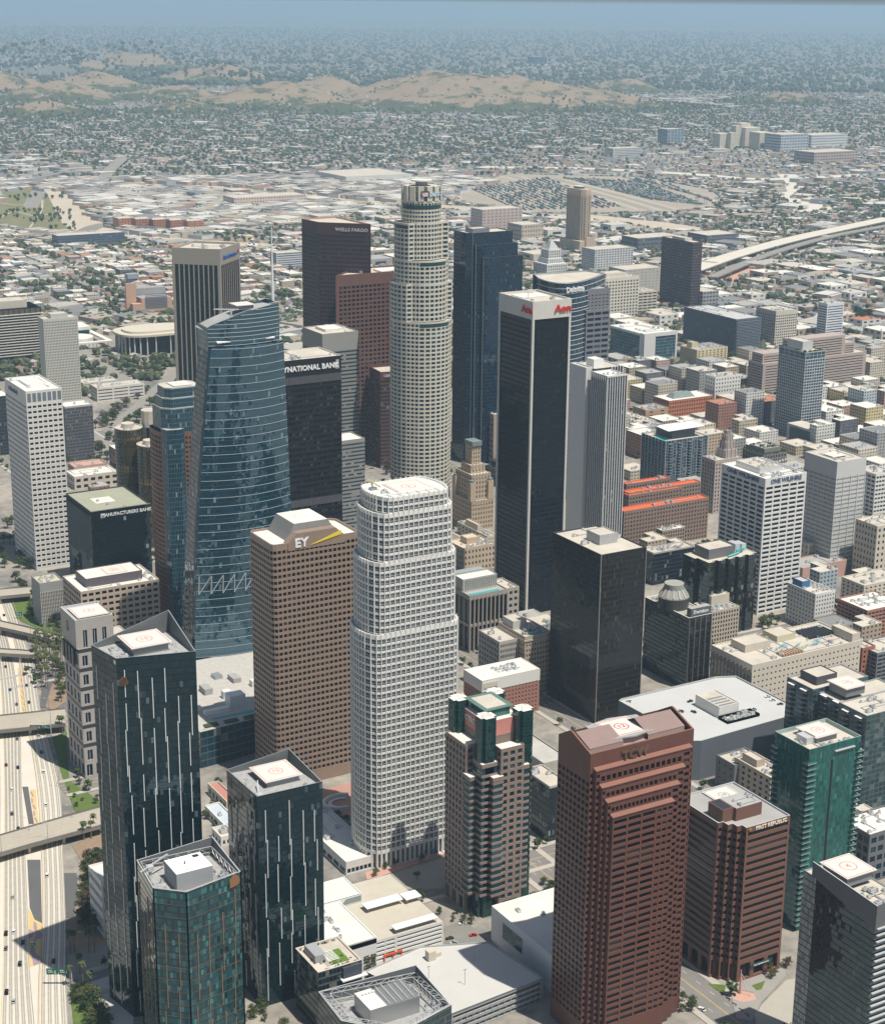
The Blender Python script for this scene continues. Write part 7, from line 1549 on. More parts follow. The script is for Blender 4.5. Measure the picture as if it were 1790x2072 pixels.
# cultural buildings at the left
def pavilion():
 p = at(262, 722, 0); x, y = p[0], p[1]; root = thing('concert_hall', 'low hall ringed by tall white columns under a wide cream flat roof', 'concert hall', (x+45, y+30, 0)); a = at(238, 712, 0); H = zfor(a[0], a[1], 672); cx, cy = x+52, y+34; n = 30; C = lambda rx, ry: [(cx+rx*math.copysign(abs(math.cos(2*math.pi*k/n))**.7, math.cos(2*math.pi*k/n)), cy+ry*math.copysign(abs(math.sin(2*math.pi*k/n))**.7, math.sin(2*math.pi*k/n))) for k in range(n)]
 claim(cx-70, cy-50, 140, 100); m = MB(); m.prism(C(50, 34), 0, H-2, 0, 1); m.build('wall', [WINK, ROOFC], root); m = MB(); m.prism(C(60, 43), H-1.6, H+1.4, 0, 0, True); m.prism(C(48, 31), H+1.4, H+4.5, 0); m.build('roof', [plain('hall_cream', (.56, .51, .41), .85, .06)], root)
 m = MB(); [m.bar((q[0], q[1], 0), (q[0], q[1], H-1.5), 1.1, 0, 6) for q in C(56, 39)]; m.build('columns', [plain('hall_white', (.6, .58, .52))], root)
 p = at(232, 712, 0); x, y = p[0]-70, p[1]+45; root = thing('theatre', 'white theatre with a round terrace roof and colonnade beside the columned hall', 'theatre', (x+30, y+40, 0)); claim(x-10, y-20, 100, 110); m = MB(); m.box(x, y+50, 0, x+66, y+95, 24, 0, 1); m.box(x-5, y-10, 9, x+80, y-2, 11, 1, 1, True); m.box(x+72, y-1.9, 9, x+80, y+100, 11, 1, 1, True)
 [m.bar((x-4+k*6, y-6, 0), (x-4+k*6, y-6, 9), .6, 1) for k in range(15)]; m.prism([(x+36+24*math.cos(t*.26), y+24+24*math.sin(t*.26)) for t in range(24)], 0, 15, 1); m.quads([[(x+2, y+49.9, 4), (x+64, y+49.9, 4), (x+64, y+49.9, 19), (x+2, y+49.9, 19)]], 2); m.build('wall', [whitew, ROOFW, WING], root)
 p = at(268, 632, 0); x, y = p[0], p[1]; root = thing('church', 'terracotta angular church with a slab bell tower and grey louvred nave', 'church', (x+20, y+20, 0)); claim(x-20, y-10, 100, 60); tc = plain('terracotta', (.52, .33, .235), .8, .06); m = MB(); H = zfor(x, y, 573); m.box(x-10, y, 0, x+8, y+5, H, 0); m.prism([(x-4, y-14), (x+12, y-16), (x+12, y-3), (x-4, y-2)], 0, H*.33, 0); m.prism([(x+14, y-8), (x+66, y-14), (x+66, y+24), (x+14, y+22)], 0, H*.48, 0, 1)
 for k in range(10): z = 6+k*2.6; m.quads([[(x+20, y-9.2, z), (x+58, y-13.6, z), (x+58, y-13.6, z+1.6), (x+20, y-9.2, z+1.6)]], 2)
 m.prism([(x+10, y+28), (x+30, y+24), (x+70, y+24), (x+70, y+44), (x+10, y+44)], 0, H*.72, 1); m.build('wall', [tc, plain('church_grey', (.33, .32, .31)), plain('louvre_slate', (.16, .17, .19))], root)
 p = at(286, 625, 0); x, y = p[0]+8, p[1]+70; root = thing('school_tower', 'grey school tower with a spiral ramp behind the terracotta church', 'tower', (x, y, 0)); m = MB(); H = zfor(x, y, 553); m.box(x-6, y-6, 0, x+6, y+6, H-8, 0); m.box(x-8, y-9, H-8, x+12, y+6, H, 0)
 for k in range(20): t0, t1 = k*.3, (k+1)*.3; m.quads([[(x+6*math.cos(t0), y+6*math.sin(t0), H-30+k), (x+14*math.cos(t0), y+14*math.sin(t0), H-30+k), (x+14*math.cos(t1), y+14*math.sin(t1), H-29+k), (x+6*math.cos(t1), y+6*math.sin(t1), H-29+k)]], 0)
 m.build('wall', [plain('school_grey', (.30, .33, .36))], root)
pavilion()
for lab, P, D in (('long white low court with dark slot windows, upper of two beside the apartment slab', (168, 775, 160, 238, None, 790), 26), ('lower white low court with dark slot windows in front of its twin', (196, 785, 185, 292, None, 813), 26)):
 blk(lab, P, plain('court_white', (.62, .60, .54), .8), None, (3, 3), 4, WINK, .9, .34, D=D, ac=6, cat='school', roofm=ROOFC, nobj=40)
blk('dark maroon glass hall with a white slab roof beside the bronze cylinders', (252, 921, 203, 300, None, 985), plain('maroon_wall', (.10, .06, .07), .4), None, (1, 1), 5, WINK, .95, .5, D=50, ac=0, cat='building', roofm=ROOFW, cap=ROOFW)
blk('flat white terraced building behind the black mirrored bank', (150, 965, 138, 240, None, 992), cream, None, (6, 5), 2, WINK, .6, .5, D=30, ac=4, cat='building', roofm=ROOFW)
blk('pink-roofed low building above the white terraced one', (150, 945, 136, 215, None, 962), pinkw, None, (6, 4), 2, WINK, .6, .4, D=22, ac=3, cat='building', roofm=plain('pinkish_roof', (.5, .33, .27)))
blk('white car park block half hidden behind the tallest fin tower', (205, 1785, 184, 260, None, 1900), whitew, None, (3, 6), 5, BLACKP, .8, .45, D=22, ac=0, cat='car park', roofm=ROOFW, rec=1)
# ================================================================== ground, roads, water
def gmat():
 m, nt, b = _mat('city_ground'); g = NT(nt); p = g.pos(); n1 = g.noise(.012, p, 5); n2 = g.noise(.11, p, 4); n3 = g.noise(.0007, p, 4)
 f = g.m('ADD', g.m('MULTIPLY', n1.outputs[0], .6), g.m('MULTIPLY', n2.outputs[0], .4))
 col = g.mix(g.ramp(f, .38, .62), c4((.165, .16, .15)), c4((.37, .335, .28)))
 green = g.ramp(n3.outputs[0], .47, .60)
 vl = g.n('ShaderNodeTexVoronoi'); vl.inputs['Scale'].default_value = .045; nt.links.new(p, vl.inputs['Vector'])
 dist = g.n('ShaderNodeVectorMath', operation='LENGTH'); nt.links.new(g.vm('SUBTRACT', p, (0, -200, 0)), dist.inputs[0]); fr = g.ramp(dist.outputs['Value'], 1500, 3200)
 gc = g.mix(g.ramp(vl.outputs['Color'], .3, .75), c4((.052, .070, .042)), c4((.26, .235, .195)))
 nt.links.new(g.mix(g.m('MULTIPLY', fr, .62), col, gc), b.inputs['Base Color']); b.inputs['Roughness'].default_value = .95; b.inputs['Specular IOR Level'].default_value = .1
 return m
GM = gmat()
hl = [  # golden hills: picture point of the foot, height, half widths along and across the view
 (535, 222, 118, 420, 330), (1000, 226, 165, 760, 420), (860, 212, 150, 480, 330), (640, 205, 120, 300, 300), (260, 142, 175, 520, 500), (560, 138, 120, 330, 340), (1262, 190, 90, 240, 260), (330, 205, 70, 330, 260), (90, 210, 95, 330, 300), (160, 190, 110, 340, 300), (1150, 222, 100, 420, 300), (640, 232, 60, 300, 200), (360, 232, 55, 260, 180), (60, 240, 70, 260, 200), (1600, 215, 60, 340, 260), (60, 150, 190, 520, 420), (420, 170, 110, 420, 300), (-60, 200, 130, 420, 320)]
HILL = []
fh = FW[:2]/np.linalg.norm(FW[:2]); rh = np.array([fh[1], -fh[0]])
for (px, py, h, wa, wb) in hl: q = at(px, py, 0)[:2]+fh*wb*.9; HILL.append((q[0], q[1], h, wa, wb))
def hz(X, Y):
 Z = np.zeros_like(X)
 for (cx, cy, h, wa, wb) in HILL:
  u = (X-cx)*rh[0]+(Y-cy)*rh[1]; v = (X-cx)*fh[0]+(Y-cy)*fh[1]; r = (u/wa)**2+(v/wb)**2
  rid = 1+.10*np.sin(u/190+cx)+.05*np.sin(u/90+v/120)+.05*np.sin(v/130+1)+.05*np.sin(u/38+2*np.sin(v/55+cx))
  Z = np.maximum(Z, h*np.exp(-r*1.15)*rid)
 return np.where(Z < 6, 0, Z-6)
m = MB(); R_ = 150000; m.quads([[(-R_, -R_, 0), (R_, -R_, 0), (R_, R_, 0), (-R_, R_, 0)]], 0); struct(m, 'ground', [GM])
# hills as one terrain sheet
def terrain():
 nu, nv = 330, 190; u = np.linspace(-2600, 3300, nu); v = np.linspace(4300, 13500, nv); U, Vv = np.meshgrid(u, v, indexing='ij'); X = CAM[0]+rh[0]*U+fh[0]*Vv; Y = CAM[1]+rh[1]*U+fh[1]*Vv; Z = hz(X, Y)-1.5
 P = np.stack([X, Y, Z], -1); q = np.stack([P[:-1, :-1], P[1:, :-1], P[1:, 1:], P[:-1, 1:]], 2).reshape(-1, 4, 3); q = q[q[:, :, 2].max(1) > -1.4]
 mt, nt, b = _mat('hill_grass'); g = NT(nt); p = g.pos(); n1 = g.noise(.009, p, 6, .65); n2 = g.noise(.045, p, 4); wv = g.noise(.03, p, 2)
 s = g.n('ShaderNodeSeparateXYZ'); nt.links.new(p, s.inputs[0]); hh = g.ramp(s.outputs[2], 3, 55)
 scrub = g.ramp(g.m('ADD', g.m('ADD', n1.outputs[0], g.m('MULTIPLY', n2.outputs[0], .35)), g.m('MULTIPLY', g.m('SUBTRACT', 1.0, hh), .30)), .70, .80)
 gold = g.mix(n2.outputs[0], c4((.235, .175, .115)), c4((.335, .26, .175)))
 nt.links.new(g.mix(scrub, gold, c4((.075, .085, .042))), b.inputs['Base Color']); b.inputs['Roughness'].default_value = 1; b.inputs['Specular IOR Level'].default_value = 0
 k = MB(); k.quads(q, 0); o = struct(k, 'hills', [mt]); o.data.polygons.foreach_set('use_smooth', np.ones(len(o.data.polygons), bool))
 bm = bmesh.new(); bm.from_mesh(o.data); bmesh.ops.remove_doubles(bm, verts=bm.verts, dist=.01); bm.to_mesh(o.data); bm.free()
terrain()
NOGO = []     # picture-space polygons on the ground that stay free of houses
def inpoly(P, X, Y):
 P = np.asarray(P); c = np.zeros(len(X), bool); n = len(P)
 for i in range(n):
  a, b = P[i], P[i-1]; k = ((a[1] > Y) != (b[1] > Y)) & (X < (b[0]-a[0])*(Y-a[1])/(b[1]-a[1]+1e-12)+a[0]); c ^= k
 return c
def sheet(name, px, mat, z=.05, nogo=True, kind='structure'):
 P = [at(x, y, 0) for x, y in px]; a = sum(P[i-1][0]*P[i][1]-P[i][0]*P[i-1][1] for i in range(len(P)))
 if a < 0: P = P[::-1]
 k = MB(); k.poly([(p[0], p[1], z) for p in P], 0); o = k.build(name, [mat]); o['kind'] = kind
 if nogo: NOGO.append([(p[0], p[1]) for p in P])
 return o
def band(name, px, wid, mat, z=.06, nogo=True, mats=None, deck=0.0, wall=0.0, pts=None):
 """a strip of given width (m) along picture points on the ground; with deck > 0 a raised viaduct"""
 C = [np.array(p[:2]) for p in (pts if pts else [at(x, y, deck) for x, y in px])]
 out = []
 for i in range(len(C)-1):
  for k in range(6): t = k/6; p0 = C[max(0, i-1)]; p1, p2 = C[i], C[i+1]; p3 = C[min(len(C)-1, i+2)]; out.append(.5*((2*p1)+(-p0+p2)*t+(2*p0-5*p1+4*p2-p3)*t*t+(-p0+3*p1-3*p2+p3)*t**3))
 out.append(C[-1]); k = MB(); n = len(out); L, Rr = [], []
 for i in range(n): d = out[min(n-1, i+1)]-out[max(0, i-1)]; d /= np.linalg.norm(d)+1e-9; nn = np.array([-d[1], d[0]]); L.append(out[i]+nn*wid/2); Rr.append(out[i]-nn*wid/2)
 zt = deck if deck else z
 for i in range(n-1):
  k.quads([[(*Rr[i], zt), (*Rr[i+1], zt), (*L[i+1], zt), (*L[i], zt)]], 0)
  if deck:
   k.quads([[(*L[i], zt-1.6), (*L[i+1], zt-1.6), (*Rr[i+1], zt-1.6), (*Rr[i], zt-1.6)]], 1)
   for A, s in ((L, 1), (Rr, -1)):
    o = A[i:i+2]; f = [(*o[0], zt-1.6), (*o[1], zt-1.6), (*o[1], zt+1), (*o[0], zt+1)]; k.quads([f, f[::-1]], 1)
 if deck:
  for i in range(2, n-1, 4):
   for s in (.25, .75): q = L[i]*s+Rr[i]*(1-s); k.box(q[0]-1, q[1]-1, 0, q[0]+1, q[1]+1, zt-1.6, 1)
 o = k.build(name, mats or [mat])
 if nogo:
  for i in range(0, n-1): NOGO.append([tuple(L[i]), tuple(L[i+1]), tuple(Rr[i+1]), tuple(Rr[i])])
 return o
ASPH = plain('asphalt', (.115, .115, .115), .9, .18, .05); ASPL = plain('asphalt_worn', (.27, .255, .225), .9, .14, .05); RIVER = plain('river_concrete', (.50, .43, .335), .9, .14, .01); RAILB = plain('rail_ballast', (.25, .22, .19), .95, .22, .02); DIRT = plain('bare_earth', (.36, .315, .25), .95, .16, .008)
FWYC = plain('motorway_concrete', (.62, .575, .49), .9, .10, .06); WLINE = plain('white_line', (.62, .60, .55), .8, .05); YLINE = plain('yellow_line', (.62, .42, .14), .8)
sheet('park_lawn', [(-30, 392), (60, 380), (132, 392), (142, 440), (165, 478), (60, 470), (-40, 462)], plain('dry_park_grass', (.19, .185, .09), .95, .25, .02), .08)
for pts in ([(0, 440), (30, 428), (70, 436), (110, 430)], [(60, 460), (72, 445), (84, 425), (86, 404)], [(0, 410), (40, 414), (90, 408)]): band('park_path', pts, 5, plain('park_path', (.50, .44, .34)), .14, False)['kind'] = 'structure'
band('river', [(128, 386), (140, 405), (160, 440), (180, 458), (240, 476), (420, 492), (560, 500)], 95, RIVER, .10)['kind'] = 'structure'
band('river', [(200, 367), (330, 376), (470, 383), (600, 396), (720, 408), (800, 414), (960, 424), (1140, 436), (1300, 452), (1420, 470)], 120, RIVER, .11)['kind'] = 'structure'
band('rail_line', [(150, 480), (230, 452), (420, 484), (620, 470)], 44, RAILB, .12)['kind'] = 'structure'
band('rail_line', [(200, 361), (420, 369), (640, 386), (760, 400)], 40, RAILB, .13)['kind'] = 'structure'
sheet('rail_yard', [(905, 392), (1010, 356), (1060, 349), (1200, 352), (1340, 362), (1440, 380), (1470, 402), (1430, 426), (1300, 436), (1100, 434), (930, 412)], DIRT, .16)
for k in range(7): band('rail_line', [(1010+k*22, 355+k*1.3), (1130+k*26, 385+k*2.5), (1240+k*24, 420+k*1.2)], 7, RAILB if k % 2 else plain('yard_pale', (.52, .46, .37)), .22, False)['kind'] = 'structure'
band('street', [(60, 420), (90, 366), (105, 346), (120, 330)], 40, ASPL, .15)['kind'] = 'structure'
o = band('elevated_road', [(-20, 374), (40, 366), (100, 354), (140, 344)], 20, ASPL, deck=9, mats=[ASPL, CONC]); tag(o, 'arched concrete road bridge by the park at the left', 'bridge')
o = band('elevated_road', [(180, 392), (205, 366), (225, 340), (250, 318)], 40, ASPL, deck=9, mats=[ASPL, CONC]); tag(o, 'straight road bridge climbing away over the river, left of centre', 'bridge')
band('street', [(384, 436), (378, 400), (374, 385)], 44, ASPL, .15)['kind'] = 'structure'
band('street', [(690, 452), (720, 430), (745, 424), (760, 412)], 14, ASPL, .15)['kind'] = 'structure'
o = band('elevated_motorway', [(1400, 545), (1490, 514), (1600, 484), (1700, 462), (1800, 441)], 44, FWYC, deck=12, mats=[FWYC, CONC]); tag(o, 'wide pale elevated motorway crossing the upper right', 'bridge')
o = band('elevated_motorway', [(1440, 560), (1560, 512), (1680, 478), (1800, 455)], 22, ASPL, deck=10, mats=[ASPL, CONC]); tag(o, 'narrower darker motorway deck running below the wide pale one', 'bridge')
band('motorway', [(1600, 432), (1660, 420), (1590, 398), (1610, 372), (1590, 352)], 60, FWYC, .18)['kind'] = 'structure'
band('motorway', [(1000, 338), (1200, 341), (1400, 352), (1560, 362), (1800, 350)], 60, FWYC, .19)['kind'] = 'structure'
band('motorway', [(620, 545), (700, 560), (860, 548), (1100, 548), (1300, 545)], 38, ASPL, .17)['kind'] = 'structure'
sheet('fairground', [(1420, 560), (1500, 540), (1560, 548), (1480, 575)], plain('faded_red_lot', (.52, .30, .23), .9, .15), .1)
for pts, wd in (([(236, 920), (200, 890), (236, 862), (300, 808), (340, 770), (360, 750)], 22), ([(150, 700), (215, 745), (290, 790)], 20), ([(95, 600), (150, 640), (250, 700)], 18), ([(0, 745), (40, 748), (82, 752)], 16), ([(130, 560), (200, 590), (290, 640)], 18), ([(575, 640), (600, 610), (640, 590)], 20)): band('street', pts, wd, ASPL, .2)['kind'] = 'structure'
# streets between the blocks
ST = MB(); LM = MB(); SW = MB()
def street(x0, y0, x1, y1, wd, lanes=4):
 a, b = np.array((x0, y0), float), np.array((x1, y1), float); L = np.linalg.norm(b-a); t = (b-a)/L; nn = np.array([-t[1], t[0]]); return a, t, nn, L
STREETS = []
def lay(x0, y0, x1, y1, wd, z=.24):
 STREETS.append((x0, y0, x1, y1, wd/2+2.2))
 a, t, nn, L = street(x0, y0, x1, y1, wd); Q = lambda s, o, zz: (*(a+t*s+nn*o), zz)
 ST.quads([[Q(0, -wd/2, z), Q(L, -wd/2, z), Q(L, wd/2, z), Q(0, wd/2, z)]], 0)
 for o in (-wd/4, wd/4):
  for k in range(int(L/12)): LM.quads([[Q(k*12, o-.12, z+.02), Q(k*12+4, o-.12, z+.02), Q(k*12+4, o+.12, z+.02), Q(k*12, o+.12, z+.02)]], 0)
 for o in (-.25, .25): LM.quads([[Q(0, o-.1, z+.02), Q(L, o-.1, z+.02), Q(L, o+.1, z+.02), Q(0, o+.1, z+.02)]], 1)
 for s in (-1, 1):
  o0, o1 = s*wd/2, s*(wd/2+4); f = [Q(0, o0, z+.15), Q(L, o0, z+.15), Q(L, o1, z+.15), Q(0, o1, z+.15)]; SW.quads([f if s > 0 else f[::-1]], 0); e = [Q(0, o0, z), Q(L, o0, z), Q(L, o0, z+.15), Q(0, o0, z+.15)]; SW.quads([e, e[::-1]], 0)
lay(-322, -1150, -322, 900, 22); lay(-600, -676, 420, -676, 20, .25); lay(-178, -1150, -178, 500, 20, .26); lay(-540, -440, 420, -440, 18, .27); lay(-28, -1150, -28, 500, 18, .28); lay(-520, -240, 520, -240, 18, .29); lay(160, -1150, 160, 300, 18, .30); lay(330, -900, 330, 700, 18, .31); lay(-300, 110, 900, 110, 18, .32); lay(440, -800, 440, 900, 16, .33); lay(-300, 360, 1200, 360, 18, .34); lay(640, -600, 640, 900, 16, .35)
struct(ST, 'street', [plain('street_asphalt', (.20, .19, .175), .9, .16, .06)]); struct(LM, 'lane_markings', [WLINE, YLINE]); struct(SW, 'pavement', [plain('pavement_concrete', (.42, .39, .34), .9, .12, .1)])
sheet('plaza', [(640, 1602), (730, 1580), (730, 1650), (650, 1668)], plain('brick_plaza', (.42, .235, .18), .9, .1), .37, False)
ST = MB()
for ang, off in ((.34, 0), (-.14, 0)):
 for k in range(-9, 24):
  for al in (0, 1):
   a = ang+al*math.pi/2; d = np.array((math.cos(a), math.sin(a))); nn = np.array((-d[1], d[0])); c = np.array((2200., 4700.))+nn*(k-7)*430; h = 3600
   for e in range(-6, 6):
    p, q = c+d*e*600, c+d*(e+1)*600; m_ = (p+q)/2; sg = math.sin(m_[0]/1500+.4)+math.sin(m_[1]/1650+.8)+math.sin((m_[0]+m_[1])/2550+1.2)+.7*math.sin((m_[0]-1.3*m_[1])/900+.4)
    if (sg > 0) != (ang > 0) or math.hypot(*(m_-CAM[:2])) < 2700 or hz(np.array([m_[0]]), np.array([m_[1]]))[0] > 1: continue
    w_ = 9 if k % 3 else 15; P = [tuple(p-nn*w_), tuple(q-nn*w_), tuple(q+nn*w_), tuple(p+nn*w_)]
    if any(inpoly(N_, np.array([m_[0], p[0], q[0]]), np.array([m_[1], p[1], q[1]])).any() for N_ in NOGO[:60]): continue
    ST.poly([(*v, .07+al*.004+(ang > 0)*.008) for v in P], 0); NOGO.append(P)
struct(ST, 'distant_streets', [plain('distant_street', (.36, .34, .30), .9, .1)])
# ================================================================== the motorway at the left
def crv(px, n=8, z=0.0):
 C = [np.array(at(x, y, z)[:2]) for x, y in px]; out = []
 for i in range(len(C)-1):
  for k in range(n): t = k/n; p0 = C[max(0, i-1)]; p1, p2 = C[i], C[i+1]; p3 = C[min(len(C)-1, i+2)]; out.append(.5*((2*p1)+(-p0+p2)*t+(2*p0-5*p1+4*p2-p3)*t*t+(-p0+3*p1-3*p2+p3)*t**3))
 out.append(C[-1]); return out
def ribbon(mb, A, B, z, mat=0):
 for i in range(len(A)-1): mb.quads([[(*A[i], z), (*B[i], z), (*B[i+1], z), (*A[i+1], z)]], mat)
YS = (2110, 1974, 1870, 1741, 1593, 1448, 1355, 1290, 1230, 1190)
def mk(xs): return crv(list(zip(xs, YS)))
LL = mk((-2, 4, 5.8, 7, 8, 4, -2, -12, -30, -44)); LR = mk((74, 61, 57, 52, 44, 41, 29, 14, -6, -20))
RL = mk((78, 80, 86.6, 85.5, 76, 54, 41.5, 27, 8, -6)); RR = mk((140, 133, 133, 128, 120, 84, 70, 50, 30, 16))
OUT = mk((-70, -70, -70, -70, -70, -70, -75, -80, -95, -105))
def motorway():
 m = MB(); ribbon(m, OUT, RR, .30); o = struct(m, 'motorway', [FWYC]); NOGO.append([tuple(p) for p in OUT]+[tuple(p) for p in RR[::-1]])
 ln = MB(); tr = MB()
 def lanes(A, B, n):
  for q in range(n+1):
   s = .03+.94*q/n
   for i in range(len(A)-1):
    p, r = A[i]*(1-s)+B[i]*s, A[i+1]*(1-s)+B[i+1]*s; L = np.linalg.norm(r-p); t = (r-p)/L; nn = np.array([-t[1], t[0]])*.13
    if q in (0, n): ln.quads([[(*(p+nn), .33), (*(p-nn), .33), (*(r-nn), .33), (*(r+nn), .33)]], 1 if q == 0 else 0)
    else:
     k = 0.0
     while k < L: e = min(L, k+3.2); a, b = p+t*k, p+t*e; ln.quads([[(*(a+nn), .33), (*(a-nn), .33), (*(b-nn), .33), (*(b+nn), .33)]], 0); k += 11
   if q < n:
    for off in (-.17, .17):
     s2 = s+.94/n*(.5+off)
     for i in range(len(A)-1):
      p, r = A[i]*(1-s2)+B[i]*s2, A[i+1]*(1-s2)+B[i+1]*s2; t = (r-p)/np.linalg.norm(r-p); nn = np.array([-t[1], t[0]])*.42; tr.quads([[(*(p+nn), .315), (*(p-nn), .315), (*(r-nn), .315), (*(r+nn), .315)]], 0)
 lanes(LL, LR, 5); lanes(RL, RR, 4); lanes(OUT, LL, 4)
 struct(ln, 'motorway_lines', [WLINE, YLINE]); struct(tr, 'tyre_wear', [plain('tyre_wear', (.37, .34, .285), .9, .25, .3)])
 # strips between the carriageways
 k = MB(); pal = plain('mural_yellow', (.60, .45, .20), .9, .08); pur = plain('mural_purple', (.33, .25, .29), .9, .08)
 def patch(px, mat, z): P = [at(x, y, 0) for x, y in px]; a = sum(P[i-1][0]*P[i][1]-P[i][0]*P[i-1][1] for i in range(len(P))); P = P if a > 0 else P[::-1]; k.poly([(p[0], p[1], z) for p in P], mat)
 patch([(55, 1741), (82, 1741), (85, 1870), (70, 1862), (60, 1838)], 2, .34); patch([(45, 1593), (57, 1593), (69, 1669), (58, 1669)], 2, .34)
 patch([(57, 1838), (70, 1862), (85, 1872), (86, 1948), (60, 1960)], 0, .35)
 patch([(58, 1882), (66, 1884), (70, 1890), (66, 1898), (58, 1902)], 1, .36); patch([(68, 1866), (74, 1870), (76, 1884), (86, 1890), (86, 1900), (76, 1902), (70, 1912), (72, 1930), (86, 1942), (86, 1950), (68, 1956), (62, 1925), (66, 1906), (72, 1894), (68, 1880)], 1, .37)
 patch([(36, 1352), (41, 1352), (48, 1400), (54, 1440), (44, 1445), (40, 1400)], 0, .35)
 for j in range(7): y0 = 1360+j*12; x0 = 37+j*1.3; patch([(x0, y0), (x0+2, y0+1), (x0+5+(j % 2)*2, y0+8), (x0+3+(j % 2)*2, y0+9)], 1, .36)
 patch([(60, 1600), (72, 1598), (78, 1668), (70, 1670)], 0, .35)
 for j in range(5): y0 = 1604+j*13; x0 = 61+j*2; patch([(x0, y0), (x0+3, y0-1), (x0+8-(j % 2)*4, y0+8), (x0+5-(j % 2)*4, y0+10)], 1, .36)
 patch([(128, 1768), (155, 1768), (158, 1800), (150, 1858), (134, 1858)], 2, .34)
 o = struct(k, 'painted_median', [pal, pur, ASPH])
 for A, s in ((LR, 1), (RL, 1), (RR, -1)):
  m = MB()
  for i in range(len(A)-1): a, b = A[i], A[i+1]; f = [(*a, .3), (*b, .3), (*b, 1.15), (*a, 1.15)]; t = (b-a)/np.linalg.norm(b-a); nn = np.array([-t[1], t[0]])*.25; g = [(*(a+nn), .3), (*(b+nn), .3), (*(b+nn), 1.15), (*(a+nn), 1.15)]; m.quads([f, f[::-1], g, g[::-1], [f[3], f[2], g[2], g[3]]], 0)
  o = m.build('barrier', [CONC]); tag(o, {0: 'low concrete barrier along the right edge of the left carriageway', 1: 'low concrete barrier on the left edge of the right carriageway', 2: 'low concrete barrier along the outer edge of the right carriageway'}[(id(A) == id(RL))*1+(id(A) == id(RR))*2], 'barrier')
motorway()
def overpass(label, far_, near_, z, label2=None, cols=True, lines=True):
 """deck between a far and a near edge traced at deck level"""
 Fp = [np.array(at(x, y, z)[:2]) for x, y in far_]; Np = [np.array(at(x, y, z)[:2]) for x, y in near_]; root = thing('road_bridge', label, 'bridge', (*(Fp[0]+Np[-1])/2, 0)); D = MB()
 for i in range(len(Fp)-1):
  a, b, c, d = Np[i], Np[i+1], Fp[i+1], Fp[i]
  D.quads([[(*a, z), (*b, z), (*c, z), (*d, z)], [(*d, z-1.7), (*c, z-1.7), (*b, z-1.7), (*a, z-1.7)]], 0); 
  for p, q in ((a, b), (d, c)):
   t = (q-p)/np.linalg.norm(q-p); nn = np.array([-t[1], t[0]])*.3; s = -1 if p is d else 1; e0, e1 = p+nn*s, q+nn*s
   f = [(*p, z-1.7), (*q, z-1.7), (*q, z+1.1), (*p, z+1.1)]; g = [(*e0, z), (*e1, z), (*e1, z+1.1), (*e0, z+1.1)]; D.quads([f, f[::-1], g, g[::-1], [f[3], f[2], g[2], g[3]], [g[3], g[2], f[2], f[3]]], 1)
  NOGO.append([tuple(a), tuple(b), tuple(c), tuple(d)])
 D.build('deck', [plain('bridge_deck', (.40, .365, .305), .9, .12, .08), plain('bridge_concrete', (.43, .39, .33), .9, .14, .1)], root)
 if lines:
  L = MB()
  for i in range(len(Fp)-1):
   for s, mt in ((.3, 0), (.5, 1), (.52, 1), (.7, 0)):
    p, q = Np[i]*(1-s)+Fp[i]*s, Np[i+1]*(1-s)+Fp[i+1]*s; l = np.linalg.norm(q-p); t = (q-p)/l; nn = np.array([-t[1], t[0]])*.12; k = 0
    while k < l: e = min(l, k+(l if mt else 3)); a, b = p+t*k, p+t*e; L.quads([[(*(a+nn), z+.02), (*(a-nn), z+.02), (*(b-nn), z+.02), (*(b+nn), z+.02)][::-1]], mt); k += (l+1 if mt else 9)
  L.build('lane_lines', [WLINE, YLINE], root)
 if cols:
  c = MB()
  for i in range(len(Fp)):
   for s in (.15, .5, .85): p = Np[i]*(1-s)+Fp[i]*s; c.box(p[0]-.8, p[1]-.8, 0, p[0]+.8, p[1]+.8, z-1.71, 0)
  c.build('columns', [CONC], root)
 return root
b1 = overpass('road bridge nearest the camera crossing the motorway beside the tallest fin tower', [(-70, 1712), (60, 1674), (130, 1654), (206, 1633)], [(-70, 1750), (58, 1712), (128, 1693), (206, 1672)], 7)
b2 = overpass('wide plain concrete bridge over the motorway beside the banded stone building', [(-70, 1456), (60, 1443), (132, 1435)], [(-70, 1487), (60, 1474), (133, 1466)], 7)
b3 = overpass('narrow curved ramp bridge above the palms and the wide plain bridge', [(-70, 1310), (0, 1314), (40, 1316), (80, 1320)], [(-70, 1320), (0, 1324), (40, 1326.5), (80, 1328.5)], 7, lines=False)
b4 = overpass('sloping bridge behind the palm grove with lamp posts', [(-70, 1244), (0, 1257), (52, 1269), (125, 1288)], [(-70, 1257), (0, 1271), (60, 1284.5), (124, 1302)], 7)
b5 = overpass('farthest bridge at the left edge beyond the palms', [(-70, 1190), (0, 1193), (62, 1188)], [(-70, 1206), (0, 1209), (62, 1203)], 7, lines=False)
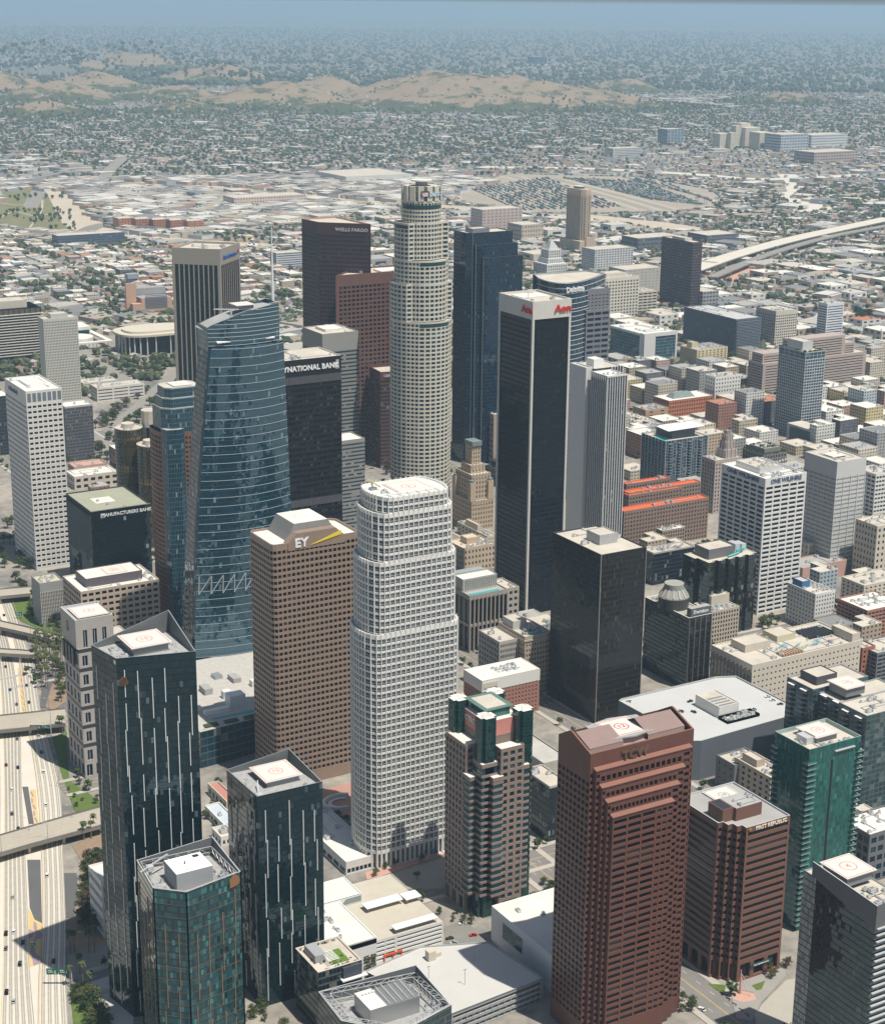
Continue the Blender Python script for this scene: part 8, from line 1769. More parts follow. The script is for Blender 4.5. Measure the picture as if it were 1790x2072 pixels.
# ---- lamp posts, gantries
def lamp(px, py, h, label, z=0.0):
 p = at(px, py, z); r = thing('street_lamp', label, 'street lamp', (p[0], p[1], z), 'motorway and bridge lamps'); m = MB(); m.bar((p[0], p[1], z), (p[0], p[1], z+h), (.16, .1), 0, 6); m.build('pole', [GREYM], r)
 m = MB(); m.bar((p[0], p[1], z+h), (p[0]-2.6, p[1]+.6, z+h+.5), .09, 0); m.box(p[0]-3.4, p[1]+.35, z+h+.35, p[0]-2.4, p[1]+.85, z+h+.6, 0, None, True); m.build('lamp_head', [LIGHTM], r)
for q in ((97, 1697, 11, 'lamp post in the middle of the nearest bridge', 7), (3, 1725, 11, 'lamp post at the left end of the nearest bridge', 7), (59, 1681, 9, 'short lamp post on the far rail of the nearest bridge', 7), (146, 1655, 9, 'lamp post at the right end of the nearest bridge', 7), (103, 1465, 10, 'lamp post on the wide plain bridge', 7), (99, 1436, 9, 'lamp post on the far rail of the wide plain bridge', 7), (62, 1284, 8, 'lamp post on the sloping bridge behind the palms', 7), (120, 1594, 12, 'curved-arm lamp beside the motorway below the shadow of the stone building', 0), (172, 1918, 10, 'lamp by the slip road near the mural')): lamp(*q[:4], z=q[4] if len(q) > 4 else 0)
def gantry(label, px0, px1, py, h, text, sx, sh=3.6, arm=True):
 a, b = at(px0, py, 0), at(px1, py, 0); r = thing('sign_gantry', label, 'road sign', (a[0], a[1], 0)); m = MB(); m.bar((b[0], b[1], 0), (b[0], b[1], h+1.5), .35, 0, 6); m.bar((a[0], a[1], h), (b[0], b[1], h), .16, 0); m.bar((a[0], a[1], h+1.4), (b[0], b[1], h+1.4), .16, 0); n = 8
 for k in range(n): p, q = a+(b-a)*k/n, a+(b-a)*(k+1)/n; m.bar((p[0], p[1], h), (q[0], q[1], h+1.4), .09, 0)
 m.build('frame', [LIGHTM], r); d = (b-a)/np.linalg.norm(b-a); t = math.atan2(d[1], d[0])
 for (s0, s1, tx) in sx:
  p, q = a+d*s0, a+d*s1; o = np.array((d[1], -d[0], 0))*.4; m = MB(); z0 = h-.9; f = [(p+o)[:2], (q+o)[:2]]; g = [(p+o*1.5)[:2], (q+o*1.5)[:2]]
  m.quads([[(*g[0], z0), (*g[1], z0), (*g[1], z0+sh), (*g[0], z0+sh)], [(*f[1], z0), (*f[0], z0), (*f[0], z0+sh), (*f[1], z0+sh)], [(*f[0], z0+sh), (*g[0], z0+sh), (*g[1], z0+sh), (*f[1], z0+sh)]], 0); s = m.build('sign_panel', [GREENS], r)
  k = MB(); c0, c1 = (p+o*1.6)[:2], (q+o*1.6)[:2]; L = lambda u, z: (*(c0+(c1-c0)*u), z0+z*sh)
  for u0, u1, v0, v1 in ((.12, .5, .62, .78), (.12, .62, .34, .48), (.72, .80, .2, .7), (.66, .86, .14, .22)): k.quads([[L(u0, v0), L(u1, v0), L(u1, v1), L(u0, v1)]], 0)
  k.build('sign_marks', [WLINE], s)
gantry('green overhead motorway signs on a pale lattice gantry near the bottom edge', 96, 146, 1995, 8, '', ((0, 6.2, ''), (6.5, 12, '')))
gantry('green double signs hung on the edge of the wide plain bridge', 62, 104, 1490, 7, '', ((0, 8.5, ''), (9.5, 14, '')), 2.8)
gantry('small green sign in the mural gore', 63, 70, 1922, 3.5, '', ((0, 2.8, ''),), 1.8)
gantry('green roadside sign by the far left bank, above the sloping bridge', 32, 46, 1252, 4, '', ((0, 6, ''),), 3)
gantry('green sign on a post in front of the palms', 74, 85, 1364, 5, '', ((0, 5.5, ''),), 3)
# ---- cars
def car_meshes(kind):
 m = MB(); L, W_, H = ((4.6, 1.85, .78) if kind == 0 else (4.9, 1.95, .95)); y = L/2; x = W_/2
 ring_ = [(-x, -y*.92), (-x*.85, -y), (x*.85, -y), (x, -y*.92), (x, y*.9), (x*.8, y), (-x*.8, y), (-x, y*.9)]; m.prism(ring_, .32, H, 0, None, True); o = m.build('body', [WHITE]); body = o.data; bpy.data.objects.remove(o)
 m = MB(); y0, y1 = (-y*.72, y*.38) if kind == 0 else (-y*.93, y*.42); a = rect(-x*.92, y0, 2*x*.92, y1-y0); b = rect(-x*.74, y0+.55, 2*x*.74, y1-y0-1.35); t = H+.62 if kind == 0 else H+.78
 for k in range(4): j = (k+1) % 4; m.quads([[(*a[k], H), (*a[j], H), (*b[j], t), (*b[k], t)]], 0)
 o = m.build('windows', [WINK]); cab = o.data; bpy.data.objects.remove(o)
 m = MB(); m.poly([(*p, t+.02) for p in b], 0); [m.quads([[(*b[k], t-.06), (*b[(k+1) % 4], t-.06), (*b[(k+1) % 4], t+.02), (*b[k], t+.02)]], 0) for k in range(4)]; o = m.build('car_roof', [WHITE]); rf = o.data; bpy.data.objects.remove(o)
 m = MB(); m.bar((-.12, 0, 0), (.12, 0, 0), .34, 0, 10); o = m.build('wheel', [BLACKP]); wh = o.data; bpy.data.objects.remove(o); return body, cab, rf, wh, x, y
CARM = [car_meshes(0), car_meshes(1)]; PAINT = {}
def car_paint(nm, col):
 if nm not in PAINT:
  mt = plain('car_'+nm, col, .25, .03, spec=.5); v = []
  for k in (0, 1):
   b = CARM[k][0].copy(); b.materials[0] = mt; r = CARM[k][2].copy(); r.materials[0] = mt; v.append((b, r))
  PAINT[nm] = v
 return PAINT[nm]
CC = {'white': (.72, .72, .70), 'silver': (.42, .43, .44), 'black': (.015, .016, .018), 'dark blue': (.015, .03, .08), 'blue': (.03, .09, .22), 'dark red': (.20, .02, .02), 'red': (.45, .03, .03), 'brown': (.12, .06, .04), 'grey': (.14, .145, .15), 'yellow-roofed dark': (.03, .05, .03)}
def car(p, rz, col, label, kind=0, group='cars on the motorway', z=.34):
 b, r = car_paint(col, CC[col])[kind]; t = thing('parked_car' if 'parked' in label else 'car', label, 'car', (p[0], p[1], z), group); _, cab, _, wh, x, y = CARM[kind]; c, s = math.cos(rz), math.sin(rz)
 inst('body', b, t, (p[0], p[1], z), rz); inst('windows', cab, t, (p[0], p[1], z), rz); inst('car_roof', r, t, (p[0], p[1], z), rz)
 for u, v in ((-x, -y*.6), (x, -y*.6), (-x, y*.6), (x, y*.6)): inst('wheel', wh, t, (p[0]+u*c-v*s, p[1]+u*s+v*c, z+.34), rz)
def road_dir(p):
 i = min(range(len(RL)), key=lambda k: np.hypot(*(RL[k]-np.array(p[:2])))); i = min(max(i, 0), len(RL)-2); d = RL[i+1]-RL[i]; return math.atan2(d[1], d[0])-math.pi/2
Z1 = lambda x, y: (x*.2075, 1188.6+y*.2075)
Z2 = lambda x, y: (x*.231, 1593.3+y*.231)
for q, col, kd, where in ((Z1(40, 275), 'black', 0, 'alone below the farthest bridge'), (Z1(83, 693), 'white', 1, 'just below the narrow curved ramp'), (Z1(55, 778), 'dark red', 0, 'in the left lanes below the ramp shadow'), (Z1(235, 852), 'dark red', 1, 'in the right lanes beside the zigzag mural'), (Z1(292, 870), 'white', 1, 'nearest the palms below the ramp'), (Z1(260, 960), 'dark blue', 0, 'right of the zigzag mural'), (Z1(98, 1003), 'blue', 0, 'alone in the left lanes above the wide bridge'), (Z1(163, 1145), 'brown', 0, 'close left of the zigzag mural end'), (Z1(283, 1126), 'black', 0, 'last before the wide bridge in the right lanes'), (Z1(376, 1452), 'silver', 0, 'in the shadow under the wide bridge, right lanes'), (Z1(167, 1483), 'grey', 0, 'in the shadow under the wide bridge, left lanes'), (Z1(404, 1612), 'black', 0, 'inside the tower shadow on the right lanes'), (Z1(60, 1738), 'dark red', 0, 'farthest left below the wide bridge'), (Z1(175, 1762), 'dark blue', 0, 'beside the grey median strip below the wide bridge'), (Z1(424, 1805), 'white', 1, 'just leaving the tower shadow'), (Z1(118, 1977), 'white', 0, 'in the left lanes midway between the two near bridges'),
  (Z2(404, 158), 'white', 0, 'in the right lanes above the nearest bridge'), (Z2(106, 236), 'grey', 1, 'in the left lanes above the nearest bridge'), (Z2(160, 368), 'black', 0, 'close to the far rail of the nearest bridge'), (Z2(412, 778), 'white', 1, 'alone in the right lanes below the nearest bridge'), (Z2(110, 968), 'silver', 0, 'in the left lanes beside the sunken ramp'), (Z2(120, 1272), 'white', 0, 'beside the start of the big mural'), (Z2(53, 1288), 'black', 1, 'left of the white one at the big mural'), (Z2(202, 1365), 'dark blue', 0, 'nearest to the big mural'), (Z2(52, 1418), 'grey', 0, 'second in the far left lane at the big mural'), (Z2(470, 1530), 'black', 0, 'inside the pointed tower shadow'), (Z2(175, 1554), 'yellow-roofed dark', 1, 'below the big mural'), (Z2(58, 1803), 'black', 1, 'lower left near the bottom edge'), (Z2(118, 1881), 'silver', 0, 'nearest the bottom edge')):
 p = at(q[0], q[1], .3); car(p, road_dir(p), col, '%s car %s' % (col, where), kd)
YR = lambda x, y: (1193.7+x/3, 1035.9+y/3)
for q, col, where, rz in ((YR(235, 1152), 'white', 'white car parked alone near the left corner of the rooftop car park', .4), (YR(606, 1153), 'black', 'black car parked just left of the rooftop plant house', 1.57), (YR(503, 1219), 'brown', 'brown car, leftmost of three parked on the big rooftop', .2), (YR(530, 1216), 'silver', 'silver car in the middle of three parked on the big rooftop', .2), (YR(552, 1213), 'grey', 'grey car, rightmost of three parked on the big rooftop', .2), (YR(628, 1217), 'dark blue', 'blue car parked by the green screen on the big rooftop', .2), (YR(992, 1202), 'silver', 'silver car parked right of the rooftop plant house', 1.2), (YR(1077, 1125), 'white', 'white car, upper of three parked at the right rooftop edge', 1.2), (YR(1107, 1146), 'white', 'white estate car, middle of three parked at the right rooftop edge', 1.2), (YR(1153, 1170), 'grey', 'grey car, lowest of three parked at the right rooftop edge', 1.2)):
 p = at(q[0], q[1], 28.1); car(p, rz, col, where, 0, 'cars on the rooftop car park', 28.14)
YC = lambda x, y: (596.9+x/3, 1553.8+y/3)
for q, col, lab, rz in ((YC(1015, 950), 'white', 'white car parked at the top of the small open lot', 1.3), (YC(1080, 1021), 'red', 'red and black car parked at the right of the small open lot', 1.3), (YC(937, 1040), 'black', 'black car parked at the left of the small open lot', 1.4), (YC(962, 1068), 'silver', 'silver car parked lowest in the small open lot', 1.4)): p = at(q[0], q[1], .3); car(p, rz, col, lab, 0, 'cars in the small lot', .30)
for q, col, lab in ((YC(596.8+400, 0), 'white', ''),): pass
p = at(1193.7+678/3, 1553.8+1470/3, .3); car(p, .05, 'white', 'white car driving on the avenue below the red ribbon block', 0, 'cars on the street', .3)
p = at(596.9+1470/3, 1553.8+470/3, .3); car(p, .05, 'white', 'white car on the street right of the turreted tower', 1, 'cars on the street', .3)
p = at(1107, 1427, .3); car(p, 1.4, 'silver', 'silver car at the crossing below the bronze-black tower', 0, 'cars on the street', .3)
# ================================================================== trees and palms
BARK = plain('bark', (.14, .105, .075), .95, .2, .5); PALMB = plain('palm_trunk', (.20, .165, .125), .95, .2, .8)
LEAF = [plain('leaf_dark', (.030, .050, .017), .95, .4, .35), plain('leaf_mid', (.055, .085, .025), .95, .4, .35), plain('leaf_olive', (.095, .105, .038), .95, .4, .35), plain('leaf_lilac', (.27, .215, .33), .95, .25, .5), plain('leaf_brown', (.10, .07, .045), .95, .35, .4)]
def palm_proto():
 m = MB(); H = 17; m.bar((0, 0, 0), (.25, .1, H*.6), (.38, .24), 0, 6); m.bar((.25, .1, H*.6), (.1, 0, H), (.24, .18), 0, 6); o = m.build('trunk', [PALMB]); tr = o.data; bpy.data.objects.remove(o)
 m = MB(); rn = np.random.default_rng(3)
 for k in range(34):
  a = k*2.399; el = rn.uniform(-.7, .9); L = rn.uniform(1.7, 2.6); d = np.array((math.cos(a), math.sin(a), 0)); s = np.array((-d[1], d[0], 0)); p = [np.array((.1, 0, H))+d*L*t*math.cos(el*(1-t*.3))+np.array((0, 0, L*t*math.sin(el)-1.3*t*t)) for t in (0, .35, .7, 1)]; w = (.10, .40, .34, .04)
  for j in range(3): m.quads([[p[j]-s*w[j], p[j+1]-s*w[j+1], p[j+1]+s*w[j+1], p[j]+s*w[j]]], 0)
 for k in range(14): a = k*2.399; d = np.array((math.cos(a), math.sin(a), 0)); s = np.array((-d[1], d[0], 0)); q = np.array((.1, 0, H-.3)); m.quads([[q-s*.1, q+d*.75+np.array((0, 0, -1.7))-s*.3, q+d*.75+np.array((0, 0, -1.7))+s*.3, q+s*.1]], 1)
 o = m.build('crown', [plain('palm_leaf', (.075, .095, .032), .9, .3, .5), plain('dead_frond', (.24, .18, .11), .95, .2)]); cr = o.data; bpy.data.objects.remove(o); return tr, cr
PT, PCR = palm_proto(); NP = [0]
def palm(p, h, label, group='tall fan palms'):
 t = thing('palm_tree', label, 'palm', (p[0], p[1], 0), group); rz = random.uniform(0, 6.3); s = h/17; k = random.uniform(.95, 1.3)
 inst('trunk', PT, t, (p[0], p[1], 0), rz, (1, 1, s)); c = inst('crown', PCR, t, (p[0], p[1], h-17*k), rz, (k, k, k))
def tree_protos():
 out = []
 for v in range(5):
  rn = np.random.default_rng(20+v); m = MB(); m.bar((0, 0, 0), (.1, .1, 3.0), (.38, .26), 0, 6); tips = []
  for k in range(6): a = k*1.047+rn.uniform(-.3, .3); e = np.array((math.cos(a)*rn.uniform(1.4, 2.6), math.sin(a)*rn.uniform(1.4, 2.6), rn.uniform(4.2, 6.6))); m.bar((.1, .1, rn.uniform(2, 3)), e, (.18, .06), 0, 5); tips.append(e)
  o = m.build('trunk', [BARK]); tr = o.data; bpy.data.objects.remove(o); crs = []
  for li in range(5):
   m = MB(); rn2 = np.random.default_rng(50+v)
   for e in tips+[np.array((0, 0, 6.8)), np.array((.5, -.4, 5.4))]:
    r = rn2.uniform(1.3, 2.1); n = 52; a = rn2.normal(size=(n, 3)); a /= np.linalg.norm(a, axis=1)[:, None]; c = a*r*(.55+.5*rn2.random((n, 1))); c[:, 2] *= .78; nr = a+rn2.normal(size=(n, 3))*.5; e1 = np.cross(nr, rn2.normal(size=(n, 3))); e1 /= np.linalg.norm(e1, axis=1)[:, None]; e2 = np.cross(nr, e1); e2 /= np.linalg.norm(e2, axis=1)[:, None]; s = rn2.uniform(.28, .55, (n, 1)); p = c+e; m.quads(np.stack([p-e1*s, p-e2*s*.7, p+e1*s, p+e2*s*.7], 1), 0)
   o = m.build('crown', [LEAF[li]]); crs.append(o.data); bpy.data.objects.remove(o)
  out.append((tr, crs))
 return out
TP = tree_protos()
def tree(p, h, li, label, group='broadleaf trees', wide=1.0, v=None):
 t = thing('tree', label, 'tree', (p[0], p[1], 0), group); v = random.randrange(5) if v is None else v; s = h/8.3; rz = random.uniform(0, 6.3); tr, crs = TP[v]; inst('trunk', tr, t, (p[0], p[1], 0), rz, (s*wide, s*wide, s)); inst('crown', crs[li], t, (p[0], p[1], 0), rz, (s*wide, s*wide, s))
def free(x, y, r=2.0):
 if any(a-r < x < c+r and b-r < y < d+r for a, b, c, d in FOOT): return False
 X, Y = np.array([x]), np.array([y]); return not any(inpoly(P, X, Y)[0] for P in NOGO)
NT_ = [0]
def seen(x, y, top, r):      # is any of it inside the frame
 a, b = pr((x, y, 0)), pr((x, y, top)); return -r < b[0] < 1790+r and b[1] < 2085 and a[1] > 0
def grove(poly, n, hs, lis, label, group, wide=1.0, fn=tree, gap=3.0, chk=True):
 P = [at(x, y, 0)[:2] for x, y in poly]; xs = [p[0] for p in P]; ys = [p[1] for p in P]; got = []; t = 0
 while len(got) < n and t < n*40:
  t += 1; x, y = random.uniform(min(xs), max(xs)), random.uniform(min(ys), max(ys))
  if not inpoly(P, np.array([x]), np.array([y]))[0]: continue
  if any(math.hypot(x-a, y-b) < gap for a, b in got) or (chk and not free(x, y)) or not seen(x, y, max(hs), 10): continue
  got.append((x, y)); h = random.uniform(*hs)
  if fn is palm: palm((x, y), h, label, group)
  else: tree((x, y), h, random.choice(lis), label, group, wide*random.uniform(.85, 1.2))
  NT_[0] += 1
 return got
# palms by the motorway
grove([(62, 1300), (125, 1290), (128, 1345), (112, 1400), (82, 1405), (70, 1360)], 46, (15, 21), None, 'fan palm in the dense palm grove left of the banded stone building', 'palms in the grove', fn=palm, gap=2.6, chk=False)
for q, lab in ((Z1(410, 880), 'palm standing at the lower left corner of the palm grove'), ((125, 1422), 'single palm between the slip road and the stone building'), ((121, 1482), 'left of two palms at the end of the wide plain bridge'), ((127, 1484), 'right of two palms at the end of the wide plain bridge'), ((170, 1701), 'tallest palm at the near side of the nearest bridge'), ((185, 1698), 'middle palm by the right end of the nearest bridge'), ((190, 1688), 'right palm by the right end of the nearest bridge'), (Z2(655, 1450), 'tall palm right of the big mural, right of its twin'), (Z2(618, 1460), 'tall palm right of the big mural, left of its twin'), (Z2(620, 1752), 'lone palm standing in the tower shadow by the slip road'), (Z2(780, 1455), 'short palm by the curved street lamp, left'), (Z2(828, 1450), 'short palm by the curved street lamp, right'), (Z2(700, 1640), 'palm on the green bank just above the nearest bridge'), (Z2(735, 1790), 'small palm behind the motorway gantry'), (Z2(790, 1800), 'second small palm behind the motorway gantry')): p = at(q[0], q[1], 0); palm(p, random.uniform(12, 18), lab)
# banks beside the motorway
sheet('planted_bank', [(112, 1360), (128, 1345), (135, 1420), (108, 1438), (88, 1430), (100, 1380)], SOIL, .33, False); sheet('planted_bank', [(106, 1494), (135, 1480), (140, 1580), (200, 1620), (203, 1634), (165, 1650), (150, 1640), (122, 1560)], GRASS, .33, False); sheet('planted_bank', [(146, 1712), (205, 1680), (220, 1945), (140, 1930), (139, 1860), (160, 1800), (163, 1740)], SOIL, .33, False); sheet('planted_bank', [(20, 1212), (56, 1202), (125, 1262), (124, 1285), (70, 1270), (36, 1255)], GRASS, .33, False); sheet('planted_bank', [(142, 2010), (170, 1985), (200, 2040), (230, 2072), (150, 2090)], GRASS, .34, False)
sheet('slip_road', [(106, 1346), (122, 1358), (104, 1390), (92, 1432), (80, 1434), (84, 1400), (96, 1370)], ASPH, .36, False); sheet('slip_road', [(138, 1932), (222, 1912), (222, 1960), (138, 1990)], ASPL, .36, False); sheet('plaza', [(180, 1990), (225, 1975), (270, 2060), (270, 2090), (235, 2090)], plain('plaza_pale', (.52, .50, .46)), .36, False)
grove([(0, 1060), (36, 1060), (62, 1150), (50, 1210), (0, 1140)], 16, (9, 14), (0, 0, 1, 2), 'dark bushy tree in the strip left of the small ribbed office', 'trees left of the white tower', gap=6)
grove([(40, 1190), (66, 1190), (124, 1268), (80, 1270), (44, 1245)], 16, (8, 12), (0, 1, 0), 'dark tree massed below the small ribbed office by the motorway', 'trees by the small ribbed office', gap=4, chk=False)
grove([(112, 1350), (135, 1345), (140, 1420), (118, 1425)], 10, (6, 9), (0, 1), 'dark tree beside the slip road below the palm grove', 'trees by the slip road', gap=4, chk=False)
grove([(165, 1745), (210, 1740), (222, 1900), (168, 1890)], 34, (8, 13), (0, 4, 4, 1), 'dark brown-green tree massed beside the tallest fin tower', 'trees beside the fin tower', gap=4.5, chk=False)
grove([(150, 2010), (200, 2010), (225, 2072), (180, 2085)], 16, (6, 10), (1, 2, 0), 'green tree on the corner behind the motorway gantry', 'trees at the lower left corner', gap=3.5, chk=False)
grove([(128, 1560), (200, 1600), (204, 1632), (150, 1640)], 8, (3, 6), (1, 2), 'small tree on the grassy bank below the stone building', 'trees on the grassy bank', gap=4, chk=False)
grove([(500, 2000), (560, 2030), (580, 2090), (490, 2090)], 9, (5, 8), (1, 2), 'tree in the courtyard at the foot of the fin towers', 'courtyard trees', gap=4, chk=False)
grove([(410, 1560), (465, 1580), (455, 1690), (412, 1690)], 7, (4, 7), (1, 2), 'small garden tree between the two fin towers', 'garden trees', gap=5, chk=False)
grove([(600, 1660), (700, 1655), (712, 1690), (650, 1690)], 10, (6, 9), (0, 0, 1), 'dark tree in the shade behind the white mall', 'trees behind the white mall', gap=5)
grove([(744, 1772), (790, 1748), (890, 1722), (890, 1730), (760, 1780)], 7, (5, 7), (2, 1, 3), 'thin street tree along the pink pavement before the white oval tower', 'street trees by the oval tower', gap=6, chk=False)
grove([(1075, 1795), (1120, 1785), (1122, 1830), (1080, 1832)], 7, (5, 8), (0, 1), 'street tree right of the turreted tower foot', 'trees by the turreted tower', gap=4)
grove([(1540, 1960), (1592, 1945), (1600, 1962), (1552, 1990)], 10, (4, 6), (2, 4, 2), 'bare-looking tree at the right foot of the red ribbon block', 'trees by the red ribbon block', gap=3, chk=False)
grove([(1375, 2020), (1400, 2035), (1402, 2060), (1380, 2060)], 4, (5, 8), (1,), 'leafy tree between the red gabled tower and the avenue', 'trees by the avenue', gap=4, chk=False)
grove([(880, 1840), (960, 1855), (955, 1875), (892, 1862)], 10, (3, 5), (0, 1, 2), 'hedge-like tree behind the small open lot', 'trees by the small lot', gap=3, chk=False)
grove([(1525, 1255), (1560, 1252), (1560, 1275), (1530, 1278)], 4, (9, 11), (1, 2), 'round green tree between the bronze block and the white blocks', 'trees by the bronze block', gap=5)
grove([(1095, 1400), (1130, 1395), (1135, 1420), (1100, 1425)], 3, (7, 9), (0,), 'street tree by the bronze-black tower corner', 'trees by the bronze tower', gap=5)
grove([(160, 880), (240, 830), (330, 770), (330, 800), (240, 920), (200, 940)], 46, (8, 14), (0, 1, 2, 2), 'green tree in the park slope right of the dark apartment block', 'trees on the park slope', gap=6)
grove([(190, 850), (340, 765), (345, 785), (250, 850), (215, 870)], 16, (8, 11), (3, 3, 1), 'lilac-blossoming tree along the curved ramp road', 'lilac trees', gap=6)
grove([(180, 700), (235, 690), (350, 745), (350, 765), (260, 770), (190, 740)], 30, (8, 14), (0, 1, 2), 'tree along the avenue in front of the columned hall', 'trees by the columned hall', gap=7)
grove([(300, 735), (355, 725), (356, 760), (310, 762)], 10, (10, 15), (2, 1), 'big olive tree left of the angled striped tower', 'trees by the striped tower', gap=7)
grove([(100, 640), (260, 600), (350, 640), (350, 690), (200, 660)], 30, (7, 13), (0, 1, 0), 'dark tree among the cultural buildings', 'trees among the cultural buildings', gap=8)
grove([(0, 735), (80, 735), (82, 760), (0, 770)], 10, (9, 13), (0, 1), 'tree at the foot of the ledged black block', 'trees by the ledged block', gap=7)
grove([(490, 560), (612, 570), (612, 620), (500, 610)], 26, (9, 15), (0, 0, 1), 'dark tree clump between the striped tower and the dark brown tower', 'trees behind the spire', gap=7)
grove([(920, 1000), (740, 950), (790, 940), (790, 985), (742, 985)], 12, (9, 13), (0,), 'dark tree beneath the red wedge building', 'trees under the wedge', gap=5)
grove([(1240, 735), (1380, 742), (1380, 765), (1260, 770)], 20, (5, 9), (1, 2, 0), 'street tree in front of the white-framed office', 'trees by the framed office', gap=6)
grove([(1470, 720), (1530, 735), (1520, 760), (1475, 760)], 12, (10, 15), (0, 1), 'round tree beside the pale yellow hotel', 'trees by the yellow hotel', gap=7)
grove([(1610, 615), (1660, 622), (1655, 640), (1612, 632)], 8, (14, 20), (0,), 'big dark round tree beside the striped slim tower', 'big trees at the right', gap=9)
grove([(1730, 640), (1760, 640), (1760, 655), (1730, 655)], 4, (18, 24), (0,), 'huge dark tree among the sheds at the right', 'huge trees at the right', gap=9)
# ================================================================== low blocks of the mid distance
names_c = [('cream', (.56, .50, .40)), ('white', (.66, .65, .61)), ('tan', (.43, .34, .25)), ('grey', (.36, .355, .34)), ('pink', (.48, .33, .27)), ('brick-red', (.34, .18, .13)), ('pale blue', (.40, .45, .48)), ('sand', (.50, .43, .32)), ('dark grey', (.14, .145, .155)), ('yellow', (.56, .47, .26))]
FSK = {n: cells('low_'+n, c, (.045, .05, .06), .45, .42, 1.5, .2, blind=.1) for n, c in names_c}
FRF = [(ROOFW, 'white'), (ROOFC, 'cream'), (ROOFG, 'grey'), (plain('roof_pale', (.64, .62, .56), .9, .1), 'pale'), (plain('roof_terracotta', (.42, .185, .11), .9, .12), 'terracotta'), (plain('roof_dark2', (.22, .22, .22), .9, .15), 'dark')]
PLACES = [('the angled striped tower', 420, 600), ('the columned hall', 290, 690), ('the ledged black block', 40, 660), ('the dark brown tower', 680, 540), ('the white city hall', 1113, 545), ('the peach tower', 1163, 500), ('the dark maroon tower', 1380, 560), ('the long blue-grey mesh block', 1460, 690), ('the pale yellow hotel', 1420, 740), ('the blue grid tower', 1620, 850), ('the blue-grey condominium', 1365, 960), ('the white lettered tower', 1545, 1080), ('the orange-roofed hotel', 1350, 1040), ('the striped slim tower', 1680, 660), ('the elevated motorway', 1600, 500), ('the river bend', 200, 460), ('the dry park', 70, 440), ('the warehouse row', 500, 420), ('the terracotta church', 270, 610), ('the pale grey mesh tower', 1690, 1060), ('the long blue-grey apartment slab', 180, 490), ('the curved rail yard', 1200, 430)]
ORD = ['', 'second ', 'third ', 'fourth ', 'fifth ', 'sixth ', 'seventh ', 'eighth ', 'ninth ', 'tenth ', 'eleventh ', 'twelfth ', 'thirteenth ', 'fourteenth ', 'fifteenth ']
zones = [ # picture polygon, height range, size range, pitch
 ([(1225, 770), (1790, 700), (1790, 1130), (1640, 1150), (1440, 1040), (1240, 1050)], (10, 34), (22, 46), 34, 'mid'),
 ([(1240, 560), (1790, 560), (1790, 700), (1240, 770)], (6, 18), (24, 60), 46, 'ind'),
 ([(1430, 500), (1790, 470), (1790, 560), (1430, 560)], (6, 12), (40, 90), 66, 'ind'),
 ([(-10, 480), (620, 490), (620, 600), (-10, 640)], (6, 16), (18, 42), 30, 'res'),
 ([(170, 380), (620, 400), (620, 490), (250, 480)], (6, 12), (35, 90), 62, 'ind'),
 ([(620, 430), (1240, 440), (1240, 545), (620, 545)], (8, 20), (30, 70), 58, 'ind'),
 ([(120, 940), (240, 930), (300, 1000), (140, 1010)], (6, 14), (16, 30), 26, 'res'),
 ([(1580, 1100), (1790, 1090), (1790, 1400), (1600, 1250)], (12, 30), (18, 34), 30, 'mid'),
 ([(930, 1190), (1115, 1180), (1115, 1300), (930, 1330)], (10, 24), (16, 28), 26, 'mid'),
 ([(1270, 1080), (1470, 1080), (1470, 1190), (1270, 1190)], (10, 24), (18, 34), 30, 'mid'),
 ([(1440, 1560), (1640, 1420), (1790, 1600), (1790, 1760), (1600, 1700)], (8, 20), (16, 28), 26, 'mid')]
cand = []
for poly, hr, sr, pitch, kind in zones:
 P = [at(x, y, 0)[:2] for x, y in poly]; xs = [p[0] for p in P]; ys = [p[1] for p in P]; gx = np.arange(min(xs), max(xs), pitch)
 for ix, x in enumerate(gx):
  for iy, y in enumerate(np.arange(min(ys), max(ys), pitch)):
   sx, sy = random.uniform(*sr), random.uniform(*sr); X, Y = x+random.uniform(-4, 4), y+random.uniform(-4, 4)
   if ix % 5 == 4 or iy % 6 == 5: continue           # street gaps
   if not inpoly(P, np.array([X]), np.array([Y]))[0]: continue
   sx, sy = min(sx, pitch-5), min(sy, pitch-5)
   c = [(X, Y), (X+sx, Y), (X+sx, Y+sy), (X, Y+sy), (X+sx/2, Y+sy/2)]
   if any(X < f[2]+3 and X+sx > f[0]-3 and Y < f[3]+3 and Y+sy > f[1]-3 for f in FOOT): continue
   cx_ = np.array([q[0] for q in c]); cy_ = np.array([q[1] for q in c])
   if any(inpoly(N_, cx_, cy_).any() for N_ in NOGO): continue
   H = random.uniform(*hr)
   if kind == 'mid' and random.random() < .12: H *= 1.5
   if not seen(X+sx/2, Y+sy/2, H, 30): continue
   cand.append((math.hypot(X-CAM[0], Y-CAM[1]), X, Y, sx, sy, H, kind))
cand.sort(); used_labels = {}; shown = 0
STUFFB = MB(); wn_list = [n for n, _ in names_c]
def wpick(kind): return random.choices(wn_list, (8, 6, 6, 4, 3, 3.5, 1.5, 6, 2, .8) if kind != 'ind' else (8, 10, 3, 5, 1, 1, 2, 5, .6, .3))[0]
def rpick(kind): return random.choices(FRF, (3.2, 6, 5, 4.5, 1.6 if kind == 'res' else .25, 2))[0]
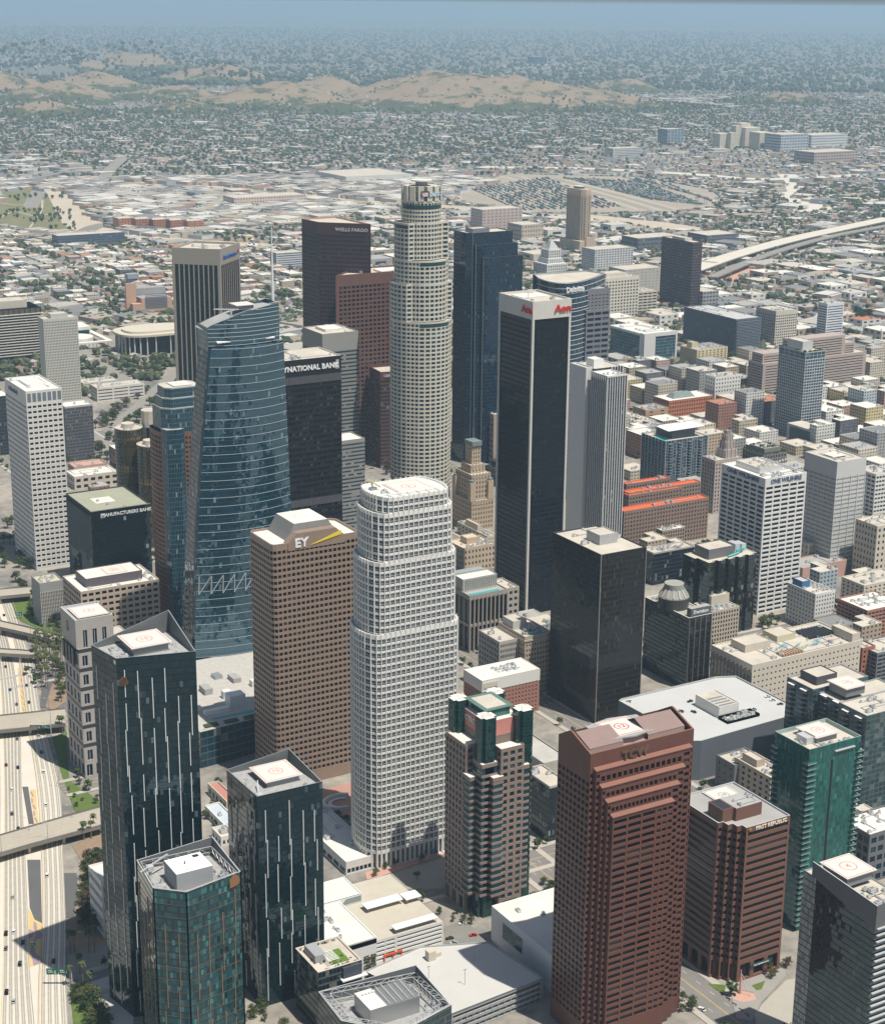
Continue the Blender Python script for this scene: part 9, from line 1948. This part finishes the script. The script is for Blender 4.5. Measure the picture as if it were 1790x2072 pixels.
for dist, X, Y, sx, sy, H, kind in cand:
 wc = wpick(kind); rm, rn_ = rpick(kind); nf = max(1, round(H/3.8)); nbx, nby = max(1, round(sx/4.2)), max(1, round(sy/4.2))
 if kind == 'ind': nf = max(1, nf//2); nbx = max(1, nbx//3); nby = max(1, nby//3)
 if shown < 285:
  u, v = pr((X+sx/2, Y, H/2)); pl = sorted(PLACES, key=lambda q: (q[1]-u)**2+(q[2]-v)**2*1.5)[0]; side = 'right of' if u > pl[1]+25 else 'left of' if u < pl[1]-25 else 'behind' if v < pl[2] else 'in front of'
  base = '%s %s with %s roof %s %s' % (wc, {1: 'one-storey block', 2: 'two-storey block', 3: 'three-storey block', 4: 'four-storey block'}.get(nf, 'mid-rise block') if kind != 'ind' else 'warehouse', rn_, side, pl[0])
  k = used_labels.get(base, 0); used_labels[base] = k+1; lab = base if k == 0 else ORD[min(k, 14)]+'nearest '+base
  r = thing('warehouse' if kind == 'ind' else 'low_building', lab, 'warehouse' if kind == 'ind' else 'building', (X+sx/2, Y+sy/2, 0), 'low blocks of the city'); c = rect(X, Y, sx, sy)
  if random.random() < .35 and kind != 'ind': c = [(X, Y), (X+sx, Y), (X+sx, Y+sy), (X+sx*.55, Y+sy), (X+sx*.55, Y+sy*.5), (X, Y+sy*.5)]
  W = MB()
  for q in range(len(c)): a, b = c[q], c[(q+1) % len(c)]; W.wall(a, b, 0, H, 0, max(1, round(math.hypot(a[0]-b[0], a[1]-b[1])/(4.2 if kind != 'ind' else 13))), nf)
  W.build('wall', [FSK[wc]], r); roof(r, c, H, rm, rm if random.random() < .6 else FRF[3][0], .5, .7)
  acs(r, H-.7, area=(X+2, Y+2, X+sx-2, Y+sy*.48), n=random.randint(1, 4) if dist < 2400 else 1, sc=1.1)
  shown += 1; FOOT.append((X, Y, X+sx, Y+sy))
 else:
  k = wn_list.index(wc); STUFFB.box(X, Y, 0, X+sx, Y+sy, H, k, 10+[f[0] for f in FRF].index(rm)); FOOT.append((X, Y, X+sx, Y+sy))
  for q in range(random.randint(0, 3)): a, b = X+random.uniform(2, sx-4), Y+random.uniform(2, sy-4); STUFFB.box(a, b, H, a+random.uniform(2, 5), b+random.uniform(2, 5), H+random.uniform(1, 3), k, 11)
print('low blocks', len(cand), 'trees', NT_[0])
# ================================================================== the far city: houses, sheds and trees beyond counting
def scatter(n, d0, d1, power=1.0):
 d = d0+(d1-d0)*RNG.random(n)**power; a = YAW+RNG.uniform(-.275, .275, n); return CAM[0]+d*np.sin(a), CAM[1]+d*np.cos(a), d
FA = np.array(FOOT)
def clear_mask(X, Y):
 ok = np.ones(len(X), bool)
 for P in NOGO:
  q = np.array(P); k = (X > q[:, 0].min()) & (X < q[:, 0].max()) & (Y > q[:, 1].min()) & (Y < q[:, 1].max()) & ok
  if k.any(): i = np.where(k)[0]; ok[i[inpoly(P, X[i], Y[i])]] = False
 near = np.where(ok & (np.hypot(X-CAM[0], Y-CAM[1]) < 4200))[0]
 for i in np.array_split(near, max(1, len(near)//2000)):
  if len(i) and len(FA): h = ((X[i][:, None] > FA[:, 0]-4) & (X[i][:, None] < FA[:, 2]+4) & (Y[i][:, None] > FA[:, 1]-4) & (Y[i][:, None] < FA[:, 3]+4)).any(1); ok[i[h]] = False
 return ok
def city_noise(X, Y, s, ph): return np.sin(X/s+ph)+np.sin(Y/s*1.1+2*ph)+np.sin((X+Y)/s/1.7+3*ph)+.7*np.sin((X-1.3*Y)/s/.6+ph)
def houses(n, d0, d1, mb):
 X, Y, d = scatter(n, d0, d1, .8); ok = clear_mask(X, Y); Z = hz(X, Y); ok &= RNG.random(n) < np.where(Z > 8, .07, 1); X, Y, d, Z = X[ok], Y[ok], d[ok], Z[ok]; n = len(X)
 ind = (city_noise(X, Y, 640, 1.3) > 1.45) & (Z < 3); big = ind | ((RNG.random(n) < .05) & (Z < 3)); w = np.where(big, RNG.uniform(20, 75, n), RNG.uniform(8, 16, n)); l = np.where(big, RNG.uniform(18, 60, n), RNG.uniform(8, 15, n)); h = np.where(big, RNG.uniform(6, 12, n), RNG.uniform(4, 7, n)); a = .10+.24*np.sign(city_noise(X, Y, 1500, .4)); c, s = np.cos(a), np.sin(a); u_, v_ = X*c+Y*s, -X*s+Y*c; q_ = 42.0; v_ = np.round(v_/q_)*q_+np.where(RNG.random(n) < .5, -11, 11)+RNG.normal(size=n)*1.5; gap = np.abs((u_ % 210)-105) > 97; v_ = np.where(big, v_+RNG.uniform(-20, 20, n), v_); X, Y = u_*c-v_*s, u_*s+v_*c; big = big & ~gap; Z = hz(X, Y)
 keep = RNG.random(n) < np.where(big, .75, 1); w, l, h, c, s, X, Y, Z, d, big = [q[keep] for q in (w, l, h, c, s, X, Y, Z, d, big)]; n = len(X); zb = Z-3; zt = Z+h
 def C(u, v, z): return np.stack([X+c*u-s*v, Y+s*u+c*v, z], -1)
 b = [C(-w/2, -l/2, zb), C(w/2, -l/2, zb), C(w/2, l/2, zb), C(-w/2, l/2, zb)]; t = [C(-w/2, -l/2, zt), C(w/2, -l/2, zt), C(w/2, l/2, zt), C(-w/2, l/2, zt)]; mi = RNG.integers(0, 6, n); mr = np.where(big, 6+RNG.integers(0, 4, n), 6+RNG.integers(0, 7, n)); r0, r1 = C(0*w, -l/2, zt+np.where(big, .3, 2.2)), C(0*w, l/2, zt+np.where(big, .3, 2.2))
 for k in range(6):
  i = mi == k
  if i.any(): mb.quads(np.concatenate([np.stack([b[j], b[(j+1) % 4], t[(j+1) % 4], t[j]], 1)[i] for j in range(4)]+[np.stack([t[0], t[1], r0, r0], 1)[i], np.stack([t[2], t[3], r1, r1], 1)[i]]), k)
 for k in range(6, 13):
  i = mr == k
  if i.any(): mb.quads(np.concatenate([np.stack([t[1], t[2], r1, r0], 1)[i], np.stack([t[3], t[0], r0, r1], 1)[i]]), k)
hm = [plain('far_wall_%s' % n, c) for n, c in (('white', (.60, .59, .55)), ('cream', (.50, .44, .35)), ('tan', (.38, .31, .24)), ('grey', (.33, .33, .33)), ('pink', (.42, .30, .26)), ('blue', (.33, .37, .40)))]+[plain('far_roof_%s' % n, c) for n, c in (('white', (.58, .56, .51)), ('pale', (.42, .395, .35)), ('cream', (.36, .315, .25)), ('grey', (.20, .20, .20)), ('brown', (.20, .155, .125)), ('dark', (.11, .11, .11)), ('clay', (.29, .16, .11)))]
m = MB(); houses(20000, 2450, 5200, m); houses(24000, 5200, 10500, m); houses(17000, 10500, 17500, m); houses(14000, 17500, 34000, m); tag(m.build('far_houses', hm), 'sea of small houses and sheds spreading to the hazy hills', 'houses', kind='stuff')
tag(STUFFB.build('distant_low_blocks', [FSK[n] for n in wn_list]+[f[0] for f in FRF]), 'farther low city blocks between the towers and the river', 'buildings', kind='stuff')
def _ico():
 bm = bmesh.new(); bmesh.ops.create_icosphere(bm, subdivisions=1, radius=1.0); v = np.array([q.co[:] for q in bm.verts]); f = np.array([[q.index for q in p.verts] for p in bm.faces]); bm.free(); return v, f
IV, IF = _ico()
def treemass(name, n, d0, d1, power, label, dens, sub=3, size=(3, 6.5)):
 X, Y, d = scatter(n, d0, d1, power); ok = clear_mask(X, Y) if d0 < 9000 else np.ones(n, bool); Z = hz(X, Y); ok &= RNG.random(n) < dens(X, Y, Z); X, Y, Z = X[ok], Y[ok], Z[ok]; n = len(X); m = MB()
 for s_ in range(sub):
  r = RNG.uniform(*size, n)*(.8 if s_ else 1); o = RNG.normal(size=(n, 3))*r[:, None]*.55*(1 if s_ else 0); c = np.stack([X, Y, Z+r*.85+2], -1)+o*np.array((1, 1, .5)); v = IV[None]*(r[:, None, None]*RNG.uniform(.65, 1.3, (n, len(IV), 1)))*np.array((1, 1, .9))+c[:, None]; q = v[:, IF]; q = np.concatenate([q, q[:, :, 2:3]], 2); mi = RNG.integers(0, 3, n)
  for k in range(3):
   i = mi == k
   if i.any(): m.quads(q[i].reshape(-1, 4, 3), k)
 tag(m.build(name, [plain('far_leaf_dark', (.040, .058, .030), .95, .4, .2), plain('far_leaf_mid', (.060, .082, .038), .95, .4, .2), plain('far_leaf_olive', (.092, .102, .056), .95, .4, .2)]), label, 'trees', kind='stuff')
td = lambda X, Y, Z: np.clip(.34+.30*city_noise(X, Y, 620, 2.1)+np.where(Z > 4, -.22, .10), .06, .95)
treemass('city_trees', 26000, 2250, 5200, .9, 'trees between the houses of the middle distance', td, 3)
treemass('far_trees', 34000, 5200, 11000, .85, 'far trees covering the low hills and suburbs', lambda X, Y, Z: np.clip(.40+.34*city_noise(X, Y, 800, .7)+np.where(Z > 20, -.44, .15)+.35*(city_noise(X, Y, 70, 1.1) > .6)*(Z > 8), .03, 1), 2, (3, 7))
treemass('horizon_trees', 13000, 11000, 36000, 1.5, 'tree cover fading into the haze near the horizon', lambda X, Y, Z: np.full(len(X), .9), 1, (7, 20))
def street_trees():
 m = MB(); n = 0
 for (x0, y0, x1, y1, o) in STREETS:
  L = math.hypot(x1-x0, y1-y0); k = 0
  while k < L:
   k += random.uniform(9, 26)
   for s in (-1, 1):
    if random.random() < .35: continue
    t = k/L; dx, dy = (x1-x0)/L, (y1-y0)/L; X, Y = x0+(x1-x0)*t-dy*o*s, y0+(y1-y0)*t+dx*o*s
    if not seen(X, Y, 6, 5) or any(a-1 < X < c+1 and b-1 < Y < d+1 for a, b, c, d in FOOT[:130]): continue
    r = random.uniform(1.5, 3); mt = random.randrange(3); n += 1
    for q in range(3): leafclump(m, (X+random.uniform(-1, 1), Y+random.uniform(-1, 1), r*1.2+2+q*.5), r, 13)
    m.bar((X, Y, 0), (X, Y, r*1.2+2), .2, 1)
 tag(m.build('street_trees', [LEAF[1], BARK]), 'small street trees lining the pavements between the towers', 'trees', kind='stuff')
street_trees()
def near_park():
 P = [at(x, y, 0)[:2] for x, y in ((-10, 400), (130, 390), (160, 470), (60, 470), (-10, 460))]; n = 420; xs = [p[0] for p in P]; ys = [p[1] for p in P]; X = RNG.uniform(min(xs), max(xs), n); Y = RNG.uniform(min(ys), max(ys), n); i = inpoly(P, X, Y) & (city_noise(X, Y, 60, 1) > .3); X, Y = X[i], Y[i]; m = MB()
 for x, y in zip(X, Y): r = random.uniform(2.5, 5.5); v = IV*r*RNG.uniform(.7, 1.25, (len(IV), 1))+np.array((x, y, r*.9+1.5)); q = v[IF]; m.quads(np.concatenate([q, q[:, 2:3]], 1), 0)
 tag(m.build('park_trees', [plain('far_leaf_mid', ())]), 'small round trees dotted over the dry park at the left', 'trees', kind='stuff')
near_park()
# containers and rail wagons in the yard
def yard():
 m = MB(); cols = [plain('container_%s' % n, c, .6, .1) for n, c in (('green', (.10, .19, .16)), ('blue', (.07, .13, .22)), ('grey', (.34, .36, .36)), ('rust', (.24, .11, .08)), ('white', (.55, .55, .52)))]
 def row(p0, p1, n, ln=13):
  a, b = at(*p0)[:2], at(*p1)[:2]; t = (b-a)/np.linalg.norm(b-a); nn = np.array([-t[1], t[0]])*1.6; L = np.linalg.norm(b-a); k = 0
  while k < L:
   if random.random() < .82: p, q = a+t*k, a+t*(k+ln); m.prism([tuple(p-nn), tuple(q-nn), tuple(q+nn), tuple(p+nn)], .5, random.choice((3.2, 3.2, 5.6)), random.choice((0, 0, 0, 1, 2, 2, 3, 4)))
   k += ln+2.5
 for k in range(18): row((950+k*9, 380-k*1.2), (1050+k*12, 425-k*.4), 20)
 for k in range(16): row((1140+k*10, 360+k*.4), (1320+k*7, 404+k*.7), 20)
 for k in range(4): row((1260+k*22, 358+k*1.2), (1420+k*6, 398+k*3), 20)
 row((960, 428), (1180, 433), 20); row((1180, 433), (1380, 428), 20); row((700, 402), (900, 412), 20); row((1060, 352), (1300, 358), 20); row((1300, 358), (1440, 384), 20); row((1440, 384), (1462, 404), 20)
 tag(m.build('shipping_containers', cols), 'rows of containers and rail wagons in the curved rail yard', 'containers', kind='stuff')
 for lab, q in (('left of two gantry cranes in the rail yard', (1118+300, 415)), ('right of two gantry cranes in the rail yard', (1458, 416))):
  p = at(q[0]-0, q[1]); r = thing('gantry_crane', lab, 'crane', (p[0], p[1], 0)); k = MB()
  for u in (-14, 14):
   for v in (-5, 5): k.bar((p[0]+u, p[1]+v, 0), (p[0]+u, p[1]+v, 20), .6, 0)
  k.box(p[0]-18, p[1]-5.5, 20, p[0]+18, p[1]-4, 22, 0); k.box(p[0]-18, p[1]+4, 20, p[0]+18, p[1]+5.5, 22, 0); k.build('frame', [plain('crane_grey', (.2, .2, .22))], r)
yard()
# crossing, sculpture and pavements by the red ribbon block
pl = sheet('pavement', [(1470, 1985), (1585, 1960), (1590, 1975), (1540, 2030), (1520, 2068), (1490, 2062)], plain('plaza_grey', (.30, .285, .26), .9, .1), .42, False); sheet('pavement', [(1478, 2012), (1500, 2006), (1525, 2012), (1530, 2024), (1505, 2030), (1484, 2024)], plain('plaza_pink', (.52, .32, .25), .9, .08), .43, False)
for q in ([(1432, 1992), (1468, 1995), (1466, 2010), (1450, 2006)], [(1520, 1996), (1548, 1986), (1540, 2004), (1530, 2006)]): sheet('lawn_patch', q, GRASS, .44, False)
sheet('road_apron', [(1540, 2035), (1590, 1985), (1640, 1975), (1640, 2090), (1530, 2090), (1528, 2060)], plain('apron_pale', (.40, .375, .32), .9, .1), .40, False)
m = MB()
for k in range(5): x0, y0 = 1455+k*13, 2008+k*11; P = [at(x0+u, y0+v, 0) for u, v in ((0, 0), (9, 4), (7, 9), (5.5, 8), (7, 5), (0, 2))]; m.poly([(p[0], p[1], .45) for p in P], 0); m.poly([(p[0], p[1], .45) for p in P[::-1]], 0)
struct(m, 'chevron_markings', [WLINE])
p = at(1193.7+910/3, 1553.8+1375/3, 0); r = thing('sculpture', 'red and silver spike sculpture on the pink plaza before the red ribbon block', 'sculpture', (p[0], p[1], 0)); m = MB(); m.bar((p[0], p[1], 0), (p[0]+.5, p[1]+1, 14), (.9, .25), 0, 6); m.build('red_spike', [FADED], r); m = MB(); m.bar((p[0]+.5, p[1]+1, 12), (p[0]+7, p[1]-3, .4), .22, 0); m.bar((p[0]+.5, p[1]+1, 10), (p[0]+3, p[1]-5, .4), .18, 0); m.build('silver_struts', [LIGHTM], r)
sheet('pavement', [(738, 1768), (775, 1756), (900, 1722), (900, 1730), (770, 1775), (742, 1782)], plain('pink_paving', (.50, .30, .24), .9, .1), .43, False); sheet('street_lot', [(742, 1784), (898, 1738), (898, 1800), (830, 1800), (760, 1820)], plain('street_pale', (.32, .30, .265), .9, .12), .41, False)
sheet('open_lot', [(898, 1880), (935, 1862), (992, 1905), (905, 1925)], plain('lot_grey', (.22, .21, .19), .9, .12), .28, False)
# ================================================================== haze: one box of even air round everything
k = MB(); R2 = 152000; k.box(-R2, -R2, -2, R2, R2, 540, 0, None, True); hzo = k.build('haze', []); hzo['kind'] = 'stuff'; hzo['label'] = 'pale blue haze thickening toward the horizon'
mt = bpy.data.materials.new('haze_air'); mt.use_nodes = True; nt = mt.node_tree; nt.nodes.remove(nt.nodes['Principled BSDF']); pv = nt.nodes.new('ShaderNodeVolumePrincipled'); pv.inputs['Color'].default_value = (.49, .71, .90, 1); pv.inputs['Density'].default_value = HAZE_D; pv.inputs['Anisotropy'].default_value = .15; nt.links.new(pv.outputs[0], nt.nodes['Material Output'].inputs['Volume']); hzo.data.materials.append(mt)
for o in bpy.data.objects:
 if '_o' in o: del o['_o']
